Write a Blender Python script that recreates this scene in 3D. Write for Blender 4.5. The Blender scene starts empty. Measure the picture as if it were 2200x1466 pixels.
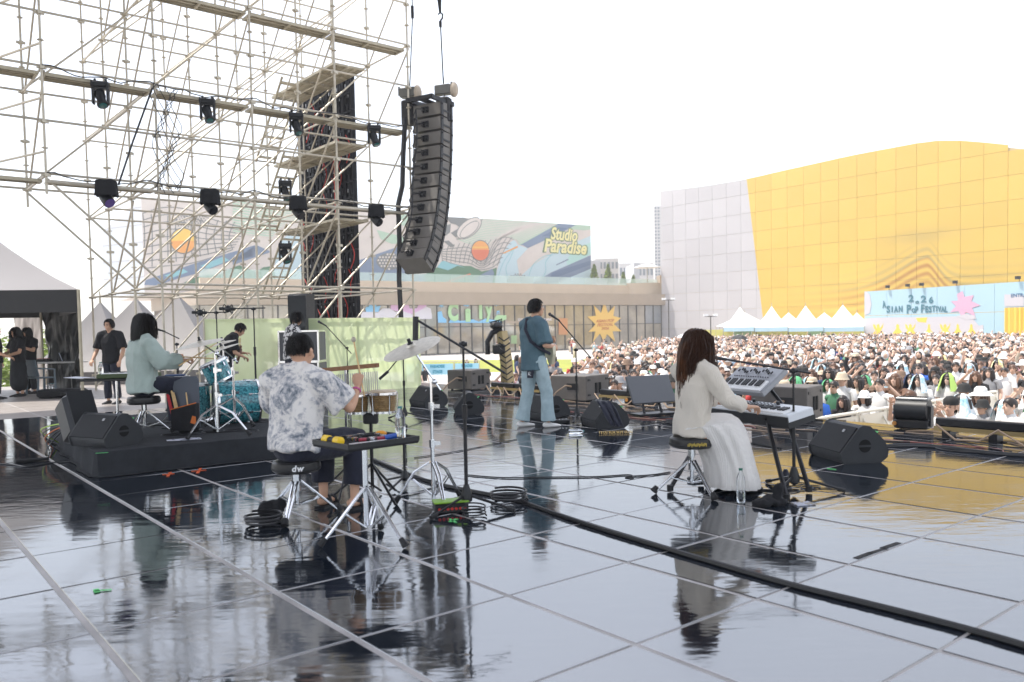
import bpy, bmesh, math, random
import numpy as np
from mathutils import Vector, Matrix, noise
from mathutils.geometry import tessellate_polygon
random.seed(7)
rad = math.radians
SC = bpy.context.scene
COL = SC.collection

# ---------------------------------------------------------------- camera
F, PPY, H = 1761.6, 781.8, 1.36
PITCH, ROLL = rad(-2.3655), rad(1.144)
_cp, _sp, _cr, _sr = math.cos(PITCH), math.sin(PITCH), math.cos(ROLL), math.sin(ROLL)
CM = Matrix(((1, 0, 0), (0, _cp, -_sp), (0, _sp, _cp))) @ Matrix(((_cr, 0, _sr), (0, 1, 0), (-_sr, 0, _cr)))
cam_data = bpy.data.cameras.new('camera')
cam = bpy.data.objects.new('camera', cam_data); COL.objects.link(cam)
cam_data.sensor_width = 36.0
cam_data.lens = 36.0 * F / 2200
cam_data.shift_y = (PPY - 733) / 2200
cam_data.clip_start = .05; cam_data.clip_end = 3000
r_, f_, u_ = CM.col[0], CM.col[1], CM.col[2]
cam.matrix_world = Matrix(((r_[0], u_[0], -f_[0], 0), (r_[1], u_[1], -f_[1], 0), (r_[2], u_[2], -f_[2], H), (0, 0, 0, 1)))
cam_data.dof.use_dof = True; cam_data.dof.focus_distance = 10.0; cam_data.dof.aperture_fstop = 2.4
SC.camera = cam

# ---------------------------------------------------------------- sky and sun
SUN_AZ, SUN_EL = rad(-75), rad(64)      # azimuth from +Y towards +X
world = bpy.data.worlds.new('World'); SC.world = world; world.use_nodes = True
wn = world.node_tree.nodes; wl = world.node_tree.links
wn.clear()
sky = wn.new('ShaderNodeTexSky'); sky.sky_type = 'NISHITA'; sky.sun_disc = False
sky.sun_elevation = SUN_EL; sky.sun_rotation = SUN_AZ
sky.dust_density = 2.0; sky.air_density = 1.0; sky.ozone_density = 1.0
bg1 = wn.new('ShaderNodeBackground'); bg1.inputs[1].default_value = 0.11
bg2 = wn.new('ShaderNodeBackground'); bg2.inputs[0].default_value = (1.0, .97, .96, 1); bg2.inputs[1].default_value = 0.72
# thin high cloud: a faint large noise on the veil
tc = wn.new('ShaderNodeTexCoord'); nz = wn.new('ShaderNodeTexNoise'); nz.inputs['Scale'].default_value = 1.6; nz.inputs['Detail'].default_value = 5
mr = wn.new('ShaderNodeMapRange'); mr.inputs['To Min'].default_value = .40; mr.inputs['To Max'].default_value = .66
wl.new(tc.outputs['Generated'], nz.inputs['Vector']); wl.new(nz.outputs['Fac'], mr.inputs['Value']); wl.new(mr.outputs[0], bg2.inputs[1])
ad = wn.new('ShaderNodeAddShader'); wo = wn.new('ShaderNodeOutputWorld')
wl.new(sky.outputs[0], bg1.inputs[0]); wl.new(bg1.outputs[0], ad.inputs[0]); wl.new(bg2.outputs[0], ad.inputs[1]); wl.new(ad.outputs[0], wo.inputs[0])
sl = bpy.data.lights.new('sun', 'SUN'); sl.energy = 3.3; sl.angle = rad(.53); sl.color = (1, .95, .87)
sun = bpy.data.objects.new('sun', sl); COL.objects.link(sun)
sdir = Vector((math.sin(SUN_AZ) * math.cos(SUN_EL), math.cos(SUN_AZ) * math.cos(SUN_EL), math.sin(SUN_EL)))
sun.rotation_euler = sdir.to_track_quat('Z', 'Y').to_euler()
SC.view_settings.view_transform = 'Standard'; SC.view_settings.look = 'None'
SC.view_settings.gamma = 1; SC.view_settings.use_curve_mapping = False
SC.view_settings.exposure = 0.85
SC.render.engine = 'CYCLES'
SC.cycles.max_bounces = 7; SC.cycles.transparent_max_bounces = 12

# ---------------------------------------------------------------- placing helpers
G = rad(38.87)
U = Vector((math.cos(G), math.sin(G), 0)); V = Vector((math.sin(G), -math.cos(G), 0))
TS = 0.6433 * H
GO = Vector((-1.4362 * H, 2.7459 * H, 0))
Z = Vector((0, 0, 1)); EYE = Vector((0, 0, H))
GZ = -1.45                                  # plaza level below the stage deck
def ray(x, y): return CM @ Vector(((x - 1100) / F, 1, (PPY - y) / F))
def fl(x, y, z=0.0):
    d = ray(x, y); t = (z - H) / d.z; return Vector((d.x * t, d.y * t, z))
def at(x, y, Y):
    d = ray(x, y); return EYE + d * (Y / d.y)
def onp(x, y, P, d):
    """point of the vertical plane through P along d seen at x,y -> (t along d, z)"""
    n = Vector((d.y, -d.x, 0)); r = ray(x, y); t = (P - EYE).dot(n) / r.dot(n); w = EYE + r * t
    return ((w - P).dot(d), w.z)
def grid(a, b, z=0): return GO + U * (a * TS) + V * (b * TS) + Z * z

# ---------------------------------------------------------------- mesh helpers
class MB:
    def __init__(s): s.v = []; s.f = []; s.m = []
    def add(s, vs, fs, m=0):
        o = len(s.v); s.v += [Vector(p) for p in vs]; s.f += [tuple(i + o for i in f) for f in fs]; s.m += [m] * len(fs); return s
    def box(s, c, size, rot=None, m=0):
        c = Vector(c); x, y, z = [k / 2 for k in size]
        vs = [Vector((a, b, d)) for a in (-x, x) for b in (-y, y) for d in (-z, z)]
        if rot is not None: vs = [rot @ p for p in vs]
        return s.add([c + p for p in vs], [(0, 1, 3, 2), (4, 6, 7, 5), (0, 4, 5, 1), (2, 3, 7, 6), (0, 2, 6, 4), (1, 5, 7, 3)], m)
    def bbox(s, c, size, bev, rot=None, m=0):
        """box with chamfered vertical and horizontal edges"""
        x, y, z = [k / 2 for k in size]; b = bev; vs = []
        for zz, ins in ((-z, b), (-z + b, 0), (z - b, 0), (z, b)):
            X, Y = x - ins, y - ins
            vs += [(X - b, -Y, zz), (X, -Y + b, zz), (X, Y - b, zz), (X - b, Y, zz), (-X + b, Y, zz), (-X, Y - b, zz), (-X, -Y + b, zz), (-X + b, -Y, zz)]
        vs = [Vector(p) for p in vs]
        if rot is not None: vs = [rot @ p for p in vs]
        fs = [tuple(range(7, -1, -1)), tuple(range(24, 32))]
        for k in range(3):
            for i in range(8): j = (i + 1) % 8; fs.append((k * 8 + i, k * 8 + j, k * 8 + 8 + j, k * 8 + 8 + i))
        c = Vector(c); return s.add([c + p for p in vs], fs, m)
    def tube(s, pts, r, n=8, m=0, cap=True, flat=None):
        """swept tube through pts, radius per point or single; flat=(side vector, squash)"""
        pts = [Vector(p) for p in pts]; k = len(pts)
        rs = r if isinstance(r, (list, tuple)) else [r] * k
        up = None; vs = []
        for i, p in enumerate(pts):
            t = (pts[min(i + 1, k - 1)] - pts[max(i - 1, 0)])
            if t.length < 1e-9: t = Vector((0, 0, 1))
            t.normalize()
            if up is None:
                up = Vector((0, 0, 1)) if abs(t.z) < .9 else Vector((1, 0, 0))
            a = (up - t * up.dot(t))
            if a.length < 1e-6: a = t.orthogonal()
            a.normalize(); b = t.cross(a); up = a
            for j in range(n):
                q = 2 * math.pi * j / n
                vs.append(p + (a * math.cos(q) + b * math.sin(q)) * rs[i])
        fs = []
        for i in range(k - 1):
            for j in range(n):
                l = (j + 1) % n; fs.append((i * n + j, i * n + l, i * n + n + l, i * n + n + j))
        if cap: fs += [tuple(range(n - 1, -1, -1)), tuple(range((k - 1) * n, k * n))]
        return s.add(vs, fs, m)
    def cyl(s, a, b, r, n=12, m=0, r2=None): return s.tube([a, b], [r, r if r2 is None else r2], n, m)
    def lathe(s, prof, o=(0, 0, 0), ax=(0, 0, 1), n=20, m=0, caps=True):
        o = Vector(o); ax = Vector(ax).normalized(); a = ax.orthogonal().normalized(); b = ax.cross(a); vs = []
        for r, h in prof:
            for j in range(n):
                q = 2 * math.pi * j / n; vs.append(o + ax * h + (a * math.cos(q) + b * math.sin(q)) * r)
        fs = []
        for i in range(len(prof) - 1):
            for j in range(n):
                l = (j + 1) % n; fs.append((i * n + j, i * n + l, i * n + n + l, i * n + n + j))
        if caps: fs += [tuple(range(n - 1, -1, -1)), tuple(range((len(prof) - 1) * n, len(prof) * n))]
        return s.add(vs, fs, m)
    def prism(s, poly, O, ax, ay, h, m=0):
        """polygon (2D) in plane O,ax,ay extruded by vector h"""
        O = Vector(O); ax = Vector(ax); ay = Vector(ay); h = Vector(h); n = len(poly)
        bot = [O + ax * x + ay * y for x, y in poly]; top = [p + h for p in bot]
        tri = tessellate_polygon([[Vector((x, y, 0)) for x, y in poly]])
        fs = [tuple(t) for t in tri] + [tuple(n + i for i in reversed(t)) for t in tri]
        fs += [(i, (i + 1) % n, n + (i + 1) % n, n + i) for i in range(n)]
        return s.add(bot + top, fs, m)
    def ball(s, c, r, n=10, k=8, m=0, rot=None):
        c = Vector(c); r = (r, r, r) if not isinstance(r, (tuple, list)) else r; vs = []; fs = []
        vs.append(Vector((0, 0, r[2])))
        for i in range(1, k):
            a = math.pi * i / k
            for j in range(n):
                q = 2 * math.pi * j / n; vs.append(Vector((r[0] * math.sin(a) * math.cos(q), r[1] * math.sin(a) * math.sin(q), r[2] * math.cos(a))))
        vs.append(Vector((0, 0, -r[2])))
        for j in range(n): fs.append((0, 1 + j, 1 + (j + 1) % n))
        for i in range(k - 2):
            for j in range(n):
                a = 1 + i * n; l = (j + 1) % n; fs.append((a + j, a + n + j, a + n + l, a + l))
        e = len(vs) - 1; a = 1 + (k - 2) * n
        for j in range(n): fs.append((e, a + (j + 1) % n, a + j))
        if rot is not None: vs = [rot @ p for p in vs]
        return s.add([c + p for p in vs], fs, m)
    def loft(s, secs, n=16, m=0, ref=(1, 0, 0), power=2.0, blunt=''):
        """secs: (point, rx, ry); rx along ref side. rounded ends."""
        ref = Vector(ref); P = [Vector(q[0]) for q in secs]; k = len(P)
        def tan(i):
            t = P[min(i + 1, k - 1)] - P[max(i - 1, 0)]; return t.normalized() if t.length > 1e-9 else Vector((0, 0, 1))
        rings = []
        t0 = tan(0); tn = tan(k - 1)
        e0 = min(secs[0][1], secs[0][2]); e1 = min(secs[-1][1], secs[-1][2])
        seq = [] if 'a' in blunt else [(P[0] - t0 * e0 * .85, secs[0][1] * .35, secs[0][2] * .35, t0), (P[0] - t0 * e0 * .55, secs[0][1] * .8, secs[0][2] * .8, t0)]
        for i in range(k): seq.append((P[i], secs[i][1], secs[i][2], tan(i)))
        if 'b' not in blunt: seq += [(P[-1] + tn * e1 * .55, secs[-1][1] * .8, secs[-1][2] * .8, tn), (P[-1] + tn * e1 * .85, secs[-1][1] * .35, secs[-1][2] * .35, tn)]
        vs = []
        for p, rx, ry, t in seq:
            a = ref - t * ref.dot(t)
            if a.length < .05: a = t.orthogonal()
            a.normalize(); b = t.cross(a)
            for j in range(n):
                q = 2 * math.pi * j / n; c, d = math.cos(q), math.sin(q)
                if power != 2.0:
                    c = math.copysign(abs(c) ** (2 / power), c); d = math.copysign(abs(d) ** (2 / power), d)
                vs.append(p + a * c * rx + b * d * ry)
        fs = []; K = len(seq)
        for i in range(K - 1):
            for j in range(n):
                l = (j + 1) % n; fs.append((i * n + j, i * n + l, i * n + n + l, i * n + n + j))
        fs += [tuple(range(n - 1, -1, -1)), tuple(range((K - 1) * n, K * n))]
        return s.add(vs, fs, m)
    def xf(s, M): s.v = [M @ p for p in s.v]; return s
    def mesh(s, name, mats, org=None, smooth=35):
        me = bpy.data.meshes.new(name)
        vs = s.v if org is None else [p - org for p in s.v]
        me.from_pydata([tuple(p) for p in vs], [], s.f); 
        mats = mats if isinstance(mats, (list, tuple)) else [mats]
        for q in mats: me.materials.append(q)
        if len(mats) > 1: me.polygons.foreach_set('material_index', s.m)
        if smooth:
            me.polygons.foreach_set('use_smooth', [True] * len(s.f)); me.set_sharp_from_angle(angle=rad(smooth))
        me.update(); return me
    def build(s, name, mats, parent=None, org=None, smooth=35):
        o = bpy.data.objects.new(name, s.mesh(name, mats, org, smooth)); COL.objects.link(o)
        if parent is not None: o.parent = parent
        return o
def tag(o, label=None, cat=None, group=None, kind=None):
    if label: o['label'] = label
    if cat: o['category'] = cat
    if group: o['group'] = group
    if kind: o['kind'] = kind
    return o
def empty(name, loc=(0, 0, 0), rz=0.0, label=None, cat=None, group=None, parent=None):
    o = bpy.data.objects.new(name, None); COL.objects.link(o); o.location = loc; o.rotation_euler = (0, 0, rz)
    o.empty_display_size = .1
    if parent is not None: o.parent = parent
    return tag(o, label, cat, group)
def kids(o): return [c for c in bpy.data.objects if c.parent == o]
def register(o, acc=None):
    return o
_children = {}
def copy_tree(o, parent=None, ch=None):
    if ch is None:
        ch = {}
        for c in bpy.data.objects:
            if c.parent: ch.setdefault(c.parent.name, []).append(c)
    c = o.copy(); COL.objects.link(c); c.parent = parent
    for k in ch.get(o.name, []): copy_tree(k, c, ch)
    return c
def inst(name, me, parent, loc=(0, 0, 0), mat4=None):
    o = bpy.data.objects.new(name, me); COL.objects.link(o); o.parent = parent
    if mat4 is not None: o.matrix_local = mat4
    else: o.location = loc
    return o
def RZ(a): return Matrix.Rotation(a, 3, 'Z')
def RX(a): return Matrix.Rotation(a, 3, 'X')
def RY(a): return Matrix.Rotation(a, 3, 'Y')

# ---------------------------------------------------------------- materials
MATS = {}
def mat(name, col, rough=.5, metal=0.0, bump=0.0, bscale=40.0, var=0.0, vscale=6.0, ior=1.45, trans=0.0, alpha=1.0, coat=0.0, sheen=0.0, col2=None, thresh=None, spec=None):
    if name in MATS: return MATS[name]
    m = bpy.data.materials.new(name); m.use_nodes = True; nt = m.node_tree; n = nt.nodes; l = nt.links
    b = n['Principled BSDF']; b.inputs['Base Color'].default_value = (*col, 1); b.inputs['Roughness'].default_value = rough
    b.inputs['Metallic'].default_value = metal; b.inputs['IOR'].default_value = ior
    b.inputs['Transmission Weight'].default_value = trans; b.inputs['Alpha'].default_value = alpha
    b.inputs['Coat Weight'].default_value = coat; b.inputs['Sheen Weight'].default_value = sheen
    if spec is not None: b.inputs['Specular IOR Level'].default_value = spec
    t = None
    if bump or var or col2:
        t = n.new('ShaderNodeTexCoord')
    if var or col2:
        z = n.new('ShaderNodeTexNoise'); z.inputs['Scale'].default_value = vscale; z.inputs['Detail'].default_value = 6; z.inputs['Roughness'].default_value = .6
        l.new(t.outputs['Object'], z.inputs['Vector'])
        r = n.new('ShaderNodeValToRGB'); l.new(z.outputs['Fac'], r.inputs[0])
        c2 = col2 if col2 else tuple(min(1, c * (1 + var)) for c in col); c1 = col if col2 else tuple(c * (1 - var) for c in col)
        lo, hi = thresh if thresh else (.32, .68)
        r.color_ramp.elements[0].position = lo; r.color_ramp.elements[1].position = hi
        r.color_ramp.elements[0].color = (*c1, 1); r.color_ramp.elements[1].color = (*c2, 1)
        l.new(r.outputs[0], b.inputs['Base Color'])
    if bump:
        z = n.new('ShaderNodeTexNoise'); z.inputs['Scale'].default_value = bscale; z.inputs['Detail'].default_value = 4
        l.new(t.outputs['Object'], z.inputs['Vector'])
        q = n.new('ShaderNodeBump'); q.inputs['Strength'].default_value = bump; q.inputs['Distance'].default_value = .01
        l.new(z.outputs['Fac'], q.inputs['Height']); l.new(q.outputs[0], b.inputs['Normal'])
    MATS[name] = m; return m
chrome = mat('chrome', (.75, .76, .78), .16, 1.0)
galv = mat('galvanised_pipe', (.50, .455, .37), .42, .40, .15, 60, .14, 5)
alu = mat('aluminium_plank', (.42, .38, .29), .5, .4, .3, 120, .15, 4)
blackp = mat('black_plastic', (.012, .013, .015), .42, 0, .1, 200)
blackm = mat('black_metal', (.012, .012, .014), .35, .2)
spk = mat('speaker_paint', (.020, .022, .025), .55, 0, .5, 260, .15, 8)
spkgrey = mat('array_paint', (.13, .12, .108), .5, 0, .3, 160, .1, 5)
grille = mat('grille_cloth', (.008, .009, .011), .7, 0, .6, 350)
rubber = mat('rubber', (.012, .012, .013), .6, 0, .1, 100)
cablem = mat('cable_rubber', (.010, .010, .012), .38)
blackcloth = mat('black_cloth', (.008, .008, .010), .85, 0, .6, 60, .3, 12)
navy = mat('navy_cloth', (.012, .014, .028), .85, 0, .4, 50, .2, 10, sheen=.1)
skin = mat('skin', (.56, .33, .22), .5, 0, .05, 120, .08, 9, spec=.35)
hairb = mat('black_hair', (.012, .010, .009), .38, 0, 0)
hairbr = mat('brown_hair', (.045, .020, .011), .36, 0, 0, col2=(.19, .075, .028), vscale=5, thresh=(.50, .76))
white = mat('white_paint', (.78, .78, .78), .4)
tapeg = mat('green_tape', (.10, .62, .16), .6)
tapeo = mat('orange_tape', (.75, .12, .03), .6)
woodm = mat('drumstick_wood', (.62, .42, .2), .5, 0, 0, var=.15, vscale=14)
clearp = mat('clear_plastic', (.95, .97, .98), .04, trans=1.0, ior=1.3)
waterm = mat('bottle_water', (.9, .95, 1), .01, trans=1.0, ior=1.33)
# ================================================================ SETTING
# ---- plaza
gm = mat('plaza_paving', (.50, .47, .43), .8, 0, .2, 3, .10, .25)
MB().add([(-700, -200, GZ), (900, -200, GZ), (900, 1300, GZ), (-700, 1300, GZ)], [(0, 1, 2, 3)]).build('plaza_ground', gm, smooth=0)['kind'] = 'structure'
lawnm = mat('lawn', (.20, .24, .035), .9, 0, .5, 20, 0, 1.2, col2=(.33, .33, .05))
lp = [fl(700, 800, GZ), fl(1290, 800, GZ), fl(1290, 772, GZ), fl(700, 776, GZ)]
MB().add([p + Z * .004 for p in lp], [(0, 1, 2, 3)]).build('lawn', lawnm, smooth=0)['kind'] = 'structure'

# ---- stage deck
def floor_mat(name, base, wave):
    m = bpy.data.materials.new(name); m.use_nodes = True; nt = m.node_tree; n = nt.nodes; l = nt.links; b = n['Principled BSDF']
    g = n.new('ShaderNodeNewGeometry')
    z1 = n.new('ShaderNodeTexNoise'); z1.inputs['Scale'].default_value = 900; z1.inputs['Detail'].default_value = 2
    l.new(g.outputs['Position'], z1.inputs['Vector'])
    r = n.new('ShaderNodeValToRGB'); r.color_ramp.elements[0].position = .45; r.color_ramp.elements[0].color = (*base, 1)
    r.color_ramp.elements[1].position = .75; r.color_ramp.elements[1].color = tuple(c * 3.2 for c in base) + (1,)
    l.new(z1.outputs['Fac'], r.inputs[0]); l.new(r.outputs[0], b.inputs['Base Color'])
    # thin scratches and dusty prints lift the base colour
    mw_ = n.new('ShaderNodeMapping'); mw_.inputs['Scale'].default_value = (1, 1, 1); z5 = n.new('ShaderNodeTexNoise'); z5.inputs['Scale'].default_value = 3.2; z5.inputs['Detail'].default_value = 12; z5.inputs['Roughness'].default_value = .78; z5.inputs['Distortion'].default_value = 1.2
    l.new(g.outputs['Position'], z5.inputs['Vector']); r5 = n.new('ShaderNodeMapRange'); r5.inputs['From Min'].default_value = .56; r5.inputs['From Max'].default_value = .74; r5.inputs['To Max'].default_value = .09
    l.new(z5.outputs['Fac'], r5.inputs['Value']); mxd = n.new('ShaderNodeMix'); mxd.data_type = 'RGBA'; l.new(r5.outputs[0], mxd.inputs[0]); l.new(r.outputs[0], mxd.inputs[6]); mxd.inputs[7].default_value = (.42, .42, .44, 1); l.new(mxd.outputs[2], b.inputs['Base Color'])
    # scuffs and dust in the gloss
    z2 = n.new('ShaderNodeTexNoise'); z2.inputs['Scale'].default_value = 1.7; z2.inputs['Detail'].default_value = 8; z2.inputs['Roughness'].default_value = .65
    l.new(g.outputs['Position'], z2.inputs['Vector'])
    r2 = n.new('ShaderNodeMapRange'); r2.inputs['From Min'].default_value = .3; r2.inputs['From Max'].default_value = .75; r2.inputs['To Min'].default_value = .02; r2.inputs['To Max'].default_value = .13
    l.new(z2.outputs['Fac'], r2.inputs['Value']); l.new(r2.outputs[0], b.inputs['Roughness'])
    b.inputs['IOR'].default_value = 3.5
    # wavy film
    mp = n.new('ShaderNodeMapping'); mp.inputs['Rotation'].default_value = (0, 0, -.1); mp.inputs['Scale'].default_value = (1.3, 4.0, 1)
    l.new(g.outputs['Position'], mp.inputs['Vector'])
    z3 = n.new('ShaderNodeTexNoise'); z3.inputs['Scale'].default_value = 2.6; z3.inputs['Detail'].default_value = 3; z3.inputs['Roughness'].default_value = .5
    l.new(mp.outputs[0], z3.inputs['Vector'])
    bp = n.new('ShaderNodeBump'); bp.inputs['Strength'].default_value = wave; bp.inputs['Distance'].default_value = .02
    l.new(z3.outputs['Fac'], bp.inputs['Height']); l.new(bp.outputs[0], b.inputs['Normal'])
    return m
tilem = floor_mat('gloss_black_panel', (.006, .009, .014), .07)
jointm = mat('floor_joint', (.40, .375, .36), .5, 0, .2, 30, .25, 2)
A0, A1, B0, B1 = -7, 12.6, -27, 9
A2, BS = 11.35, -6
fb = MB().prism([(A0 * TS, B0 * TS), (A1 * TS, B0 * TS), (A1 * TS, BS * TS), (A2 * TS, BS * TS), (A2 * TS, B1 * TS), (A0 * TS, B1 * TS)], GO + Z * -.16, U, V, Z * .156)
floor = fb.build('stage_floor', jointm, smooth=0); floor['kind'] = 'structure'
MB().prism([((A0 + .2) * TS, (B0 + .2) * TS), ((A1 - .15) * TS, (B0 + .2) * TS), ((A1 - .15) * TS, (BS - .15) * TS), ((A2 - .15) * TS, (BS - .15) * TS), ((A2 - .15) * TS, (B1 - .2) * TS), ((A0 + .2) * TS, (B1 - .2) * TS)], GO + Z * (GZ + .004), U, V, Z * (-.165 - GZ - .004)).build('stage_substructure', mat('stage_skirt', (.02, .02, .022), .8), smooth=0)['kind'] = 'structure'
ga, gb = .017, .009
cand = []
for a in range(A0, 12):
    for b in range(B0, B1):
        if a >= 11 and b >= BS: continue
        c = grid(a + .5, b + .5); d = CM.transposed() @ (c - EYE)
        w = d.y
        vis = w > .9 and abs(d.x / w) < .75 and -d.z / w < .55
        cand.append((0 if not vis else 1 / (w * w), a, b, vis))
cand.sort(reverse=True)
tms = []
for k in range(5):
    t = MB(); s = TS / 2
    X, Y = s - ga, s - gb; e = .002
    vs = [(-X, -Y, -.003), (X, -Y, -.003), (X, Y, -.003), (-X, Y, -.003), (-X + e, -Y + e, 0), (X - e, -Y + e, 0), (X - e, Y - e, 0), (-X + e, Y - e, 0)]
    t.add(vs, [(4, 5, 6, 7), (0, 1, 5, 4), (1, 2, 6, 5), (2, 3, 7, 6), (3, 0, 4, 7), (3, 2, 1, 0)])
    tms.append(t.mesh('floor_panel', tilem, smooth=0))
rest = MB(); rest2 = MB(); deckm = mat('matte_deck', (.30, .27, .25), .45, 0, .2, 20, .12, 3); rr = random.Random(3); cnt = 0
R3 = Matrix(((U.x, V.x, 0), (U.y, V.y, 0), (0, 0, -1)))
Rf = Matrix.Rotation(G, 4, 'Z')
for sc, a, b, vis in cand:
    c = grid(a + .5, b + .5, 0)
    if vis and cnt < 300:
        M = Matrix.Translation(c) @ Rf @ Matrix.Rotation(rr.gauss(0, .0011), 4, 'X') @ Matrix.Rotation(rr.gauss(0, .0011), 4, 'Y')
        o_ = inst('floor_panel', tms[cnt % 5], floor, mat4=M); cnt += 1
        if a < 7 and b < -14: o_.material_slots[0].link = 'OBJECT'; o_.material_slots[0].material = deckm
    else:
        q = [c + U * x + V * y for x, y in ((-TS / 2 + ga, -TS / 2 + gb), (TS / 2 - ga, -TS / 2 + gb), (TS / 2 - ga, TS / 2 - gb), (-TS / 2 + ga, TS / 2 - gb))]
        q.reverse(); (rest2 if a < 7 and b < -14 else rest).add(q + [p - Z * .0035 for p in q], [(0, 1, 2, 3), (0, 4, 5, 1), (1, 5, 6, 2), (2, 6, 7, 3), (3, 7, 4, 0), (7, 6, 5, 4)])
# front apron strip
for x0_, x1_, y0_, y1_ in ((12.02, 12.58, B0, BS), (11.02, 11.33, BS + .02, B1)):
    q = [grid(x0_, y0_), grid(x1_, y0_), grid(x1_, y1_), grid(x0_, y1_)]; q.reverse()
    rest.add(q, [(0, 1, 2, 3)])
rest2.build('matte_deck_field', deckm, floor, smooth=0)['kind'] = 'stuff'
o = rest.build('floor_panel_field', tilem, floor, smooth=0); o['kind'] = 'stuff'
# marking tape
def tape(name, mt, pts, label, z=.004):
    mb = MB()
    for (x0, y0, x1, y1, w) in pts:
        p, q_ = fl(x0, y0, z), fl(x1, y1, z); d = (q_ - p).normalized(); s = Vector((-d.y, d.x, 0)) * w / 2
        mb.add([p - s, q_ - s, q_ + s, p + s, p - s + Z * .0008, q_ - s + Z * .0008, q_ + s + Z * .0008, p + s + Z * .0008], [(4, 5, 6, 7), (0, 1, 5, 4), (1, 2, 6, 5), (2, 3, 7, 6), (3, 0, 4, 7)])
    tag(mb.build(name, mt, smooth=0), label, 'tape')
tape('marking_tape', tapeo, [(349, 1020, 375, 1018, .04), (360, 1024, 366, 1015, .03)], 'left of two small orange tape crosses on the floor in front of the drum riser')
tape('marking_tape', tapeo, [(411, 1013, 443, 1010, .04), (424, 1017, 431, 1006, .03)], 'right of two small orange tape crosses on the floor in front of the drum riser')
tape('marking_tape', tapeg, [(203, 1270, 240, 1267, .02), (206, 1266, 209, 1273, .03)], 'thin green tape mark on an empty floor panel at the lower left')
tape('marking_tape', tapeg, [(966, 1121, 982, 1115, .03), (966, 1115, 980, 1123, .02)], 'green tape cross on the floor just below the red connector box')
tape('marking_tape', tapeg, [(1777, 1007, 1796, 1009, .03)], 'small green tape strip on the floor in front of the rightmost monitor')

tape('peeled_joint', mat('peeled_black', (.02, .018, .018), .8), [(1838, 1200, 1870, 1188, .035), (1866, 1189, 1905, 1178, .03), (1895, 1178, 1932, 1166, .035)], 'ragged dark patch where a floor joint strip has peeled, right foreground', .002)
# ---- stage roof (out of frame, shades the deck)
roofm = mat('roof_underside', (.10, .10, .11), .8)
rz_ = 13.6
rf = MB().prism([(-14 * TS, -21.6 * TS), (3 * TS, -21.6 * TS), (3 * TS, -18.6 * TS), (6.3 * TS, -18.6 * TS), (6.3 * TS, 12 * TS), (-14 * TS, 12 * TS)], GO + Z * rz_, U, V, Z * .5).build('stage_roof', roofm, smooth=0)
rf['kind'] = 'structure'

# ---- text helper
def text_mesh(s, size, mt, extrude=.01, offset=0.0, shear=0.0, space=1.0, name='lettering'):
    cu = bpy.data.curves.new(name, 'FONT'); cu.body = s; cu.size = size; cu.extrude = extrude; cu.offset = offset; cu.shear = shear; cu.space_character = space
    cu.resolution_u = 3
    cu.align_x = 'CENTER'; cu.align_y = 'CENTER'
    o = bpy.data.objects.new(name, cu); COL.objects.link(o)
    bpy.context.view_layer.update()
    me = bpy.data.meshes.new_from_object(o.evaluated_get(bpy.context.evaluated_depsgraph_get())); bpy.data.objects.remove(o)
    me.materials.clear(); me.materials.append(mt); return me
def wallM(P, d, n, t, z, off, rot=0.0, s=1.0):
    """matrix that lays XY geometry on a vertical wall: x along d, y up, z along n"""
    M = Matrix.Identity(4)
    dd = (d * math.cos(rot) + Z * math.sin(rot)); uu = (Z * math.cos(rot) - d * math.sin(rot))
    for i in range(3): M[i][0] = dd[i] * s; M[i][1] = uu[i] * s; M[i][2] = n[i]; M[i][3] = (P + d * t + n * off)[i] if i < 2 else z
    return M
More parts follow.
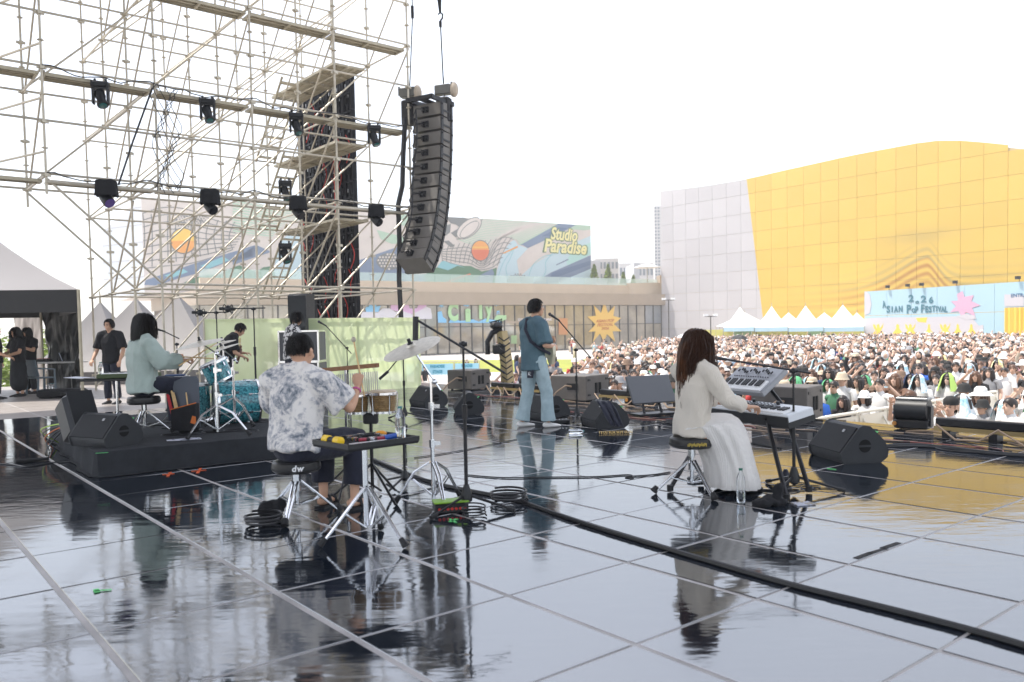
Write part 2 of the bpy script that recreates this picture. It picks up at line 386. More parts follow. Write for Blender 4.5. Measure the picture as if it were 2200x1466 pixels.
class Wall:
    """vertical wall plane through P along d; shapes given in photo pixels land on it as thin slabs"""
    def __init__(s, P, d):
        s.P = Vector(P); s.d = Vector(d).normalized(); n = Vector((s.d.y, -s.d.x, 0)); s.n = n if n.dot(EYE - s.P) > 0 else -n
    def tz(s, x, y): return onp(x, y, s.P, s.d)
    def poly(s, px, mt, off, name, parent, thick=.02, crop=None):
        if crop: px = [(crop[0] + x / crop[2], crop[1] + y / crop[2]) for x, y in px]
        pl = [s.tz(x, y) for x, y in px]
        O = Vector((s.P.x, s.P.y, 0)) + s.n * off
        mb = MB().prism(pl, O - parent.location, s.d, Z, s.n * thick)
        return mb.build(name, mt, parent, smooth=0)
    def line(s, px, w, mt, off, name, parent, crop=None, mb=None):
        own = mb is None; mb = mb or MB()
        if crop: px = [(crop[0] + x / crop[2], crop[1] + y / crop[2]) for x, y in px]
        pl = [Vector((*s.tz(x, y), 0)) for x, y in px]
        L = []; R = []
        for i, p in enumerate(pl):
            t = (pl[min(i + 1, len(pl) - 1)] - pl[max(i - 1, 0)]).normalized(); q = Vector((-t.y, t.x, 0)) * w / 2
            L.append(p + q); R.append(p - q)
        O = Vector((s.P.x, s.P.y, 0)) + s.n * off - parent.location
        W = [O + s.d * p.x + Z * p.y for p in L + R]; n = len(L)
        mb.add(W, [(i, i + 1, n + i + 1, n + i) for i in range(n - 1)])
        return mb.build(name, mt, parent, smooth=0) if own else None
    def text(s, st, x, y, hpx, mt, off, parent, offset=0, shear=0, rot=0, name='lettering', space=1.0, wpx=None, crop=None):
        if crop: x, y = crop[0] + x / crop[2], crop[1] + y / crop[2]; hpx /= crop[2]; wpx = wpx / crop[2] if wpx else None
        t, z = s.tz(x, y); _, z2 = s.tz(x, y - hpx); h = abs(z2 - z)
        me = text_mesh(st, h / .72, mt, .01, offset * h, shear, space)
        M = wallM(s.P, s.d, s.n, t, z, off, rot)
        if wpx:
            t2, _ = s.tz(x + wpx, y); xs = [v.co.x for v in me.vertices]; w = max(xs) - min(xs)
            M = M @ Matrix.Diagonal((abs(t2 - t) / w, 1, 1, 1))
        M.translation -= parent.location
        o = inst(name, me, parent, mat4=M); return o

# ---- yellow hall
yP = at(1421, 620, 120); yP.z = 0
YW = Wall(yP, V)
def ptop(x):
    pts = [(55, 360), (180, 347), (320, 330), (460, 306), (560, 290), (760, 243), (1000, 190), (1250, 133), (1420, 95), (1510, 80), (1605, 68), (1680, 62), (1750, 60), (1850, 62), (1990, 75), (2200, 97), (2600, 150)]
    pts = [(1400 + a / 2.75, 280 + b / 2.75) for a, b in pts]
    for (x0, y0), (x1, y1) in zip(pts, pts[1:]):
        if x <= x1: return y0 + (y1 - y0) * (x - x0) / (x1 - x0)
    return pts[-1][1]
prof = []
for i in range(60):
    x = 1420 + i * 16
    if x > 2340: break
    prof.append(YW.tz(x, ptop(x)))
def ztop(t):
    for (t0, z0), (t1, z1) in zip(prof, prof[1:]):
        if t <= t1: return z0 + (z1 - z0) * (t - t0) / (t1 - t0)
    return prof[-1][1]
def yellow_mat():
    m = bpy.data.materials.new('printed_facade'); m.use_nodes = True; nt = m.node_tree; n = nt.nodes; l = nt.links; b = n['Principled BSDF']; b.inputs['Roughness'].default_value = .45
    g = n.new('ShaderNodeNewGeometry'); sp = n.new('ShaderNodeSeparateXYZ'); l.new(g.outputs['Position'], sp.inputs[0])
    def M_(op, a, b_=None, c=None):
        k = n.new('ShaderNodeMath'); k.operation = op
        for i, v in enumerate((a, b_, c)):
            if v is None: continue
            if isinstance(v, (int, float)): k.inputs[i].default_value = v
            else: l.new(v, k.inputs[i])
        return k.outputs[0]
    t = M_('ADD', M_('MULTIPLY', sp.outputs[0], V.x), M_('MULTIPLY', sp.outputs[1], V.y)); t = M_('SUBTRACT', t, yP.dot(V)); z = sp.outputs[2]
    (ta, za), (tb, zb) = YW.tz(1604, 385), YW.tz(1636, 660)
    k = (tb - ta) / (zb - za)
    edge = M_('SUBTRACT', t, M_('ADD', M_('MULTIPLY', M_('SUBTRACT', z, za), k), ta))      # >0 : yellow
    isy = M_('GREATER_THAN', edge, 0.0)
    tc_, zc = YW.tz(1992, 640); tw = YW.tz(2040, 640)[0] - tc_
    sx = M_('SUBTRACT', t, tc_)
    right = M_('GREATER_THAN', sx, 0.0)
    wd = M_('ADD', M_('MULTIPLY', right, tw * .75 - tw * 2.0), tw * 2.0)
    s = M_('DIVIDE', sx, wd); e = M_('POWER', 2.718, M_('MULTIPLY', M_('POWER', M_('ABSOLUTE', s), 1.7), -1.0))
    zh = YW.tz(1992, 535)[1] - zc
    q = M_('SUBTRACT', M_('SUBTRACT', z, zc), M_('MULTIPLY', e, zh * .62))
    band = M_('MULTIPLY_ADD', M_('SINE', M_('MULTIPLY', M_('ADD', q, 0.0), 2 * math.pi / (zh * .17))), .5, .5)
    env = M_('MULTIPLY', M_('POWER', 2.718, M_('MULTIPLY', M_('POWER', M_('DIVIDE', q, zh * .45), 2.0), -1.0)), M_('POWER', 2.718, M_('MULTIPLY', M_('POWER', M_('DIVIDE', sx, tw * 4.6), 2.0), -1.0)))
    fac = M_('MULTIPLY', M_('MULTIPLY', M_('POWER', band, 1.1), env), 1.0)
    # soft grey blur patch above the wave
    tg, zg = YW.tz(1975, 508)
    gp = M_('MULTIPLY', M_('POWER', 2.718, M_('MULTIPLY', M_('ADD', M_('POWER', M_('DIVIDE', M_('SUBTRACT', t, tg), tw * 1.6), 2.0), M_('POWER', M_('DIVIDE', M_('SUBTRACT', z, zg), zh * .16), 2.0)), -1.0)), .38)
    mx = n.new('ShaderNodeMix'); mx.data_type = 'RGBA'; mx.inputs[6].default_value = (.46, .44, .445, 1); mx.inputs[7].default_value = (.60, .395, .07, 1); l.new(isy, mx.inputs[0])
    up = M_('GREATER_THAN', q, zh * .2)
    mg = n.new('ShaderNodeMix'); mg.data_type = 'RGBA'; l.new(up, mg.inputs[0]); mg.inputs[6].default_value = (.38, .175, .03, 1); mg.inputs[7].default_value = (.30, .235, .09, 1)
    m2 = n.new('ShaderNodeMix'); m2.data_type = 'RGBA'; l.new(M_('MAXIMUM', M_('MULTIPLY', fac, isy), M_('MULTIPLY', gp, isy)), m2.inputs[0]); l.new(mx.outputs[2], m2.inputs[6]); l.new(mg.outputs[2], m2.inputs[7])
    oi = n.new('ShaderNodeObjectInfo'); hv = n.new('ShaderNodeHueSaturation'); hv.inputs['Saturation'].default_value = 1.0
    l.new(M_('MULTIPLY_ADD', oi.outputs['Random'], .09, .955), hv.inputs['Value']); l.new(m2.outputs[2], hv.inputs['Color']); l.new(hv.outputs[0], b.inputs['Base Color'])
    nz = n.new('ShaderNodeTexNoise'); nz.inputs['Scale'].default_value = .25; l.new(g.outputs['Position'], nz.inputs['Vector']); bp = n.new('ShaderNodeBump'); bp.inputs['Strength'].default_value = .25; bp.inputs['Distance'].default_value = .2; l.new(nz.outputs['Fac'], bp.inputs['Height']); l.new(bp.outputs[0], b.inputs['Normal']); return m
ym = yellow_mat(); ydark = mat('facade_joint', (.45, .36, .20), .7)
hall = empty('exhibition_hall', (yP.x, yP.y, GZ), 0, 'tall hall with a wavy roofline, pale grey at one end, otherwise bright yellow', 'building')
PW, PH = 2.3, 2.5
tmax = prof[-1][0]
back = -YW.n * 30
mb = MB(); ps = [(0, GZ)] + [(tmax, GZ)] + [(t, z - .25) for t, z in reversed(prof)]
mb.prism(ps, Vector((yP.x, yP.y, 0)) - YW.n * .12 - hall.location, YW.d, Z, back)
mb.build('wall', ydark, hall, smooth=0)
ncol = int(tmax / PW) + 1
for i in range(ncol):
    t0, t1 = i * PW + .014, (i + 1) * PW - .014
    for j in range(0, 14):
        z0 = GZ + j * PH + .014; z1 = GZ + (j + 1) * PH - .014
        za, zb = ztop(t0), ztop(t1)
        if z0 > min(za, zb) - .1: break
        pl = [(t0, z0), (t1, z0), (t1, min(z1, zb)), (t0, min(z1, za))]
        MB().prism(pl, Vector((yP.x, yP.y, 0)) - YW.n * .1 - hall.location, YW.d, Z, YW.n * .1).build('panel', ym, hall, smooth=0)

# ---- glass podium building with the mural block
GA = at(860, 700, 96.5); GA.z = 0
Dg = Vector((.829, .559, 0)).normalized()
GW = Wall(GA, Dg)
podium = empty('glass_podium_building', (GA.x, GA.y, GZ), 0, 'long low building with a brown fascia over tall glass front and a terrace on top', 'building')
fasc = mat('fascia_panel', (.36, .29, .22), .5, 0, .05, 2, .06, .8)
beige = mat('beige_cladding', (.56, .47, .36), .7, 0, .1, 2, .05, .5)
framem = mat('dark_frame', (.06, .055, .05), .5)
glassm = mat('tinted_pane', (.20, .18, .14), .06, .0, .05, .4, 0, .35, ior=2.3, col2=(.38, .33, .25), thresh=(.35, .6))
glassl = mat('pale_pane', (.20, .22, .24), .06, 0, .05, .4, 0, .3, ior=1.9, col2=(.36, .37, .38))
tL, _ = GW.tz(420, 640); tR, zT = GW.tz(1487, 634); _, zB = GW.tz(1487, 656)
O2 = Vector((GA.x, GA.y, 0)) - podium.location
MB().prism([(tL, zB), (tR + .3, zB), (tR + .3, zT), (tL, zT)], O2 + GW.n * .8, Dg, Z, GW.n * -24).build('fascia', fasc, podium, smooth=0)
MB().prism([(tL, GZ), (tR, GZ), (tR, zB - .01), (tL, zB - .01)], O2 - GW.n * 1.4, Dg, Z, GW.n * -20).build('inner_wall', mat('interior', (.13, .10, .07), .8, var=.4, vscale=.4), podium, smooth=0)
pw = 1.62; n_ = int((tR - tL) / pw); zm = GW.tz(1300, 697)[1]
for i in range(n_ + 1):
    t = tR - i * pw
    if t < tL: break
    o = MB().prism([(t - .06, GZ), (t + .06, GZ), (t + .06, zB - .02), (t - .06, zB - .02)], O2 + GW.n * .12, Dg, Z, GW.n * -.3).build('mullion', framem, podium, smooth=0)
    for za, zb in ((GZ + .1, zm - .05), (zm + .05, zB - .05)):
        g_ = glassl if (3 <= i <= 5 and zb > zm) else glassm
        MB().prism([(t - pw + .07, za), (t - .07, za), (t - .07, zb), (t - pw + .07, zb)], O2 + GW.n * .02, Dg, Z, GW.n * -.03).build('pane', g_, podium, smooth=0)
MB().prism([(tL, zm - .05), (tR, zm - .05), (tR, zm + .05), (tL, zm + .05)], O2 + GW.n * .09, Dg, Z, GW.n * -.12).build('transom', framem, podium, smooth=0)
# terrace parapet (beige) with glass railing
TW = Wall(GA - GW.n * 4, Dg)
t0, z0 = TW.tz(430, 612); t1, z1 = TW.tz(1450, 612); _, zr = TW.tz(1270, 612); zb_ = zT - .02
MB().prism([(t0, zb_), (t1, zb_), (t1, zr), (t0, zr)], Vector((TW.P.x, TW.P.y, 0)) - podium.location, Dg, Z, TW.n * -.6).build('parapet', beige, podium, smooth=0)
railm = mat('rail_glass', (.62, .78, .74), .05, 0, alpha=.35)
for i in range(38):
    ta, tb = t0 + i * 2.2, t0 + i * 2.2 + 2.15
    if tb > t1: break
    MB().prism([(ta, zr + .01), (tb, zr + .01), (tb, zr + 1.0), (ta, zr + 1.0)], Vector((TW.P.x, TW.P.y, 0)) - TW.n * .2 - podium.location, Dg, Z, TW.n * -.03).build('railing_pane', railm, podium, smooth=0)
# stickers on the glass
C6 = (850, 430, 3.385)
C4 = (500, 350, 3.962); C3 = (0, 350, 3.962)
def flatm(name, c): return mat(name, c, .6)
greenl = flatm('sticker_green', (.42, .66, .36)); bluel = flatm('sticker_blue', (.22, .52, .80)); pinkl = flatm('sticker_pink', (.66, .42, .66)); yel = flatm('sticker_yellow', (.80, .52, .13)); redt = flatm('sticker_red_print', (.50, .13, .04)); whitl = flatm('sticker_white', (.66, .64, .70))
def burst(cx, cy, r0, r1, n, rot=0, asp=1.0): return [(cx + math.sin(rot + math.pi * k / n) * (r1 if k % 2 == 0 else r0) * asp, cy - math.cos(rot + math.pi * k / n) * (r1 if k % 2 == 0 else r0)) for k in range(2 * n)]
star = [(1512, 735), (1538, 822), (1588, 768), (1578, 845), (1634, 858), (1582, 902), (1636, 955), (1572, 955), (1590, 1030), (1530, 975), (1510, 1034), (1480, 972), (1427, 1034), (1448, 955), (1395, 960), (1448, 905), (1388, 848), (1450, 842), (1436, 766), (1488, 822)]
GW.poly(star, yel, .16, 'star_sticker', podium, crop=C6)
for tx, y, h, w in (('ASIAN POP', 1516, 880, 130), ('FESTIVAL', 1516, 910, 120), ('2026', 1520, 935, 60)) and (('ASIAN POP', 880, 22, 130), ('FESTIVAL', 908, 22, 112), ('2026', 935, 20, 56)):
    GW.text(tx, 1516, y, h, redt, .2, podium, offset=.02, shear=.25, wpx=w, crop=C6, rot=.02)
for st, x, y, h, w in (('C', 412, 820, 120, 75), ('i', 520, 840, 90, 40), ('T', 612, 800, 130, 72), ('y', 672, 805, 100, 50)):
    GW.text(st, x, y, h, greenl, .2, podium, offset=.09, wpx=w, crop=C6)
GW.text('STUDIO PARADISE', 985, 872, 17, whitl, .9, podium, offset=.02, wpx=240, crop=C6)
for c_, r in (((327, 762), 28), ((727, 752), 24)): GW.poly(burst(*c_, r * .45, r, 8), bluel, .16, 'blue_burst_sticker', podium, crop=C6)
GW.poly([(470, 735), (500, 728), (545, 730), (540, 760), (520, 775), (490, 770)], bluel, .14, 'blue_sticker', podium, crop=C6)
GW.poly([(300, 815), (330, 808), (340, 850), (365, 870), (365, 893), (305, 893)], bluel, .14, 'blue_sticker', podium, crop=C6)
GW.poly([(380, 893), (400, 862), (470, 880), (560, 868), (600, 885), (650, 862), (690, 870), (760, 878), (765, 895)], bluel, .14, 'blue_sticker', podium, crop=C6)
GW.poly([(710, 870), (730, 838), (800, 838), (800, 868), (770, 880)], greenl, .15, 'green_sticker', podium, crop=C6)
GW.text('\u266b', 740, 820, 26, bluel, .2, podium, crop=C6) if False else GW.poly([(730, 808), (748, 804), (748, 828), (742, 830), (742, 812), (735, 814), (735, 832), (728, 834)], bluel, .2, 'note_sticker', podium, crop=C6)
def cloud(px, mt, off):
    GW.poly(px, mt, off, 'cloud_sticker', podium, crop=C4)
cloud([(1340, 1215), (1370, 1190), (1430, 1178), (1490, 1200), (1500, 1240), (1560, 1240), (1590, 1190), (1620, 1180), (1645, 1210), (1640, 1260), (1500, 1290), (1340, 1250)], pinkl, .13)
cloud([(1085, 1296), (1100, 1270), (1180, 1270), (1230, 1275), (1270, 1240), (1330, 1240), (1380, 1270), (1450, 1265), (1520, 1290), (1600, 1250), (1640, 1225), (1680, 1240), (1690, 1300), (1690, 1330), (1085, 1330)], whitl, .15)
GW.poly([(1118, 1225), (1150, 1225), (1165, 1195), (1185, 1220), (1215, 1190), (1215, 1225), (1255, 1215), (1235, 1270), (1130, 1270)], bluel, .17, 'crown_sticker', podium, crop=C4)
# door block, ticket boards and posters seen behind the singer
orangep = flatm('poster_orange', (.55, .25, .10)); greenp = flatm('poster_green', (.30, .45, .22))
GW.poly([(1180, 860), (1245, 860), (1245, 980), (1180, 980)], orangep, .17, 'poster', podium, crop=C6)
GW.poly([(820, 985), (862, 985), (862, 1045), (820, 1045)], greenp, .6, 'notice_board', podium, crop=C6)
GW.poly([(775, 882), (1090, 882), (1090, 897), (775, 897)], fasc, .8, 'door_canopy', podium, crop=C6)

# mural block
MA = at(1270, 560, 126); MA.z = 0
MW = Wall(MA, Dg)
mural = empty('mural_building', (MA.x, MA.y, GZ), 0, 'block on the terrace whose long wall carries an abstract mural with two suns', 'building')
mw = mat('mural_ground', (.64, .58, .54), .6, 0, .03, 3, .05, .6)
ta, za = MW.tz(303, 425); tb, zb = MW.tz(1270, 485); zfloor = zT
O3 = Vector((MA.x, MA.y, 0)) - mural.location
MB().prism([(ta, zfloor), (0, zfloor), (0, zb), (ta, za)], O3, Dg, Z, MW.n * -18).build('wall', mw, mural, smooth=0)
side = mat('pale_side_panel', (.58, .62, .66), .6)
# slanted end wall towards the left
sl_d = Vector((-.62, .02, 0)).normalized()
P3 = MA + Dg * ta; SW = Wall(P3 - MW.n * .05, Vector((-1, .55, 0)))
q0 = SW.tz(303, 428); q1 = SW.tz(218, 500)
MB().prism([(0, zfloor), (q1[0], zfloor), (q1[0], q1[1]), (0, q0[1])], Vector((SW.P.x, SW.P.y, 0)) - mural.location, SW.d, Z, SW.n * -2).build('end_wall', side, mural, smooth=0)
jm = mat('panel_joint_line', (.42, .40, .40), .7)
jb = MB()
for k in range(1, 9): jb.prism([(0 + .02, zfloor + k * 1.9), (q1[0] - .02, zfloor + k * 1.9), (q1[0] - .02, zfloor + k * 1.9 + .08), (0 + .02, zfloor + k * 1.9 + .08)], Vector((SW.P.x, SW.P.y, 0)) - mural.location, SW.d, Z, SW.n * .01)
jb.build('joint_line', jm, mural, smooth=0)
M_ = lambda n, c: mat('mural_' + n, c, .6)
mgreen, mteal, mpale, mslate, mnavy, mdk, morange, mred, myel, mmint, mcream = M_('green', (.10, .22, .13)), M_('teal', (.25, .52, .57)), M_('pale_blue', (.50, .64, .70)), M_('slate', (.18, .24, .35)), M_('navy', (.12, .18, .29)), M_('charcoal', (.19, .20, .20)), M_('orange', (.80, .36, .10)), M_('red', (.68, .17, .08)), M_('yellow', (.84, .54, .12)), M_('mint', (.42, .56, .44)), M_('cream', (.80, .74, .36))
def mp(px, mt, off, crop=C6, name='painted_shape'): return MW.poly(px, mt, off, name, mural, thick=.012, crop=crop)
def ell(cx, cy, rx, ry, rot=0, n=28, a0=0, a1=360):
    r = rad(rot); return [(cx + rx * math.cos(rad(a)) * math.cos(r) - ry * math.sin(rad(a)) * math.sin(r), cy + rx * math.cos(rad(a)) * math.sin(r) + ry * math.sin(rad(a)) * math.cos(r)) for a in [a0 + (a1 - a0) * k / n for k in range(n if a1 - a0 == 360 else n + 1)]]
def mlines(c0, c1, k, w, mt, off, crop, name='painted_line'):
    mb = MB()
    def samp(c, n=24):
        out = []; m = len(c) - 1
        for i in range(n + 1):
            f = i / n * m; j = min(int(f), m - 1); u = f - j
            p0, p1, p2, p3 = c[max(j - 1, 0)], c[j], c[j + 1], c[min(j + 2, m)]
            out.append(tuple(.5 * (2 * p1[a] + (p2[a] - p0[a]) * u + (2 * p0[a] - 5 * p1[a] + 4 * p2[a] - p3[a]) * u * u + (3 * p1[a] - p0[a] - 3 * p2[a] + p3[a]) * u ** 3) for a in (0, 1)))
        return out
    a, b = samp(c0), samp(c1)
    for i in range(k + 1):
        u = i / k if k else 0
        MW.line([(p[0] + (q[0] - p[0]) * u, p[1] + (q[1] - p[1]) * u) for p, q in zip(a, b)], w, mt, off, name, mural, crop=crop, mb=mb)
    return mb.build(name, mt, mural, smooth=0)
# right part
mp([(625, 133), (800, 145), (1000, 158), (1185, 172), (1418, 188), (1418, 225), (1300, 215), (1200, 178), (905, 328), (880, 290), (800, 265), (740, 290), (680, 330), (620, 300), (560, 335), (440, 285), (520, 270), (600, 190)], mmint, .02)
mlines([(630, 140), (760, 148), (900, 160), (1040, 170), (1170, 178)], [(450, 290), (560, 328), (680, 322), (800, 262), (900, 318)], 16, .12, mw, .04, C6)
mlines([(630, 135), (600, 200), (520, 272), (440, 285)], [(632, 135), (602, 200), (522, 272), (442, 285)], 0, .1, mdk, .045, C6)
mp([(905, 328), (1185, 172), (1310, 182), (1200, 240), (960, 350), (925, 330)], mslate, .03); mp([(1060, 265), (1185, 200), (1250, 205), (1120, 262)], mnavy, .045)
mp([(722, 612), (735, 520), (770, 400), (830, 310), (865, 288), (885, 325), (960, 352), (1210, 240), (1418, 232), (1418, 400), (1000, 600), (985, 612)], mpale, .025)
mp([(960, 352), (1210, 240), (1418, 215), (1418, 260), (1180, 360), (1000, 470), (900, 560), (880, 440)], mw, .04)
mp([(1240, 440), (1290, 340), (1418, 300), (1418, 400), (1250, 480)], mteal, .035) if False else mp([(1240, 440), (1300, 350), (1418, 310), (1418, 395), (1250, 478)], M_('aqua', (.42, .66, .62)), .035)
mp([(1000, 604), (1135, 525), (1418, 402), (1418, 500), (1150, 612), (1000, 612)], mslate, .05); mp([(1135, 528), (1418, 440), (1418, 470), (1180, 560), (1125, 562)], mnavy, .065)
mp([(1165, 470), (1252, 428), (1256, 436), (1168, 476)], mslate, .05)
mp([(1150, 612), (1418, 500), (1418, 612)], mpale, .05)
mlines([(965, 560), (1000, 470), (1080, 410), (1140, 400)], [(1060, 575), (1090, 520), (1090, 450), (1130, 400)], 1, .1, mteal, .055, C6)
mlines([(742, 610), (750, 540), (790, 440), (850, 360)], [(830, 610), (800, 500), (830, 430), (870, 330)], 1, .1, mteal, .055, C6)
mp([(218, 612), (205, 545), (300, 490), (380, 512), (450, 478), (545, 480), (625, 520), (700, 505), (735, 490), (722, 612)], mgreen, .035); mp([(300, 490), (330, 450), (350, 442), (400, 462), (450, 472), (505, 495), (450, 478), (380, 512)], mteal, .05)
mp([(560, 612), (590, 560), (700, 500), (715, 530), (700, 612)], mslate, .05)
mp([(355, 598), (540, 533), (545, 541), (360, 605)], mred, .055); mp([(778, 384), (885, 333), (889, 345), (782, 392)], morange, .055)
sunr = [(0, mred), (1, mred)]
mp(ell(614, 368, 64, 73), morange, .05); mp([p for p in ell(614, 368, 63, 72, a0=-5, a1=185)], mred, .065); mp([(554, 340), (674, 340), (672, 347), (556, 347)], myel, .07)
mlines(ell(614, 368, 65, 74, n=40), ell(614, 368, 65, 74, n=40), 0, .12, mdk, .075, C6)
for i in range(7):
    for j in range(10):
        x, y = 812 + j * 19 + (i % 2) * 9, 540 + i * 12
        if (x - 895) ** 2 / 95 ** 2 + (y - 612) ** 2 / 75 ** 2 < 1: mp(ell(x, y, 5.5, 5.5, n=8), mdk, .06)
mlines([(340, 360), (440, 350), (540, 350), (640, 440), (740, 300), (800, 270), (860, 290)], [(335, 440), (440, 470), (540, 490), (620, 508), (700, 490), (730, 470), (760, 450)], 5, .09, mdk, .045, C6)
mlines([(350, 330), (335, 380), (340, 450)], [(845, 270), (800, 340), (735, 480)], 13, .09, mdk, .045, C6)
mp(ell(532, 205, 105, 56, -38), mw, .05); mlines(ell(532, 205, 105, 56, -38, n=36), ell(532, 205, 105, 56, -38, n=36), 0, .12, mdk, .065, C6); mlines(ell(535, 215, 85, 36, -40, n=36), ell(535, 215, 85, 36, -40, n=36), 0, .1, mdk, .065, C6)
for pp in ([(362, 125), (505, 128), (440, 180), (400, 170)], [(365, 185), (400, 175), (395, 235), (365, 260)], [(400, 240), (470, 200), (440, 275)], [(345, 300), (385, 295), (430, 335), (400, 345)], [(440, 180), (470, 205), (540, 140), (500, 132)]): mp(pp, mdk, .04)
mp([(1000 + 60, 0 + 612), (1062, 612), (1061, 611)], mdk, .02) if False else None
for st, x, y, h, w in (('Studio', 1220, 255, 88, 190), ('Paradise', 1230, 345, 92, 300)):
    MW.text(st, x, y, h, M_('sign_green', (.12, .22, .12)), .08, mural, offset=.11, shear=.25, wpx=w * 1.06, crop=C6, rot=-.02)
    MW.text(st, x, y, h, mcream, .12, mural, offset=.045, shear=.25, wpx=w, crop=C6, rot=-.02)
# middle and left part seen through the scaffold
mp([(1075, 830), (1480, 690), (1440, 890), (1500, 950), (1640, 955), (1640, 1035), (1075, 1035)], mslate, .03, C4)
mp(ell(1335, 840, 115, 72), mdk, .05, C4)
for i in range(6):
    for j in range(9):
        x, y = 1238 + j * 26 + (i % 2) * 13, 780 + i * 25
        if (x - 1335) ** 2 / 108 ** 2 + (y - 840) ** 2 / 66 ** 2 < 1: mp(ell(x, y, 9, 9, n=8), mw, .065, C4)
mp([(1225, 572), (1330, 600), (1480, 640), (1470, 690), (1350, 690), (1260, 650)], mmint, .03, C4)
mp([(1400, 420), (1470, 430), (1500, 470), (1480, 540), (1430, 530), (1400, 480)], mmint, .03, C4)
mp([(190, 340), (600, 420), (600, 470), (400, 560), (330, 640), (0, 600), (0, 300)], mmint, .02, C4)
mlines([(0, 310), (190, 350), (400, 390), (590, 430)], [(0, 590), (150, 610), (330, 630), (430, 560)], 12, .12, mw, .04, C4)
mp([(350, 940), (370, 780), (420, 660), (520, 560), (590, 560), (600, 1035), (350, 1035)], mpale, .03, C4)
mp([(0, 830), (200, 700), (330, 760), (200, 800), (0, 870)], mslate, .03, C4)
mp([(0, 1035), (0, 890), (60, 872), (120, 910), (200, 930), (260, 890), (340, 880), (380, 1035)], mgreen, .035, C4)
mp([(1228, 1040), (1240, 1000), (1400, 945), (1650, 860), (2179, 700), (2179, 790), (1900, 860), (1700, 935), (1500, 990), (1330, 1045)], mslate, .03, C3)
mp([(1700, 880), (1900, 800), (1950, 830), (1780, 900)], mteal, .045, C3); mp([(1400, 960), (1560, 905), (1600, 930), (1450, 985)], mteal, .045, C3)
mp([(1530, 1040), (1640, 985), (1740, 955), (1880, 950), (1960, 900), (2050, 878), (2179, 930), (2179, 1040)], mgreen, .05, C3)
mp(ell(1560, 665, 108, 106), morange, .05, C3); mp(ell(1560, 665, 105, 103, a0=180, a1=360), myel, .06, C3)
mlines(ell(1560, 665, 110, 108, n=40), ell(1560, 665, 110, 108, n=40), 0, .12, mdk, .07, C3)
mlines([(1215, 430), (1400, 380), (1600, 400), (1800, 480), (2100, 560)], [(1225, 900), (1400, 880), (1600, 860), (1760, 820), (1980, 740)], 8, .09, mdk, .04, C3)
mlines([(1215, 430), (1230, 600), (1225, 900)], [(2000, 500), (1950, 620), (1980, 740)], 11, .09, mdk, .04, C3)
for i in range(7):
    for j in range(12):
        x, y = 1470 + j * 24 + (i % 2) * 12, 470 + i * 18 - j * 3
        if (x - 1600) ** 2 / 150 ** 2 + (y - 480) ** 2 / 70 ** 2 < 1: mp(ell(x, y, 6, 6, n=8), mdk, .06, C3)

# ---- far blocks between the two halls
farm = mat('far_render', (.62, .60, .58), .8); farg = mat('far_grey_block', (.50, .51, .53), .8)
def farblock(x0, x1, ytop, Y, mt, label, depth=12, rows=0, cols=0):
    a, b = at(x0, ytop, Y), at(x1, ytop, Y); root = empty('far_building', (a.x, a.y, GZ), 0, label, 'building')
    w = b.x - a.x; h = a.z - GZ
    MB().box((w / 2, depth / 2, h / 2), (w, depth, h)).build('wall', mt, root, smooth=0)
    mb = MB()
    for i in range(cols):
        for j in range(rows):
            mb.box(((i + .5) * w / cols, -.03, h - (j + .6) * h * .55 / rows), (w / cols * .6, .06, h * .55 / rows * .55))
    if rows: mb.build('window_row', mat('far_window', (.22, .25, .28), .3), root, smooth=0)['kind'] = 'stuff'
    return root
farblock(1405, 1424, 443, 190, farm, 'slim pale tower block just left of the yellow hall', 10, 22, 3)
farblock(1278, 1329, 556, 150, farm, 'pale flat-topped block behind the terrace beside the mural wall', 12, 4, 6)
farblock(1268, 1290, 560, 146, farg, 'grey narrow block touching the right end of the mural wall')
farblock(1330, 1404, 566, 175, farm, 'low white rooftop block between the pale block and the slim tower', 12, 3, 9)
farblock(1362, 1374, 565, 160, farg, 'small grey plant room on the low white roof')
# right-hand terrace step
Y3 = 122
a, b = at(1325, 618, Y3), at(1447, 612, Y3)
st = empty('terrace_block', (a.x, a.y, GZ), .0, 'beige terrace step at the right end of the glass building', 'building')
MB().box(((b.x - a.x) / 2, 4, (a.z - GZ) / 2 + .3), (b.x - a.x, 8, a.z - GZ + .6)).build('wall', beige, st, smooth=0)
MB().box((8.2, 3, a.z - GZ + 1.2), (3.0, 3, 1.2)).build('roof_box', fasc, st, smooth=0)
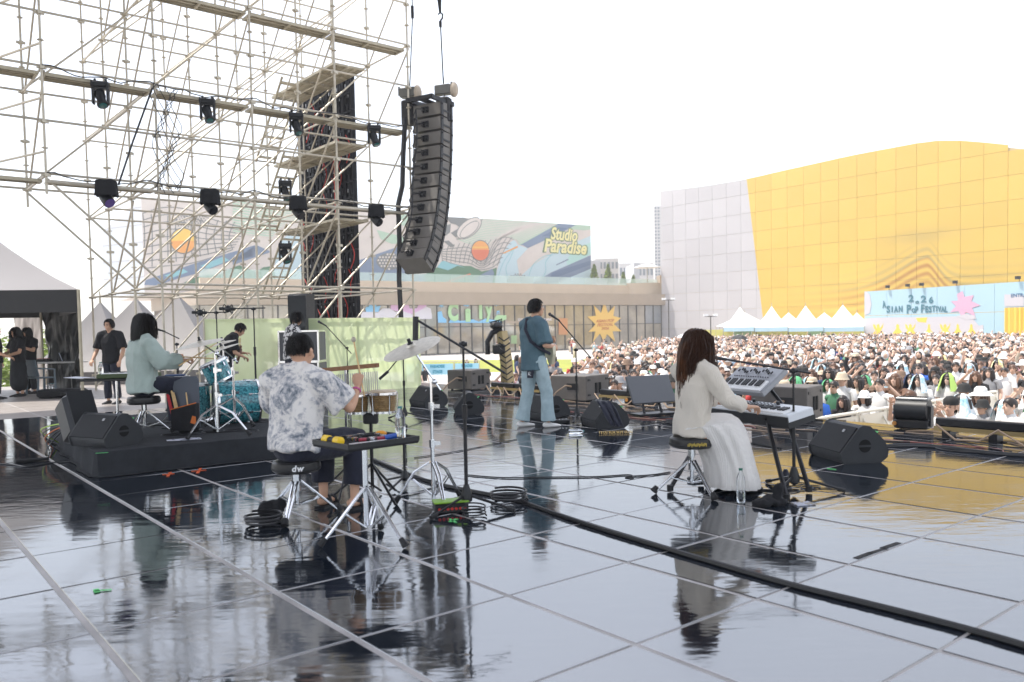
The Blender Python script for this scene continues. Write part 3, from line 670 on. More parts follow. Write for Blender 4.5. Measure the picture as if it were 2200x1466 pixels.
# ---- terrace trees
leafm = mat('sunlit_foliage', (.10, .17, .02), .6, 0, 0, col2=(.26, .34, .04), vscale=2.2)
leafd = mat('foliage', (.05, .10, .02), .6, 0, 0, col2=(.13, .20, .03), vscale=2)
barkm = mat('bark', (.10, .075, .05), .9, 0, .4, 30)
def tree(loc, h, r, label, n=900, cone=True, mt=leafm, seed=1, ls=.16, group=None):
    rg = random.Random(seed); root = empty('tree', loc, 0, label, 'tree', group)
    t = MB().tube([(0, 0, 0), (0.03, 0, h * .3), (0, .02, h * .6), (0, 0, h * .9)], [r * .09, r * .07, r * .05, r * .02], 7)
    for k in range(9):
        a = rg.random() * 6.28; z = h * (.25 + .06 * k); t.tube([(0, 0, z), (math.cos(a) * r * .5, math.sin(a) * r * .5, z + r * .4)], [r * .03, r * .01], 5)
    t.build('trunk', barkm, root)
    c = MB()
    clumps = [(rg.random() * 6.28, rg.random()) for _ in range(26)]
    for k in range(n):
        ca, cz = rg.choice(clumps); zf = min(1, max(0, cz + rg.gauss(0, .08))); rr_ = r * ((1 - zf) * .95 + .06 if cone else math.sqrt(max(.03, 1 - (2 * zf - 1) ** 2)))
        a = ca + rg.gauss(0, .35); q = rr_ * (rg.random() ** .4)
        p = Vector((math.cos(a) * q, math.sin(a) * q, h * (.2 + .8 * zf) + rg.gauss(0, .05)))
        M = Matrix.Rotation(rg.random() * 6.28, 3, 'Z') @ Matrix.Rotation(rg.random() * 3, 3, 'X'); s = ls * (.6 + rg.random() * .8)
        c.add([p + M @ Vector(v) for v in ((-s, 0, 0), (0, -s * .5, 0), (s, 0, 0), (0, s * .5, 0))], [(0, 1, 2, 3)])
    o = c.build('crown', mt, root, smooth=0); return root
for i, (x, yt, hpx, lb) in enumerate([(1277, 570, 45, 'leafy young tree against the right end of the mural wall'), (1307, 570, 46, 'tallest pointed young tree on the terrace'), (1339, 586, 30, 'bushy pointed tree between two others on the terrace'), (1361, 593, 22, 'smallest tree on the terrace left of the white parasol')]):
    Y = 124; p = at(x, yt + hpx, Y); h = hpx / F * Y; tree(p, h, h * .28, lb, 800, True, leafm, i + 3, .17)
def mass(name, loc, sx, sy, h, n, seed, label, mt=leafd, ls=.22):
    rg = random.Random(seed); root = empty(name, loc, 0, label, 'tree')
    c = MB(); cl = [Vector((rg.uniform(-sx, sx), rg.uniform(-sy, sy), h * rg.uniform(.35, .9))) for _ in range(18)]
    for k in range(n):
        b_ = rg.choice(cl); p = b_ + Vector((rg.gauss(0, 1), rg.gauss(0, 1), rg.gauss(0, .7))) * h * .16; p.z = max(p.z, .1)
        M = Matrix.Rotation(rg.random() * 6.28, 3, 'Z') @ Matrix.Rotation(rg.random() * 3, 3, 'X'); s = ls * (.6 + rg.random() * .8)
        c.add([p + M @ Vector(v) for v in ((-s, 0, 0), (0, -s * .5, 0), (s, 0, 0), (0, s * .5, 0))], [(0, 1, 2, 3)])
    c.build('crown', mt, root, smooth=0)
    MB().tube([(0, 0, 0), (.1, 0, h * .4), (0, .1, h * .8)], [h * .05, h * .04, h * .01], 7).build('trunk', barkm, root)
p = at(25, 700, 34); mass('tree', (p.x, p.y, GZ), 1.3, 1.2, 2.7, 2600, 4, 'yellow-green bush-like tree beyond the open side of the black tent', leafm, .1)
p = at(-30, 700, 40); mass('tree', (p.x, p.y, GZ), 2.5, 1.5, 3.2, 2200, 5, 'rounded bright tree at the far left edge of the picture', leafm, .13)

# ---- terrace parasol
def parasol(p, r, h, label):
    root = empty('parasol', p, 0, label, 'parasol')
    MB().cyl((0, 0, 0), (0, 0, h), .06, 8).build('pole', alu, root)
    MB().lathe([(r, h * .82), (r * 1.0, h * .86), (r * .5, h * .97), (.05, h * 1.06)], n=8).build('canopy', white, root, smooth=0)
p = at(1391, 607, 121); parasol(p, 2.0, 2.6, 'white parasol open on the terrace near the slim tower')

# ---- entrance banner wall
P = at(1857, 627, 88); P2 = at(2200, 605, 71.8); BW = Wall((P.x, P.y, 0), (P2 - P))
L = (Vector((P2.x, P2.y, 0)) - Vector((P.x, P.y, 0))).length * 1.35; zt = P.z
ban = empty('entrance_banner_wall', (P.x, P.y, GZ), 0, 'pale blue printed festival banner wall with lamps on its top edge', 'banner')
sky_b = flatm('banner_blue', (.38, .54, .61)); sky_w = flatm('banner_white', (.54, .51, .53)); sky_p = flatm('banner_pink', (.62, .36, .48)); bt = flatm('banner_print', (.05, .17, .22)); by = flatm('banner_yellow', (.82, .55, .08))
C5 = (1400, 560, 2.75)
n_ = 8; pwid = L / n_; zmid = BW.tz(1857, 679)[1]
for i in range(n_):
    for j, (za, zb) in enumerate(((GZ, zmid - .02), (zmid + .02, zt))):
        MB().prism([(i * pwid + .015, za), ((i + 1) * pwid - .015, za), ((i + 1) * pwid - .015, zb), (i * pwid + .015, zb)], Vector((P.x, P.y, 0)) - ban.location, BW.d, Z, BW.n * -.25).build('panel', sky_b, ban, smooth=0)
def bp_(px, mt, off, name='printed_shape'): return BW.poly(px, mt, off, name, ban, thick=.01, crop=C5)
bp_([(1262, 342), (1400, 336), (1600, 335), (1800, 330), (1900, 345), (1935, 385), (1960, 380), (1962, 480), (1262, 480)], sky_w, .02)
bp_([(1262, 180), (1290, 200), (1300, 260), (1290, 310), (1262, 325)], sky_w, .02)
bp_([(2085, 200), (2200, 205), (2200, 270), (2085, 272)], sky_w, .02)
bp_([(1838, 180), (1850, 215), (1905, 205), (1890, 240), (1945, 265), (1895, 280), (1915, 330), (1860, 305), (1835, 335), (1815, 300), (1765, 305), (1800, 270), (1770, 240), (1812, 238), (1805, 200)], sky_p, .03)
bp_([(1800, 330), (1860, 315), (1910, 325), (1920, 345), (1860, 350)], sky_w, .035)
x = 1372
for ch, x, y, h, w, ro in (('A', 1375, 262, 42, 22, .1), ('S', 1400, 290, 40, 20, 0), ('I', 1422, 290, 34, 7, 0), ('A', 1445, 290, 36, 24, 0), ('N', 1472, 288, 36, 22, 0), ('P', 1520, 290, 50, 26, 0), ('O', 1548, 296, 24, 20, 0), ('P', 1566, 292, 36, 18, 0), ('F', 1602, 286, 46, 20, 0), ('E', 1626, 290, 38, 17, 0), ('S', 1646, 290, 34, 18, 0), ('T', 1668, 286, 34, 22, 0), ('I', 1686, 286, 32, 6, 0), ('V', 1702, 288, 32, 20, 0), ('A', 1722, 290, 32, 22, 0), ('L', 1740, 290, 34, 16, 0),
                           ('2', 1534, 226, 40, 30, 0), ('o', 1570, 244, 24, 22, 0), ('2', 1608, 230, 40, 32, 0), ('6', 1652, 236, 36, 26, .1)):
    BW.text(ch, x, y, h, bt, .04, ban, offset=.05, wpx=w, crop=C5, rot=ro)
BW.text('ENTRANCE', 2200, 205, 22, flatm('banner_navy', (.03, .12, .25)), .04, ban, offset=.02, wpx=158, crop=C5)
def crowdfig(cx, w, y0, arms):
    p = [(cx - w, 460), (cx - w * .8, 425), (cx - w * .45, 412)]
    if arms: p += [(cx - w * .8, 400), (cx - w * .9, 375), (cx - w * .55, 380), (cx - w * .3, 402)]
    p += [(cx - w * .25, 400), (cx - w * .25, 382), (cx, 374), (cx + w * .25, 382), (cx + w * .25, 400)]
    if arms: p += [(cx + w * .5, 392), (cx + w * .9, 370), (cx + w * .8, 395)]
    return p + [(cx + w * .5, 412), (cx + w * .85, 425), (cx + w, 460)]
for cx, w, a in ((1340, 34, 1), (1455, 34, 0), (1530, 34, 1), (1640, 26, 0), (1735, 34, 1), (1810, 28, 0), (1890, 30, 0)): bp_(crowdfig(cx, w, 0, a), by, .03, 'printed_figure')
bp_([(1562, 340), (1630, 336), (1622, 368), (1575, 362)], by, .03, 'printed_flag')
# doorway curtain
mb = MB(); pts = []
for k in range(22):
    t, z = BW.tz(1400 + (2090 + k * 9) / 2.75, 660); pts.append((t, .12 + .1 * math.sin(k * 1.9)))
zc = BW.tz(2180, 661)[1]; vs = []
for t, o_ in pts: q = Vector((P.x, P.y, 0)) + BW.d * t + BW.n * o_ - ban.location; vs += [q + Z * zc, q + Z * GZ]
mb.add(vs, [(2 * i, 2 * i + 1, 2 * i + 3, 2 * i + 2) for i in range(21)]); mb.build('yellow_curtain', by, ban)
for k, x in enumerate((1910, 1953, 1983, 2055, 2190)):
    t, _ = BW.tz(x, 620); m_ = MB(); q = Vector((P.x, P.y, 0)) + BW.d * t - ban.location
    m_.cyl(q + Z * zt, q + Z * (zt + .25), .03, 6); m_.box(q + Z * (zt + .35) + BW.n * .2, (.35, .3, .28)); m_.build('floodlight', blackm, ban)

# ---- white pagoda tents
tentw = mat('tent_canvas', (.80, .80, .80), .7, 0, .1, 3); valb = flatm('valance_blue', (.50, .70, .78))
def pagoda(cs, peak, zg, ze, mt, label, val=None, group=None, legs=True, vh=.45):
    """cs: four ground corners in order"""
    e1, e2 = Vector(cs[1]) - Vector(cs[0]), Vector(cs[2]) - Vector(cs[1]); flip = e1.cross(e2).z > 0
    c = sum((Vector(p) for p in cs), Vector()) / 4; root = empty('pagoda_tent', (c.x, c.y, zg), 0, label, 'tent', group)
    m_ = MB(); N = 8; K = 6; pk = Vector((0, 0, peak - zg)); rings = []
    for k in range(K + 1):
        f = k / K; ring = []
        for i in range(4):
            a, b = Vector(cs[i]) - c, Vector(cs[(i + 1) % 4]) - c
            for j in range(N):
                u = j / N; e = a.lerp(b, u); e.z = ze - zg + .0
                sag = 4 * u * (1 - u)
                h = f ** 1.6 * .4 + f * .6
                q = e.lerp(Vector((0, 0, e.z)), f); q.z = (ze - zg) + (peak - ze) * (h if True else 0) - sag * .25 * (1 - f) * f
                ring.append(q)
        rings.append(ring)
    n4 = 4 * N; vs = [q for r in rings for q in r]; fs = []
    for k in range(K):
        for j in range(n4): l = (j + 1) % n4; fs.append((k * n4 + j, k * n4 + l, k * n4 + n4 + l, k * n4 + n4 + j) if flip else (k * n4 + j, k * n4 + n4 + j, k * n4 + n4 + l, k * n4 + l))
    m_.add(vs, fs); m_.build('canopy', mt, root, smooth=50)
    if val:
        v_ = MB()
        for i in range(4):
            a, b = Vector(cs[i]) - c, Vector(cs[(i + 1) % 4]) - c; d = (b - a).normalized(); nn = Vector((d.y, -d.x, 0)) * .02
            a.z = b.z = ze - zg - .01; v_.add([a, b, b - Z * vh, a - Z * vh, a + nn, b + nn, b + nn - Z * vh, a + nn - Z * vh], [(0, 1, 2, 3), (7, 6, 5, 4), (3, 2, 6, 7), (0, 4, 5, 1)])
        v_.build('valance', val, root, smooth=0)
    if legs:
        for p_ in cs: q = Vector(p_) - c; q.z = 0; MB().cyl(q, q + Z * (ze - zg), .04, 6).build('leg', alu, root)
    MB().cyl(pk - Z * .1, pk + Z * .35, .05, 6, r2=.02).build('finial', alu, root)
    return root
xs = [1554, 1621, 1693, 1770, 1857]
for k in range(4):
    Ya, Yb = 92 - k * 1.5, 90.5 - k * 1.5
    a, b = at(xs[k], 706, Ya), at(xs[k + 1], 706, Yb); bk = Vector((.35, 1, 0)).normalized() * 4.6
    pz = at((xs[k] + xs[k + 1]) / 2, 660 - k * 1.5, Ya + 2.5).z
    rt = pagoda([a.xy.to_3d(), b.xy.to_3d(), (b + bk).xy.to_3d(), (a + bk).xy.to_3d()], pz, GZ, a.z + .1, tentw, 'white peaked tent with blue valance, %s in the front row of four' % ['leftmost', 'second from left', 'third from left', 'rightmost'][k], valb, 'white peaked tents before the yellow hall')
for k in range(4):
    xa, xb = (xs[k] + xs[k + 1]) / 2 - (8 if k == 0 else 0), ((xs[k + 1] + xs[k + 2]) / 2 if k < 3 else 1875)
    if k == 0: xa = 1538
    Ya = 97.5 - k * 1.5; a, b = at(xa, 705, Ya), at(xb, 705, Ya - 1.5); bk = Vector((.35, 1, 0)).normalized() * 5
    pagoda([a.xy.to_3d(), b.xy.to_3d(), (b + bk).xy.to_3d(), (a + bk).xy.to_3d()], at((xa + xb) / 2, 672, Ya + 2.5).z, GZ, a.z + .2, tentw, 'white peaked tent without valance, %s in the back row of four' % ['leftmost', 'second from left', 'third from left', 'rightmost'][k], None, 'white peaked tents before the yellow hall')
hp = at(1500, 712, 97); hp2 = at(1857, 712, 92); hd_ = Vector((hp2.x - hp.x, hp2.y - hp.y, 0)); HW = Wall((hp.x, hp.y, 0), hd_); hoard = empty('yellow_hoarding', (hp.x, hp.y, GZ), 0, 'low yellow hoarding behind the crowd, under the white tents', 'hoarding')
for k in range(9):
    w_ = hd_.length / 9; MB().prism([(k * w_ + .02, GZ), ((k + 1) * w_ - .02, GZ), ((k + 1) * w_ - .02, hp.z + .15), (k * w_ + .02, hp.z + .15)], Vector((hp.x, hp.y, 0)) - hoard.location, HW.d, Z, HW.n * -.08).build('panel', flatm('hoarding_yellow', (.66, .60, .16)) if k % 4 != 2 else greenp, hoard, smooth=0)
# lamp post by the hall
def lamppost(p, h, label):
    r = empty('lamp_post', p, 0, label, 'lamp post'); MB().cyl((0, 0, 0), (0, 0, h), .07, 8).build('pole', framem, r)
    MB().box((0, 0, h), (1.4, .1, .1)).build('crossbar', framem, r)
    for s in (-.55, .55): MB().box((s, 0, h + .15), (.5, .4, .25)).build('lamp_head', white, r)
p = at(1527, 712, 95); p.z = GZ; lamppost(p, at(1527, 680, 95).z - GZ, 'twin headed lamp post between the glass building and white tents')
p = at(1437, 712, 100); p.z = GZ; lamppost(p, at(1437, 645, 100).z - GZ, 'tall lamp post in front of the glass building, right end')

# ---- haze volume added to lift the blacks and veil the distance
hm = bpy.data.materials.new('veiling_haze'); hm.use_nodes = True; hn_ = hm.node_tree.nodes; hn_.remove(hn_['Principled BSDF']); pv = hn_.new('ShaderNodeVolumePrincipled'); pv.inputs['Color'].default_value = (.97, .96, .95, 1); pv.inputs['Density'].default_value = .0015; pv.inputs['Anisotropy'].default_value = .3
hm.node_tree.links.new(pv.outputs[0], hn_['Material Output'].inputs['Volume'])
hz = MB().box((60, 115, 21), (420, 300, 48)).build('haze', hm, smooth=0); hz['kind'] = 'stuff'
# ================================================================ SCAFFOLD WING
SF = 1.03; SG = rad(39.5)
SU = Vector((math.cos(SG), math.sin(SG), 0)); SV = Vector((math.sin(SG), -math.cos(SG), 0))
S0 = EYE + (Vector((-2.3675, 20.0, 0)) - Vector((0, 0, 0))) * SF; S0.z = 0
su, sv = 1.9527 * SF, 1.9035 * SF
zz = lambda z: H + (z - H) * SF
LV = [2.378 - 1.95, 2.378, 3.355, 4.339, 5.30, 6.269, 7.24, 8.221, 9.2, 10.17, 11.14]
ZL = [zz(z) for z in LV]     # index: 0 base, 1=2.38, 3=4.34, 5=6.27, 7=8.22, 9=10.17
def nd(i, r, z): return S0 - SU * (su * i) - SV * (sv * r) + Z * z
sc_root = empty('scaffold_tower', S0, 0, 'tall galvanised pipe scaffold wing with plank walkways and a stair at stage side', 'scaffold')
so = S0.copy()
_pc = {}
def pipe(name, a, b, r=.024, mt=None):
    a = Vector(a) - so; b = Vector(b) - so; L = (b - a).length; key = (round(L, 3), r, name)
    if key not in _pc:
        m_ = MB().tube([(0, 0, 0), (0, 0, L)], r, 8)
        _pc[key] = m_.mesh(name, mt or galv)
    q = (b - a).to_track_quat('Z', 'Y'); M = Matrix.Translation(a) @ q.to_matrix().to_4x4()
    return inst(name, _pc[key], sc_root, mat4=M)
couple = MB()
TOP = ZL[10]
for r in range(4):
    for i in range(6):
        z0 = 0.0; z1 = TOP
        if i >= 4: z0 = ZL[3] - .35
        if i == 5 and r > 0: continue
        if i == 4 and r > 1: continue
        if i == 5: continue
        pipe('post', nd(i, r, z0), nd(i, r, z1), .025)
        for k, z in enumerate(ZL):
            if z < z0: continue
            for dz in (0, .49 * SF * 1.0):
                c = nd(i, r, z + dz) - so
                couple.lathe([(.025, -.012), (.062, -.008), (.062, .008), (.025, .012)], c, (0, 0, 1), 8, caps=False)
            # wedge heads
            for d in (SU, SV): couple.box(nd(i, r, z) - so + d * .05, (.07, .03, .055), RZ(SG)); couple.box(nd(i, r, z) - so - d * .05, (.07, .03, .055), RZ(SG))
ck = couple.build('coupler', galv, sc_root); ck['kind'] = 'stuff'
full = [1, 3, 5, 7, 9]
for r in range(4):
    lv = [1, 3, 4, 5, 6, 7, 8, 9] if r == 0 else [1, 3, 5, 7, 9]
    for k in lv:
        z = ZL[k] + .03
        for i in range(5):
            if i >= 4 and r > 1: continue
            if i == 3 and r > 1: continue
            if k == 1 and i >= 3: continue
            a, b = nd(i, r, z), nd(i + 1, r, z)
            if i == 4: b = nd(4.9, r, z)
            pipe('ledger', a, b)
for i in range(5):
    for r in range(3):
        if i == 4 and r > 0: continue
        for k in full:
            if k == 1 and i == 4: continue
            pipe('ledger', nd(i, r, ZL[k] + .0), nd(i, r + 1, ZL[k] + .0))
        for k0, k1 in ((3, 1), (5, 3), (7, 5), (9, 7)):
            if i == 4 and k1 == 1: continue
            if (i + r) % 2 == 0 or r == 0: pipe('brace', nd(i, r, ZL[k0] - .05) + SU * .04, nd(i, r + 1, ZL[k1] + .05) + SU * .04, .021)
# braces in the long planes
for r in range(4):
    for i in range(4):
        for k0, k1 in ((3, 1), (5, 3), (7, 5), (9, 7)):
            if r == 0 and k1 != 1: continue
            if r in (2, 3) and i >= 3: continue
            if i >= 3 and k1 == 1:
                continue
            pipe('brace', nd(i, r, ZL[k0] - .05) + SV * .04, nd(i + 1, r, ZL[k1] + .05) + SV * .04, .021)
for i in range(3):
    for r in (0, 1, 3): 
        pipe('brace', nd(i, r, ZL[1] - .05) + SV * .04, nd(i + 1, r, 0.1) + SV * .04, .021)
for r in (0, 1): pipe('brace', nd(4, r, ZL[3] - .05), nd(3, r, ZL[1] + .05), .024)
# lower chord towards the left opening
for r in (0, 1, 2): pipe('ledger', nd(3, r, ZL[1]), nd(3, r + 1, ZL[1]))
# beams (double chord lattice) on face row at 4.34
for k, zo in ((3, 0.0),):
    for i in range(4):
        pipe('ledger', nd(i, 0, ZL[k] - .13) + SV * .03, nd(i + 1, 0, ZL[k] - .13) + SV * .03, .03)
# planks
def plank(a, b, w, side, n=1):
    a = Vector(a) - so; b = Vector(b) - so; d = (b - a); L = d.length; d.normalize(); s = Vector(side).normalized()
    M3 = Matrix((d, s, d.cross(s))).transposed()
    m_ = MB(); c = (a + b) / 2
    m_.box(c, (L, w, .012), M3)
    for q in (-1, 1): m_.box(c + s * q * (w / 2 - .012) - Z * .031, (L, .022, .05), M3)
    for q in (-.18, 0, .18): m_.box(c + s * (q * w / .5) - Z * .018, (L - .1, .03, .024), M3)
    for e in (a, (a + b) / 2, b): m_.box(e - Z * .035, (.05, w, .04), M3)
    m_.build('plank', alu, sc_root, smooth=0)
for k, hi in ((7, 0), (5, 0), (3, 0)):
    for i in range(5):
        off = .28
        z = ZL[k] - .06
        a, b = nd(i + .03, off / sv, z), nd(min(i + .97, 4.9), off / sv, z)
        if k == 3: 
            plank(a, b, .26, SV)
        else: plank(a, b, .42, SV)
for k in (9,):
    plank(nd(1.0, .0, ZL[k] - .06) - SU * .3, nd(1.0, 1.0, ZL[k] - .06) - SU * .3, .5, SU)
for k in (7, 5, 3):
    for r in (1, 2): 
        for o_ in (.30, .78): plank(nd(0, r + .02, ZL[k] - .06) - SU * o_, nd(0, r + .98, ZL[k] - .06) - SU * o_, .44, SU)
# left access ramp of planks
for o_ in (.3, .8): plank(nd(4.45 + o_ * .4, .05, ZL[3] - .06), nd(4.45 + o_ * .4, .95, ZL[3] - .06), .4, SU)
# stairs
def stair(p0, p1, w, side, n):
    p0 = Vector(p0) - so; p1 = Vector(p1) - so; s = Vector(side).normalized(); d = (p1 - p0).normalized()
    root = bpy.data.objects.new('staircase', None); COL.objects.link(root); root.parent = sc_root
    for q in (-1, 1): MB().tube([p0 + s * q * w / 2, p1 + s * q * w / 2], .032, 6).build('stringer', alu, root)
    h = Vector((d.x, d.y, 0)).normalized()
    tm = MB().box((0, 0, 0), (.20, w, .035), Matrix((h, s, h.cross(s))).transposed()).mesh('tread', alu, smooth=0)
    for k in range(n): inst('tread', tm, root, p0.lerp(p1, (k + .5) / n))
for k0, k1, i0 in ((7, 5, 1), (5, 3, 1), (3, 1, 1)):
    stair(nd(.62, 2.0, ZL[k0] - .05), nd(.62, 3.0, ZL[k1]), .55, SU, 8)
# cables on the face
cb = MB()
for (x0, y0, x1, y1, sg) in ((70 + 350, 250, 640, 300, 6),):
    pass
def fcable(pts, r=.012, n=5):
    cb.tube([Vector(p) - so for p in pts], r, n)
rg = random.Random(5)
for k, zc in ((5, 0), (3, 0)):
    pts = []
    for j in range(60):
        i = 4 - j * 4 / 59; pts.append(nd(i, -.03, ZL[k] + .05 + .05 * math.sin(j * 1.1) * rg.random() - (.1 * abs(math.sin(i * 3.1)))))
    fcable(pts)
for j in range(7):
    i = 3.0 - .03 * j; z0 = ZL[5]; pts = []
    for q in range(16): pts.append(nd(i + .06 * math.sin(q * .9 + j), -.05, z0 - q * .14 + .05 * math.sin(q + j)))
    fcable(pts, .008)
fcable([nd(3.05, -.1, ZL[5] - .1), nd(3.25, -.1, ZL[4] - .2), nd(3.4, -.1, ZL[3] - .1)], .02)
ob = cb.build('cable_run', cablem, sc_root); 
# left angled handrail pipes
for k in (8, 7, 6, 5, 4):
    a = nd(4, 0, ZL[k] - .55); d = Vector((-.857, .515, 0)); pipe('handrail', a, a + d * 2.6, .024)

# dark rigging straps and hooks at far left lamp
# ---------------------------------------------------------------- moving heads
def moving_head(kind, loc, rz, label, covered=False, violet=False):
    r = empty('stage_light', loc, rz, label, 'stage light', 'stage lights clamped along the scaffold face')
    m_ = MB(); m_.bbox((0, 0, -.12), (.40, .26, .13), .02)
    for s in (-1, 1): m_.cyl((s * .12, 0, -.06), (s * .12, 0, .03), .03, 8); m_.box((s * .17, -.14, -.12), (.03, .03, .16))
    m_.build('base', blackm, r)
    if covered:
        cvr = MB(); N = 20; 
        for ring, (w, d, z) in enumerate(((.20, .14, .0), (.23, .17, -.03), (.24, .18, -.16), (.25, .19, -.30), (.26, .20, -.38))):
            for j in range(N):
                a = 2 * math.pi * j / N; c, s_ = math.cos(a), math.sin(a); c = math.copysign(abs(c) ** .45, c); s_ = math.copysign(abs(s_) ** .45, s_)
                cvr.v.append(Vector((c * w, s_ * d, z + .02 * math.sin(j * 2.3 + ring))))
        for ring in range(4):
            for j in range(N): l = (j + 1) % N; cvr.f.append((ring * N + j, ring * N + l, ring * N + N + l, ring * N + N + j))
        cvr.f.append(tuple(range(N))); cvr.m = [0] * len(cvr.f); cvr.build('rain_cover', blackcloth, r)
        zc = -.42
        m_ = MB(); m_.box((-.10, 0, zc), (.03, .09, .20)); m_.box((.10, 0, zc), (.03, .09, .2)); m_.build('yoke', blackp, r)
        m_ = MB(); m_.lathe([(.04, -.17), (.12, -.15), (.135, 0), (.14, .12), (.13, .15)], (0, 0, zc - .05), Vector((.55, -.5, -.6)), 16); m_.build('head', blackp, r)
        m_ = MB(); ax = Vector((.55, -.5, -.6)).normalized(); m_.lathe([(.12, 0), (.12, .01)], Vector((0, 0, zc - .05)) + ax * .148, ax, 16); m_.build('lens', mat('lens_violet', (.10, .06, .22), .15) if violet else mat('lens_dark', (.012, .012, .016), .12), r)
    else:
        m_ = MB()
        for s in (-1, 1): m_.bbox((s * .165, 0, -.38), (.06, .16, .42), .02)
        m_.box((0, 0, -.20), (.34, .14, .05)); m_.build('yoke', blackp, r)
        ax = Vector((.25, -.40, -.85)).normalized(); c = Vector((0, 0, -.42))
        m_ = MB(); m_.lathe([(.05, -.20), (.115, -.17), (.12, -.02), (.105, .02), (.10, .16), (.13, .18), (.13, .24), (.105, .245)], c, ax, 18, caps=True); m_.build('head', blackp, r)
        m_ = MB(); m_.lathe([(.10, 0), (.06, .012), (.01, .016)], c + ax * .243, ax, 16); m_.build('lens', mat('lens_glass', (.01, .10, .10), .06, ior=1.7), r)
    r.scale = (.8,) * 3
    return r
order = ['leftmost', 'second from the left', 'third from the left', 'rightmost']
for n_, (x, y) in enumerate(((215, 170), (445, 207), (636, 238), (803, 265))):
    w = S0; t, z = onp(x, y, S0 + SV * .02, SU); p = S0 + SU * t + SV * .02; p.z = z - .02
    moving_head('open', p, SG - .45, 'moving-head light, %s of the four bare ones under the upper ledger' % order[n_])
for n_, (x, y) in enumerate(((228, 388), (451, 408), (640, 422), (808, 440))):
    t, z = onp(x, y, S0 + SV * .06, SU); p = S0 + SU * t + SV * .06; p.z = z
    moving_head('cov', p, SG - .5, 'cloth-covered moving head, %s of the four on the lower walkway' % order[n_], True, n_ == 0)
for x, y, lb in ((612, 385, 'black spotlight hanging behind the stairs, upper one'), (612, 520, 'black spotlight hanging behind the stairs, lower one')):
    p = at(x, y, 20.5); moving_head('x', p, .3, lb)

# ---------------------------------------------------------------- LED wall (rear side)
ledm = mat('led_cabinet', (.007, .007, .010), .5, 0, .3, 60, spec=.25); ledf = mat('led_frame', (.03, .032, .04), .4, .5); redc = mat('red_cable', (.55, .03, .02), .45)
LP = S0 + SU * .32
def ledx(x): return onp(x, 500, LP, SV)[0]
ta, tb = ledx(650), ledx(768); _, zt1 = onp(768, 154, LP, SV); _, zb1 = onp(768, 690, LP, SV)
led = empty('led_wall', (LP.x, LP.y, 0), 0, 'tall black rear side of an LED screen wall with red cables', 'LED screen')
nc = max(5, round((tb - ta) / .5)); cw = (tb - ta) / nc; ch_ = .98; z = zt1; row = 0
Rl = Matrix((SV, SU, Z)).transposed()
cab = MB(); cab.box((0, 0, 0), (cw - .012, .08, ch_ - .012)); 
for s in (-1, 1): cab.box((s * (cw / 2 - .03), -.06, 0), (.035, .05, ch_ - .02))
cab.box((0, -.06, ch_ / 2 - .03), (cw - .1, .05, .035)); cab.box((0, -.06, 0), (cw - .1, .04, .04)); cab.box((.0, -.055, 0), (.03, .04, ch_ - .03)); cab.box((.11, -.06, ch_ * .22), (.07, .05, .22)); cab.box((-.10, -.06, -ch_ * .22), (.06, .05, .18))
cm_ = cab.mesh('cabinet', ledm, smooth=0)
tagm = mat('cabinet_label', (.4, .42, .45), .4)
lab = MB()
while z - ch_ > -.2:
    for i in range(nc):
        p = LP + SV * (ta + (i + .5) * cw) - Vector((LP.x, LP.y, 0)); p.z = z - ch_ / 2
        M = Matrix.Translation(p) @ Rl.to_4x4(); inst('cabinet', cm_, led, mat4=M)
        q = Rl @ Vector((-.02, -.115, ch_ * .2)); lab.box(p + q, (.03, .01, .10), Rl); lab.box(p + Rl @ Vector((.09, -.09, -.1)), (.012, .01, .08), Rl)
    z -= ch_; row += 1
lb_ = lab.build('connector', tagm, led, smooth=0); lb_['kind'] = 'stuff'
rc = MB(); rg = random.Random(2)
for i in range(nc):
    for k in range(row):
        if rg.random() < .6:
            x0 = ta + (i + .3 + .4 * rg.random()) * cw; zc = zt1 - k * ch_ - ch_ * rg.random(); pts = []
            for q in range(7): u = q / 6; pts.append(LP + SV * (x0 + .25 * math.sin(u * 3.1) * (1 if rg.random() > .1 else .4)) - SU * (.15) + Z * (zc - u * ch_ * .8) - Vector((LP.x, LP.y, 0)))
            rc.tube(pts, .013, 5)
for s in range(3):
    x0 = tb - (1.6 + .07 * s) * cw; rc.tube([LP + SV * (x0 + .03 * math.sin(q * .8 + s)) - SU * .2 + Z * (zt1 - 1.5 - q * .5) - Vector((LP.x, LP.y, 0)) for q in range(13)], .018, 5)
rc.build('red_cable', redc, led)

# ---------------------------------------------------------------- line array
AY = 20.6
top = at(930, 228, AY); ARot = rad(-30)       # rear (local -y) faces the camera-left, right side shows
la = empty('line_array', (top.x, top.y, top.z), ARot, 'curved hanging column of a dozen dark grey speakers on the stage side', 'loudspeaker')
bw, bd, bh = .80, .54, .365
yy, zc_, ang = 0.0, -.16, 0.0
angs = [1, 1.2, 1.5, 1.5, 1.8, 2, 2.2, 2.8, 3.4, 5, 6, 6.5]
trapez = [(-bd / 2, -bh * .40), (bd / 2, -bh * .5), (bd / 2, bh * .5), (-bd / 2, bh * .40)]
boxm = MB().prism(trapez, (-bw / 2, 0, 0), (0, 1, 0), (0, 0, 1), (bw, 0, 0)).mesh('speaker_box', spkgrey, smooth=0)
conn = MB(); conn.box((-.02, -bd / 2 - .02, 0), (.16, .03, .15))
for s in (-1, 1):
    for q in (-1, 1): conn.cyl((s * .05 - .02, -bd / 2 - .03, q * .04), (s * .05 - .02 , -bd / 2 - .10, q * .04), .022, 8)
connm = conn.mesh('connector_plate', blackp)
sdms = []
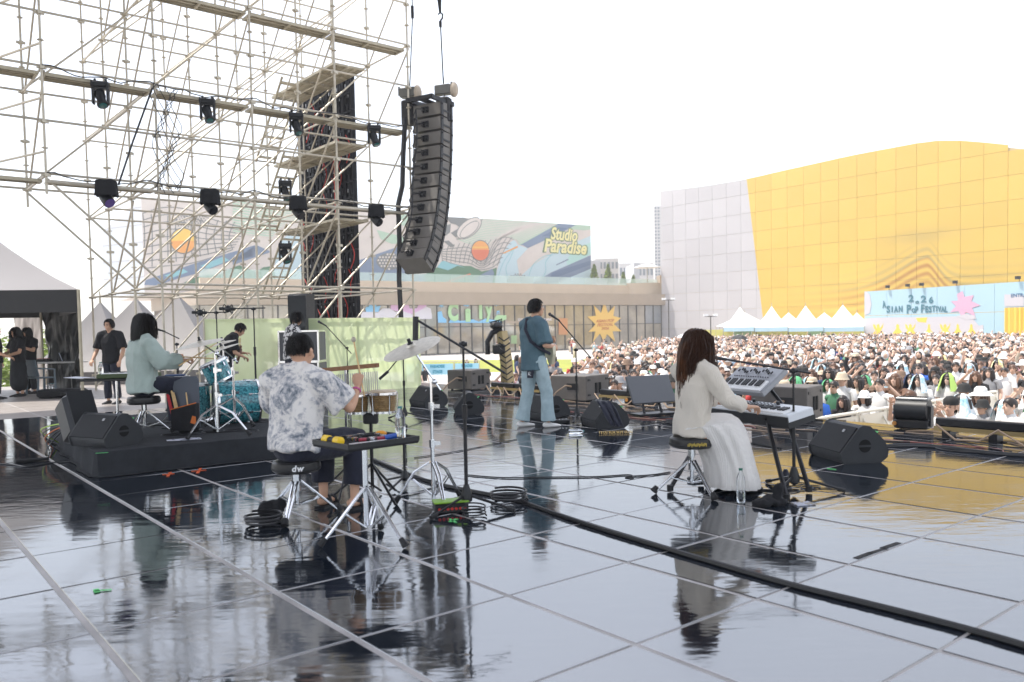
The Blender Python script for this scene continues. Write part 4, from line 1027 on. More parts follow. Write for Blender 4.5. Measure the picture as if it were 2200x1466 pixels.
for s in (-1, 1):
    sd = MB(); sd.box((s * (bw / 2 + .012), bd / 2 - .06, 0), (.024, .07, bh)); sd.box((s * (bw / 2 + .012), -bd / 2 + .07, 0), (.024, .09, bh * .86)); sd.box((s * (bw / 2 + .010), 0, -bh * .1), (.018, bd - .14, .04)); sd.ball((s * (bw / 2 + .03), bd / 2 - .06, bh * .4), .03, 6, 5)
    sd.ball((s * (bw / 2 + .03), -bd / 2 + .07, bh * .3), .022, 6, 5); sdms.append(sd.mesh('rigging_plate', blackm, smooth=0))
p = Vector((0, 0, zc_)); a = 0.0
ends = []
for k in range(12):
    a -= rad(angs[k])            # curl: lower boxes tilt their front down
    M = Matrix.Translation(p) @ Matrix.Rotation(a, 4, 'X')
    b_ = inst('speaker_box', boxm, la, mat4=M); inst('connector_plate', connm, b_); [inst('rigging_plate', q_, b_) for q_ in sdms]
    gm_ = inst('grille', MB().box((0, bd / 2 + .008, 0), (bw - .04, .016, bh - .04)).mesh('grille', grille, smooth=0), b_)
    ends.append(M @ Vector((-.02, -bd / 2 - .1, 0)))
    # hinge at the front edge
    fr = M @ Vector((0, bd / 2, -bh / 2)); a2 = a - rad(angs[min(k + 1, 11)]); p = fr - (Matrix.Rotation(a2, 3, 'X') @ Vector((0, bd / 2, bh / 2)))
cb = MB()
for k in range(11):
    a_, b_ = ends[k], ends[k + 1]; cb.tube([a_, a_ + Vector((-.18, -.06, .02)), (a_ + b_) / 2 + Vector((-.28, -.06, 0)), b_ + Vector((-.18, -.06, -.02)), b_], .014, 6)
cb.tube([e + Vector((-.2 + .04 * math.sin(i), -.05, 0)) for i, e in enumerate(ends)], .02, 6)
cb.build('jumper_cable', cablem, la)
fm = MB(); fm.box((-bw / 2 + .06, -.1, .06), (.07, 1.0, .10)); fm.box((bw / 2 - .06, -.1, .06), (.07, 1.0, .10)); fm.box((0, .30, .06), (bw, .08, .1)); fm.box((0, -.55, .06), (bw, .08, .1)); fm.box((0, -.05, .06), (.1, 1.0, .08))
fm.build('flying_frame', blackm, la, smooth=0)
# hoists, chain, steel
hy = mat('hoist_body', (.12, .12, .11), .45); bag = mat('chain_bag', (.02, .02, .022), .8)
def hoist(x, y, Y, label, flip=1):
    p = at(x, y, Y); r = empty('chain_hoist', p, rad(-20), label, 'hoist')
    m_ = MB(); m_.bbox((0, 0, 0), (.42, .22, .24), .02); m_.box((flip * .24, 0, .05), (.03, .16, .22)); m_.build('body', hy, r, smooth=0)
    m_ = MB(); m_.ball((-flip * .24 if flip < 0 else .28, 0, -.02), (.12, .12, .19), 9, 7); m_.build('motor_cover', mat('cream_plastic', (.45, .38, .30), .4), r)
    m_ = MB(); m_.cyl((0, 0, .12), (0, 0, .30), .02, 6); m_.build('hook', blackm, r)
    m_ = MB(); m_.bbox((0, 0, -.50), (.34, .26, .62), .03); m_.build('chain_bag', bag, r)
    m_ = MB(); m_.tube([(0, 0, -.2), (0, 0, -.12)], .03, 6); m_.build('chain', chrome, r)
    return r
hoist(953, 194, AY, 'chain hoist with a black bag directly above the speaker column')
hoist(878, 200, S0.y + .2, 'chain hoist beside the right scaffold post', -1)
m_ = MB(); a = at(953, 188, AY); b = at(946, 45, AY); b2 = at(944, -330, AY)
wr = empty('hoist_wire', a, 0, 'long steel chain with hook rising from the speaker column to the roof', 'chain')
m_.tube([(0, 0, 0), b - a], .016, 6); m_.build('chain', blackm, wr)
hk = MB(); c = b - a; hk.tube([c, c + Vector((.05, 0, .06)), c + Vector((.06, 0, .16)), c + Vector((0, 0, .2)), c + Vector((-.05, 0, .15))], .022, 6); hk.box(c - Z * .08, (.07, .05, .14)); hk.build('hook', blackm, wr)
sp_ = MB(); sp_.tube([c + Z * .2, c + Vector((-.16, 0, 1.6)), c + Vector((-.9, 0, 5))], .028, 6); sp_.tube([c + Z * .2, c + Vector((.05, 0, 1.6)), c + Vector((.4, 0, 5))], .028, 6); sp_.build('sling', blackcloth, wr)
a = at(875, 0, S0.y + .1) + Vector((.12, 0, 0)); wr2 = empty('hoist_wire', a, 0, 'steel chain and hook hanging beside the right scaffold post at the top', 'chain')
e_ = at(880, 196, S0.y + .2) - a; MB().tube([Vector((0, 0, 1.5)), Vector((0, 0, -.4)), e_], .014, 6).build('chain', blackm, wr2); MB().box((0, 0, -.3), (.07, .05, .3)).build('hook', blackm, wr2)
# black cable loom from hoist to deck
pts = [at(x, y, S0.y - .1) for x, y in ((868, 255), (864, 330), (862, 400), (853, 440), (856, 520), (855, 600), (857, 640), (860, 700), (862, 760), (868, 826))]
o = pts[-1].copy(); cl = empty('cable_loom', o, 0, 'thick black cable loom dropping behind the line array to the deck', 'cable')
m_ = MB(); [m_.tube([q - o + Vector((dx, dy, 0)) for q in pts], .035, 7) for dx, dy in ((0, 0), (.05, .03), (.02, -.05))]; m_.build('cable', cablem, cl)
pts = [at(x, y, S0.y + .3) for x, y in ((888, 222), (910, 226), (935, 236), (950, 244))]
o = pts[0].copy(); cl = empty('tilt_strap', o, 0, 'perforated black strap running from the post to the speaker frame', 'strap')
MB().tube([q - o for q in pts], .06, 6).build('strap', blackm, cl)

# ---------------------------------------------------------------- green mesh panel
gmat = bpy.data.materials.new('green_scrim'); gmat.use_nodes = True; nt = gmat.node_tree; n = nt.nodes; l = nt.links; b = n['Principled BSDF']
b.inputs['Base Color'].default_value = (.60, .72, .40, 1); b.inputs['Roughness'].default_value = .8
tr = n.new('ShaderNodeBsdfTranslucent'); tr.inputs[0].default_value = (.86, .96, .60, 1); tp = n.new('ShaderNodeBsdfTransparent')
m1 = n.new('ShaderNodeMixShader'); m1.inputs[0].default_value = .6; m2 = n.new('ShaderNodeMixShader'); m2.inputs[0].default_value = .16
l.new(b.outputs[0], m1.inputs[1]); l.new(tr.outputs[0], m1.inputs[2]); l.new(m1.outputs[0], m2.inputs[1]); l.new(tp.outputs[0], m2.inputs[2]); l.new(m2.outputs[0], n['Material Output'].inputs['Surface'])
pR = fl(905, 832); pt_ = at(905, 682, pR.y).z
tl = onp(440, 690, pR, SU)[0]
scr = empty('green_screen_fence', pR, 0, 'pale green translucent mesh screen stretched along the scaffold foot', 'screen')
N = 40; m_ = MB()
for i in range(N + 1):
    t = tl * i / N; w = .02 * math.sin(i * 1.7) + .012 * math.sin(i * 4.1)
    m_.v += [SU * t + SV * w, SU * t + SV * (w * .5) + Z * pt_ * .5, SU * t + Z * (pt_ - .01 * abs(math.sin(i * .8)))]
for i in range(N):
    for k in (0, 1): m_.f.append((i * 3 + k, i * 3 + 3 + k, i * 3 + 4 + k, i * 3 + 1 + k)); m_.m.append(0)
m_.build('mesh_sheet', gmat, scr, smooth=80)
pr = MB()
for i in range(4):
    t = tl * i / 3.0; pr.tube([SU * t - SV * .05, SU * t - SV * .05 + Z * pt_], .024, 6)
pr.tube([-SV * .05 + Z * (pt_ - .02), SU * tl - SV * .05 + Z * (pt_ - .02)], .02, 6)
pr.build('support_frame', galv, scr)
# ================================================================ PEOPLE
def fuse(mb, voxel, mats, name, parent, smooth_it=2, wr=0.0, wfreq=9.0, post=None):
    """union of overlapping closed lofts -> one continuous surface"""
    me = mb.mesh(name + '_raw', mats, smooth=0); o = bpy.data.objects.new(name + '_raw', me); COL.objects.link(o)
    md = o.modifiers.new('r', 'REMESH'); md.mode = 'VOXEL'; md.voxel_size = voxel; md.use_smooth_shade = True
    if smooth_it: s = o.modifiers.new('s', 'SMOOTH'); s.factor = .5; s.iterations = smooth_it
    bpy.context.view_layer.update()
    dg = bpy.context.evaluated_depsgraph_get(); r = bpy.data.meshes.new_from_object(o.evaluated_get(dg)); r.name = name
    bpy.data.objects.remove(o)
    n = len(r.vertices)
    if wr or post:
        co = np.empty(n * 3, 'f'); no = np.empty(n * 3, 'f'); r.vertices.foreach_get('co', co); r.vertices.foreach_get('normal', no)
        co = co.reshape(-1, 3); no = no.reshape(-1, 3)
        if wr:
            for i in range(n):
                p = Vector(co[i]); a = noise.noise(Vector((p.x * wfreq, p.y * wfreq, p.z * wfreq * .7)))
                b = 1 - abs(noise.noise(Vector((p.x * wfreq * 1.2 + 5, p.y * wfreq * 1.2, p.z * wfreq * .55 + 3)))) * 2
                c_ = 1 - abs(noise.noise(Vector((p.x * wfreq * .55 + 9 + p.z * 2, p.y * wfreq * .55, p.z * wfreq * .3 + 1)))) * 3
                co[i] += no[i] * wr * (a * .6 + b * .6 + max(0, c_) * .9 - .4)
        if post: co = post(co, no)
        r.vertices.foreach_set('co', co.ravel())
    r.polygons.foreach_set('use_smooth', [True] * len(r.polygons)); r.update()
    o = bpy.data.objects.new(name, r); COL.objects.link(o); o.parent = parent
    return o
def vec(p): return Vector(p)
def hand(mb, wr, d, palm, side, curl=.5, s=1.0, thumb_out=.6, spread=.10):
    """palm + five fingers. d: hand direction, palm: palm normal, side: direction of the thumb"""
    d = vec(d).normalized(); palm = (vec(palm) - d * vec(palm).dot(d)).normalized(); t = d.cross(palm); 
    if t.dot(vec(side)) < 0: t = -t
    wr = vec(wr)
    mb.loft([(wr, .026 * s, .019 * s), (wr + d * .03 * s, .033 * s, .017 * s), (wr + d * .075 * s, .042 * s, .015 * s), (wr + d * .092 * s, .040 * s, .013 * s)], n=12, ref=t)
    for k, (o_, L, r) in enumerate(((.030, .074, .0092), (.010, .082, .0095), (-.010, .076, .009), (-.029, .060, .008))):
        p = wr + d * .088 * s + t * o_ * s; dd = (d + t * spread * (1.5 - k) * .5).normalized(); pts = [p - d * .02 * s]; a = 0.0; q = p
        pts.append(q)
        for j, f in enumerate((.45, .32, .23)):
            a += curl * (1.0, 1.25, .8)[j] * (1 + .06 * k); q = q + (dd * math.cos(a) + palm * math.sin(a)) * L * f * s; pts.append(q)
        mb.loft([(x, r * s * (1 - .07 * i), r * s * (1 - .07 * i)) for i, x in enumerate(pts)], n=8, ref=t)
    b = wr + d * .02 * s + t * .018 * s; th = (d * .65 + t * thumb_out + palm * .35).normalized(); th2 = (d * .95 + palm * (.2 + curl * .5)).normalized()
    mb.loft([(b, .014 * s, .014 * s), (b + th * .035 * s, .0125 * s, .0125 * s), (b + th * .055 * s + th2 * .012 * s, .011 * s, .011 * s), (b + th * .06 * s + th2 * .042 * s, .0095 * s, .009 * s)], n=8, ref=t)
def head_parts(mb, c, R, s=1.0, face=True):
    """c: head centre, R: 3x3, +y is the face"""
    def P(x, y, z): return c + R @ (vec((x, y, z)) * s)
    mb.ball(P(0, -.012, .025), (.074 * s, .093 * s, .088 * s), 20, 14, rot=R)
    mb.ball(P(0, .015, -.02), (.062 * s, .075 * s, .085 * s), 18, 12, rot=R)
    mb.loft([(P(0, .03, -.045), .052 * s, .05 * s), (P(0, .05, -.085), .034 * s, .034 * s), (P(0, .060, -.10), .02 * s, .018 * s)], n=14, ref=R @ vec((1, 0, 0)))
    if face:
        mb.loft([(P(0, .082, .018), .008 * s, .008 * s), (P(0, .094, -.008), .010 * s, .011 * s), (P(0, .104, -.026), .0145 * s, .011 * s)], n=10, ref=R @ vec((1, 0, 0)))
        mb.ball(P(0, .083, -.055), (.024 * s, .012 * s, .008 * s), 10, 6, rot=R); mb.ball(P(0, .081, -.066), (.020 * s, .012 * s, .008 * s), 10, 6, rot=R)
        mb.ball(P(0, .074, -.088), (.02 * s, .014 * s, .013 * s), 10, 6, rot=R)
        for q in (-1, 1): mb.ball(P(q * .034, .070, .032), (.022 * s, .012 * s, .008 * s), 10, 6, rot=R); mb.ball(P(q * .045, .055, -.02), (.02 * s, .02 * s, .02 * s), 10, 6, rot=R)
    for q in (-1, 1):
        mb.loft([(P(q * .074, -.004, .020), .010 * s, .018 * s), (P(q * .088, -.014, .010), .008 * s, .020 * s), (P(q * .074, 0, -.022), .007 * s, .010 * s)], n=8, ref=R @ vec((1, 0, 0)))
eyem = mat('eye_dark', (.015, .01, .008), .2); lipm = mat('lip', (.38, .13, .11), .5); browm = mat('brow', (.02, .016, .014), .8)
def face_features(parent, c, R, s=1.0):
    def P(x, y, z): return c + R @ (vec((x, y, z)) * s)
    m_ = MB()
    for q in (-1, 1): m_.ball(P(q * .031, .0785, .012), (.0135 * s, .006 * s, .0055 * s), 10, 6, rot=R)
    m_.build('eyes', eyem, parent)['kind'] = 'stuff'
    m_ = MB()
    for q in (-1, 1): m_.tube([P(q * .014, .089, .030), P(q * .032, .087, .036), P(q * .050, .074, .030)], [.003 * s, .0045 * s, .002 * s], 6)
    m_.build('eyebrows', browm, parent)['kind'] = 'stuff'
    m_ = MB(); m_.loft([(P(-.02, .087, -.062), .003 * s, .003 * s), (P(0, .094, -.060), .005 * s, .005 * s), (P(.02, .087, -.062), .003 * s, .003 * s)], n=8, ref=R @ vec((0, 0, 1))); m_.build('mouth', lipm, parent)
def hair(parent, c, R, style, mt, s=1.0, seed=1, n=None, col=None):
    rg = random.Random(seed)
    m_ = MB(); Ri = R.transposed()
    E = vec((.082 if style != 'crop' else .078, .100, .097)) * s; oc = vec((0, -.012, .025)) * s     # scalp ellipsoid
    conf = dict(short=(2600, .045, .0030), crop=(3600, .024, .0022), mop=(2600, .10, .0034), bob=(4200, .235, .0046), long=(4600, .57, .0046), pony=(1300, .12, .005))[style]
    N, L, w = conf; N = n or N
    # base cap
    nu, nv = 26, 16; vs = []; keep = {}
    def hl(az):    # lowest elevation (unit z) covered, az=0 is the face, pi is the back
        a = abs(az); f = max(0, min(1, (a - .75) / .6))
        low = dict(short=-.62, crop=-.42, mop=-.75, bob=-.9, long=-.95, pony=-.6)[style]
        top = .62 if style in ('short', 'crop') else .42
        if style in ('mop', 'bob'): top = .30
        if style == 'crop': top = .66
        return top + (low - top) * f * f * (3 - 2 * f)
    for i in range(nv + 1):
        for j in range(nu):
            az = -math.pi + 2 * math.pi * j / nu; zl = hl(az); zt = 1 - (1 - zl) * (i / nv) ** 1.1 ; zt = max(-.99, zt); h_ = math.sqrt(max(0, 1 - zt * zt))
            k = 1.0 + .05 * noise.noise(Vector((az * 2, zt * 3, seed)))
            if i == nv: k = .90
            vs.append(c + R @ (oc + vec((math.sin(az) * h_ * E.x, math.cos(az) * h_ * E.y, zt * E.z)) * k * 1.0))
    fs = []
    for i in range(nv):
        for j in range(nu): l = (j + 1) % nu; fs.append((i * nu + j, i * nu + nu + j, i * nu + nu + l, i * nu + l))
    m_.add(vs, fs)
    down = Ri @ vec((0, 0, -1))
    for k in range(N):
        while True:
            z = rg.uniform(-.9, 1); az = rg.uniform(-math.pi, math.pi)
            if z > hl(az) + .02 and not (style == 'crop' and z < -.05 and 1.1 < abs(az) < 2.0): break
        h_ = math.sqrt(1 - z * z); d0 = vec((math.sin(az) * h_, math.cos(az) * h_, z))
        p = oc + vec((d0.x * E.x, d0.y * E.y, d0.z * E.z)) * .98
        nrm = d0.normalized(); ln = L * rg.uniform(.7, 1.1) * s
        if style == 'long': ln = L * rg.uniform(.75, 1.02) * s
        cs_ = .12 if style in ('bob', 'long') else .25; comb = vec((rg.gauss(0, cs_), rg.gauss(0, cs_) + (.25 if style in ('short', 'mop', 'crop') and az * az < 1.5 else -.1), 0))
        v = (nrm * (.35 if style in ('short', 'crop') else .2) + down + comb)
        if style in ('bob', 'long', 'mop'):
            px = .10 * (1 if p.x > 0 else -1); v += vec((px * 3, -.12 if style != 'mop' else 0, 0)) * max(0, z) * 1.6
        pts = [p]; st = 6 if style in ('bob', 'long') else 4
        if style == 'long': st = 12
        step = ln / st; wv = rg.random() * 6; 
        for q in range(st):
            p = p + v.normalized() * step
            # keep outside the head
            e = vec(((p.x - oc.x) / E.x, (p.y - oc.y) / E.y, (p.z - oc.z) / E.z)); r = e.length
            tgt = (1.05 if style != 'crop' else 1.01) + .10 * rg.random() * (1.2 if style != 'crop' else .35)
            if style in ('mop', 'bob'): tgt += .10
            if r < tgt: p = oc + vec((e.x * E.x, e.y * E.y, e.z * E.z)) * (tgt / max(r, 1e-4))
            if style in ('bob', 'long') and p.y > .035 * s and p.z < .06 * s and abs(p.x) < .06 * s: p.x = math.copysign(.07 * s, p.x)
            if style == 'long':
                a_ = q * .55 + wv; p += vec((math.sin(a_) * .0065, math.cos(a_) * .0065, 0)) * s
                if q > 3: 
                    p.x *= .965; p.y = min(p.y, -.035 * s - .012 * s * (q - 3)) if p.y < .02 * s else p.y
            if style == 'bob' and q >= 3: p.x *= .985
            pts.append(p.copy()); v = v * .55 + down * .6 + vec((rg.gauss(0, cs_ * .4), rg.gauss(0, cs_ * .4), rg.gauss(0, .05)))
        n_ = len(pts); rs = [w * s * (1 - .75 * (i / (n_ - 1)) ** 1.5) * .8 for i in range(n_)]
        m_.tube([c + R @ x for x in pts], rs, 3, cap=False)
    return m_.build('hair', mt, parent, smooth=80)
def Rh(yaw=0, pitch=0, roll=0): return RZ(yaw) @ RX(pitch) @ RY(roll)
def limb(mb, pts, rs, ref=(1, 0, 0), n=14, blunt=''): mb.loft([(p, r if not isinstance(r, tuple) else r[0], r if not isinstance(r, tuple) else r[1]) for p, r in zip(pts, rs)], n=n, ref=ref, blunt=blunt)
def lerp(a, b, t): return vec(a) * (1 - t) + vec(b) * t
shoem = dict(white=mat('white_shoe', (.75, .73, .70), .5), black=mat('black_shoe', (.012, .012, .014), .5))
def shoe(mb, ankle, d, s=1.0, up=Z):
    d = vec(d).normalized(); sd = d.cross(Z); a = vec(ankle); f = a - Z * .05 * s
    mb.loft([(f - d * .055 * s, .036 * s, .038 * s), (f - d * .0 * s - Z * .003, .040 * s, .042 * s), (f + d * .07 * s - Z * .012 * s, .045 * s, .032 * s), (f + d * .14 * s - Z * .02 * s, .047 * s, .024 * s), (f + d * .185 * s - Z * .024 * s, .036 * s, .018 * s)], n=14, ref=sd)
def person(name, loc, rz, J, label, shirt, trousers, style='short', hairm=hairb, sleeve=.55, skinm=skin, voxel=.011, shirt_wr=.010, shirt_r=1.0, shoes='black', feet=None, handspec=None, skirt=None, hseed=1, face=True, hem=.0, collar=False, legr=1.0, hn=None, extra=None, headscale=1.0, strap=False, flare=1.0, footskin=False, sleevew=1.0):
    """J: joint positions in the local frame (face towards +y)"""
    r = empty(name, loc, rz, label, 'person')
    J = {k: (vec(v) if isinstance(v, (tuple, list)) else v) for k, v in J.items()}
    R = J['headR']; hc = J['head']
    b = MB()
    head_parts(b, hc, R, headscale, face)
    b.loft([(J['neck'] - Z * .03, .060, .055), (lerp(J['neck'], hc, .35), .053, .053), (hc + R @ vec((0, -.02, -.05)), .050, .052)], n=14)
    # trunk under the clothes
    b.loft([(J['pelvis'], .13, .09), (lerp(J['pelvis'], J['chest'], .5), .12, .085), (J['chest'], .14, .095), (lerp(J['chest'], J['neck'], .6), .13, .075), (J['neck'] - Z * .01, .06, .05)], n=16, ref=J['shR'] - J['shL'])
    for q in 'LR':
        sh, el, wr = J['sh' + q], J['el' + q], J['wr' + q]
        limb(b, [lerp(J['neck'], sh, .6), sh, lerp(sh, el, .5), el], [.05, .052, .045, .038]); limb(b, [el, lerp(el, wr, .3), lerp(el, wr, .75), wr], [.037, .041, .031, .024])
        hs = (handspec or {}).get(q, {}); d = hs.get('d', (wr - el)); hand(b, wr, d, hs.get('palm', (0, 0, -1)), hs.get('side', (-1 if q == 'R' else 1, .3, 0)), hs.get('curl', .45), hs.get('s', 1.0))
        hp, kn, an = J['hip' + q], J['kn' + q], J['an' + q]
        limb(b, [hp, lerp(hp, kn, .5), kn], [.085, .072, .052]); limb(b, [kn, lerp(kn, an, .3), lerp(kn, an, .8), an], [.052, .055, .038, .034])
        if footskin: shoe(b, an, (feet or {}).get(q, (0, 1, 0)), .86)
    fuse(b, voxel * (.62 if voxel < .013 else .72), skinm, 'body', r, 1)
    if face: face_features(r, hc, R, headscale)
    if style: hair(r, hc, R, style, hairm, headscale, hseed, hn)
    # shirt
    s = MB(); k = shirt_r
    low = J['pelvis'] - Z * hem; ax = (J['shR'] - J['shL']).normalized()
    s.loft([(low, .172 * k * flare, .128 * k * flare), (lerp(low, J['chest'], .45), .160 * k, .122 * k), (J['chest'], .175 * k, .130 * k), (lerp(J['chest'], J['neck'], .55), .160 * k, .108 * k), (lerp(J['chest'], J['neck'], .85), .105 * k, .082 * k), (J['neck'] - Z * .012, .067, .062)], n=22, ref=ax, power=2.3, blunt='a')
    for q in 'LR':
        sh, el, wr = J['sh' + q], J['el' + q], J['wr' + q]; c0 = lerp(J['neck'], sh, .45); w_ = sleevew
        if sleeve <= 1: e = lerp(sh, el, sleeve); limb(s, [c0, sh, lerp(sh, e, .5), e], [.075 * k, .080 * k, .078 * k * w_, .086 * k * w_], blunt='b')
        else:
            e = lerp(el, wr, sleeve - 1); limb(s, [c0, sh, lerp(sh, el, .5), el], [.070 * k, .072 * k, .066 * k * w_, .060 * k * w_]); limb(s, [el, lerp(el, e, .5), e], [.060 * k * w_, .056 * k * w_, .044 * k * w_], blunt='b')
    if collar: s.loft([(J['neck'] - Z * .02, .078, .074), (J['neck'] + Z * .028, .070, .070)], n=16)
    fuse(s, voxel, shirt, 'shirt', r, 2, shirt_wr)
    if skirt is not None: skirt(r, J)
    else:
        t = MB(); t.loft([(J['pelvis'] + Z * .02, .155, .115), (J['pelvis'] - Z * .06, .165, .125)], n=18, ref=ax)
        for q in 'LR':
            hp, kn, an = J['hip' + q], J['kn' + q], J['an' + q]; g = legr
            limb(t, [hp, lerp(hp, kn, .5), kn], [.102 * min(g, 1.15), .092 * g, .075 * g]); e = lerp(kn, an, J.get('cuff', .93))
            limb(t, [kn, lerp(kn, e, .5), e], [.075 * g, .072 * g, .070 * g * J.get('bell', 1.0)], blunt='b')
        fuse(t, voxel, trousers, 'trousers', r, 2, .007, 11)
    if not footskin:
        for q in 'LR': 
            m_ = MB(); shoe(m_, J['an' + q], (feet or {}).get(q, (0, 1, 0))); fuse(m_, .008, shoem[shoes], 'shoe', r, 1)
    return r
class JD(dict): pass
def stand(h=1.0, hx=0.0):
    return dict(pelvis=(0, 0, .98 * h), chest=(0, 0, 1.28 * h), neck=(0, -.005, 1.485 * h), head=(0, .03, 1.645 * h), headR=Rh(), shL=(-.185 * h, -.01, 1.42 * h), shR=(.185 * h, -.01, 1.42 * h),
                elL=(-.24 * h, -.02, 1.13 * h), elR=(.24 * h, -.02, 1.13 * h), wrL=(-.25 * h, .06, .88 * h), wrR=(.25 * h, .06, .88 * h),
                hipL=(-.09 * h, 0, .93 * h), hipR=(.09 * h, 0, .93 * h), knL=(-.10 * h, .01, .50 * h), knR=(.10 * h, .01, .50 * h), anL=(-.11 * h, -.02, .085), anR=(.11 * h, -.02, .085))
def sit(seat=.52, h=1.0):
    z = seat + .09
    return dict(pelvis=(0, 0, z), chest=(0, .0, z + .31 * h), neck=(0, .02, z + .50 * h), head=(0, .05, z + .665 * h), headR=Rh(), shL=(-.19 * h, .005, z + .435 * h), shR=(.19 * h, .005, z + .435 * h),
                elL=(-.24 * h, .10, z + .19), elR=(.24 * h, .10, z + .19), wrL=(-.2 * h, .34, z + .2), wrR=(.2 * h, .34, z + .2),
                hipL=(-.09 * h, .02, z - .02), hipR=(.09 * h, .02, z - .02), knL=(-.16 * h, .42, z - .0), knR=(.16 * h, .42, z - .0), anL=(-.16 * h, .40, .085), anR=(.16 * h, .40, .085))
# ---------------------------------------------------------------- the band
tiedye = bpy.data.materials.new('tie_dye_cotton'); tiedye.use_nodes = True
def _tied():
    nt = tiedye.node_tree; n = nt.nodes; l = nt.links; b = n['Principled BSDF']; b.inputs['Roughness'].default_value = .8
    t = n.new('ShaderNodeTexCoord'); z1 = n.new('ShaderNodeTexNoise'); z1.inputs['Scale'].default_value = 5.5; z1.inputs['Detail'].default_value = 9; z1.inputs['Roughness'].default_value = .72; z1.inputs['Distortion'].default_value = .8
    z2 = n.new('ShaderNodeTexNoise'); z2.inputs['Scale'].default_value = 26; z2.inputs['Detail'].default_value = 6; z2.inputs['Roughness'].default_value = .7
    l.new(t.outputs['Object'], z1.inputs['Vector']); l.new(t.outputs['Object'], z2.inputs['Vector'])
    a = n.new('ShaderNodeMath'); a.operation = 'MULTIPLY_ADD'; a.inputs[1].default_value = .45; l.new(z2.outputs['Fac'], a.inputs[0]); l.new(z1.outputs['Fac'], a.inputs[2])
    r = n.new('ShaderNodeValToRGB'); l.new(a.outputs[0], r.inputs[0]); e = r.color_ramp.elements
    e[0].position = .70; e[0].color = (.70, .67, .63, 1); e[1].position = .89; e[1].color = (.10, .12, .145, 1)
    q = e.new(.765); q.color = (.46, .45, .46, 1); q = e.new(.82); q.color = (.27, .285, .31, 1)
    l.new(r.outputs[0], b.inputs['Base Color'])
_tied()
sage = mat('sage_blouse', (.33, .40, .36), .75, 0, .15, 60, .10, 4, sheen=.2)
teal = mat('washed_blue_tee', (.055, .105, .135), .85, 0, .25, 90, col2=(.10, .17, .20), vscale=3)
jeans = mat('light_denim', (.30, .40, .43), .85, 0, .5, 180, col2=(.42, .53, .56), vscale=7)
knit = mat('white_knit', (.66, .60, .51), .85, 0, .4, 220, .03, 6, sheen=.3)
gauze = mat('white_gauze_skirt', (.72, .69, .65), .85, 0, .5, 90, .05, 6, sheen=.2)
def ribs(m, sc, st, rot=(0, 0, 0)):
    n = m.node_tree.nodes; l = m.node_tree.links; b = n['Principled BSDF']; t = n.new('ShaderNodeTexCoord'); mp_ = n.new('ShaderNodeMapping'); mp_.inputs['Rotation'].default_value = rot; w = n.new('ShaderNodeTexWave'); w.inputs['Scale'].default_value = sc; w.inputs['Distortion'].default_value = 1.2; w.inputs['Detail Scale'].default_value = .6
    q = n.new('ShaderNodeBump'); q.inputs['Strength'].default_value = st; q.inputs['Distance'].default_value = .004; l.new(t.outputs['Object'], mp_.inputs[0]); l.new(mp_.outputs[0], w.inputs['Vector']); l.new(w.outputs['Fac'], q.inputs['Height'])
    o_ = [k for k in n if k.type == 'BUMP' and k != q]
    if o_: l.new(o_[0].outputs[0], q.inputs['Normal'])
    l.new(q.outputs[0], b.inputs['Normal'])
ribs(knit, 42, .5); ribs(gauze, 30, .5)
zebra = mat('black_white_print', (.02, .02, .025), .8, 0, .1, 40, col2=(.62, .60, .58), vscale=16, thresh=(.49, .51))
def facing(a, b):
    d = vec(b) - vec(a); return math.atan2(-d.x, d.y)

# percussionist, back to us
P0 = fl(640, 1112)
J = sit(.55, .97); ry = rad(-22)      # turned a little to the right
J.update(pelvis=(0, 0, .56), chest=(-.0, .05, .88), neck=(.01, .07, 1.085), head=(.005, .09, 1.225), headR=Rh(rad(4), rad(-6)), shL=(-.225, .04, 1.005), shR=(.225, .05, .995),
         elL=(-.29, .20, .77), wrL=(-.16, .42, .84), elR=(.355, .19, .80), wrR=(.33, .34, .95), hipL=(-.09, .02, .52), hipR=(.09, .02, .52), knL=(-.05, .40, .54), knR=(.26, .40, .54), anL=(-.02, .36, .10), anR=(.25, .38, .10))
J['cuff'] = .78
perc = person('person', P0, ry, J, 'person in a white and blue tie-dye shirt on a drum throne, mallet raised', tiedye, navy, 'crop', sleeve=.78, shirt_r=1.22, shirt_wr=.021, hem=.06, collar=True, legr=1.25, feet={'L': (-.1, 1, 0), 'R': (.25, 1, 0)}, footskin=True,
              handspec={'R': dict(d=(.05, .15, 1), palm=(-.2, .9, -.1), side=(-1, .2, 0), curl=1.15), 'L': dict(curl=1.0)}, voxel=.012, sleevew=1.12, hseed=3, face=True, headscale=1.16)
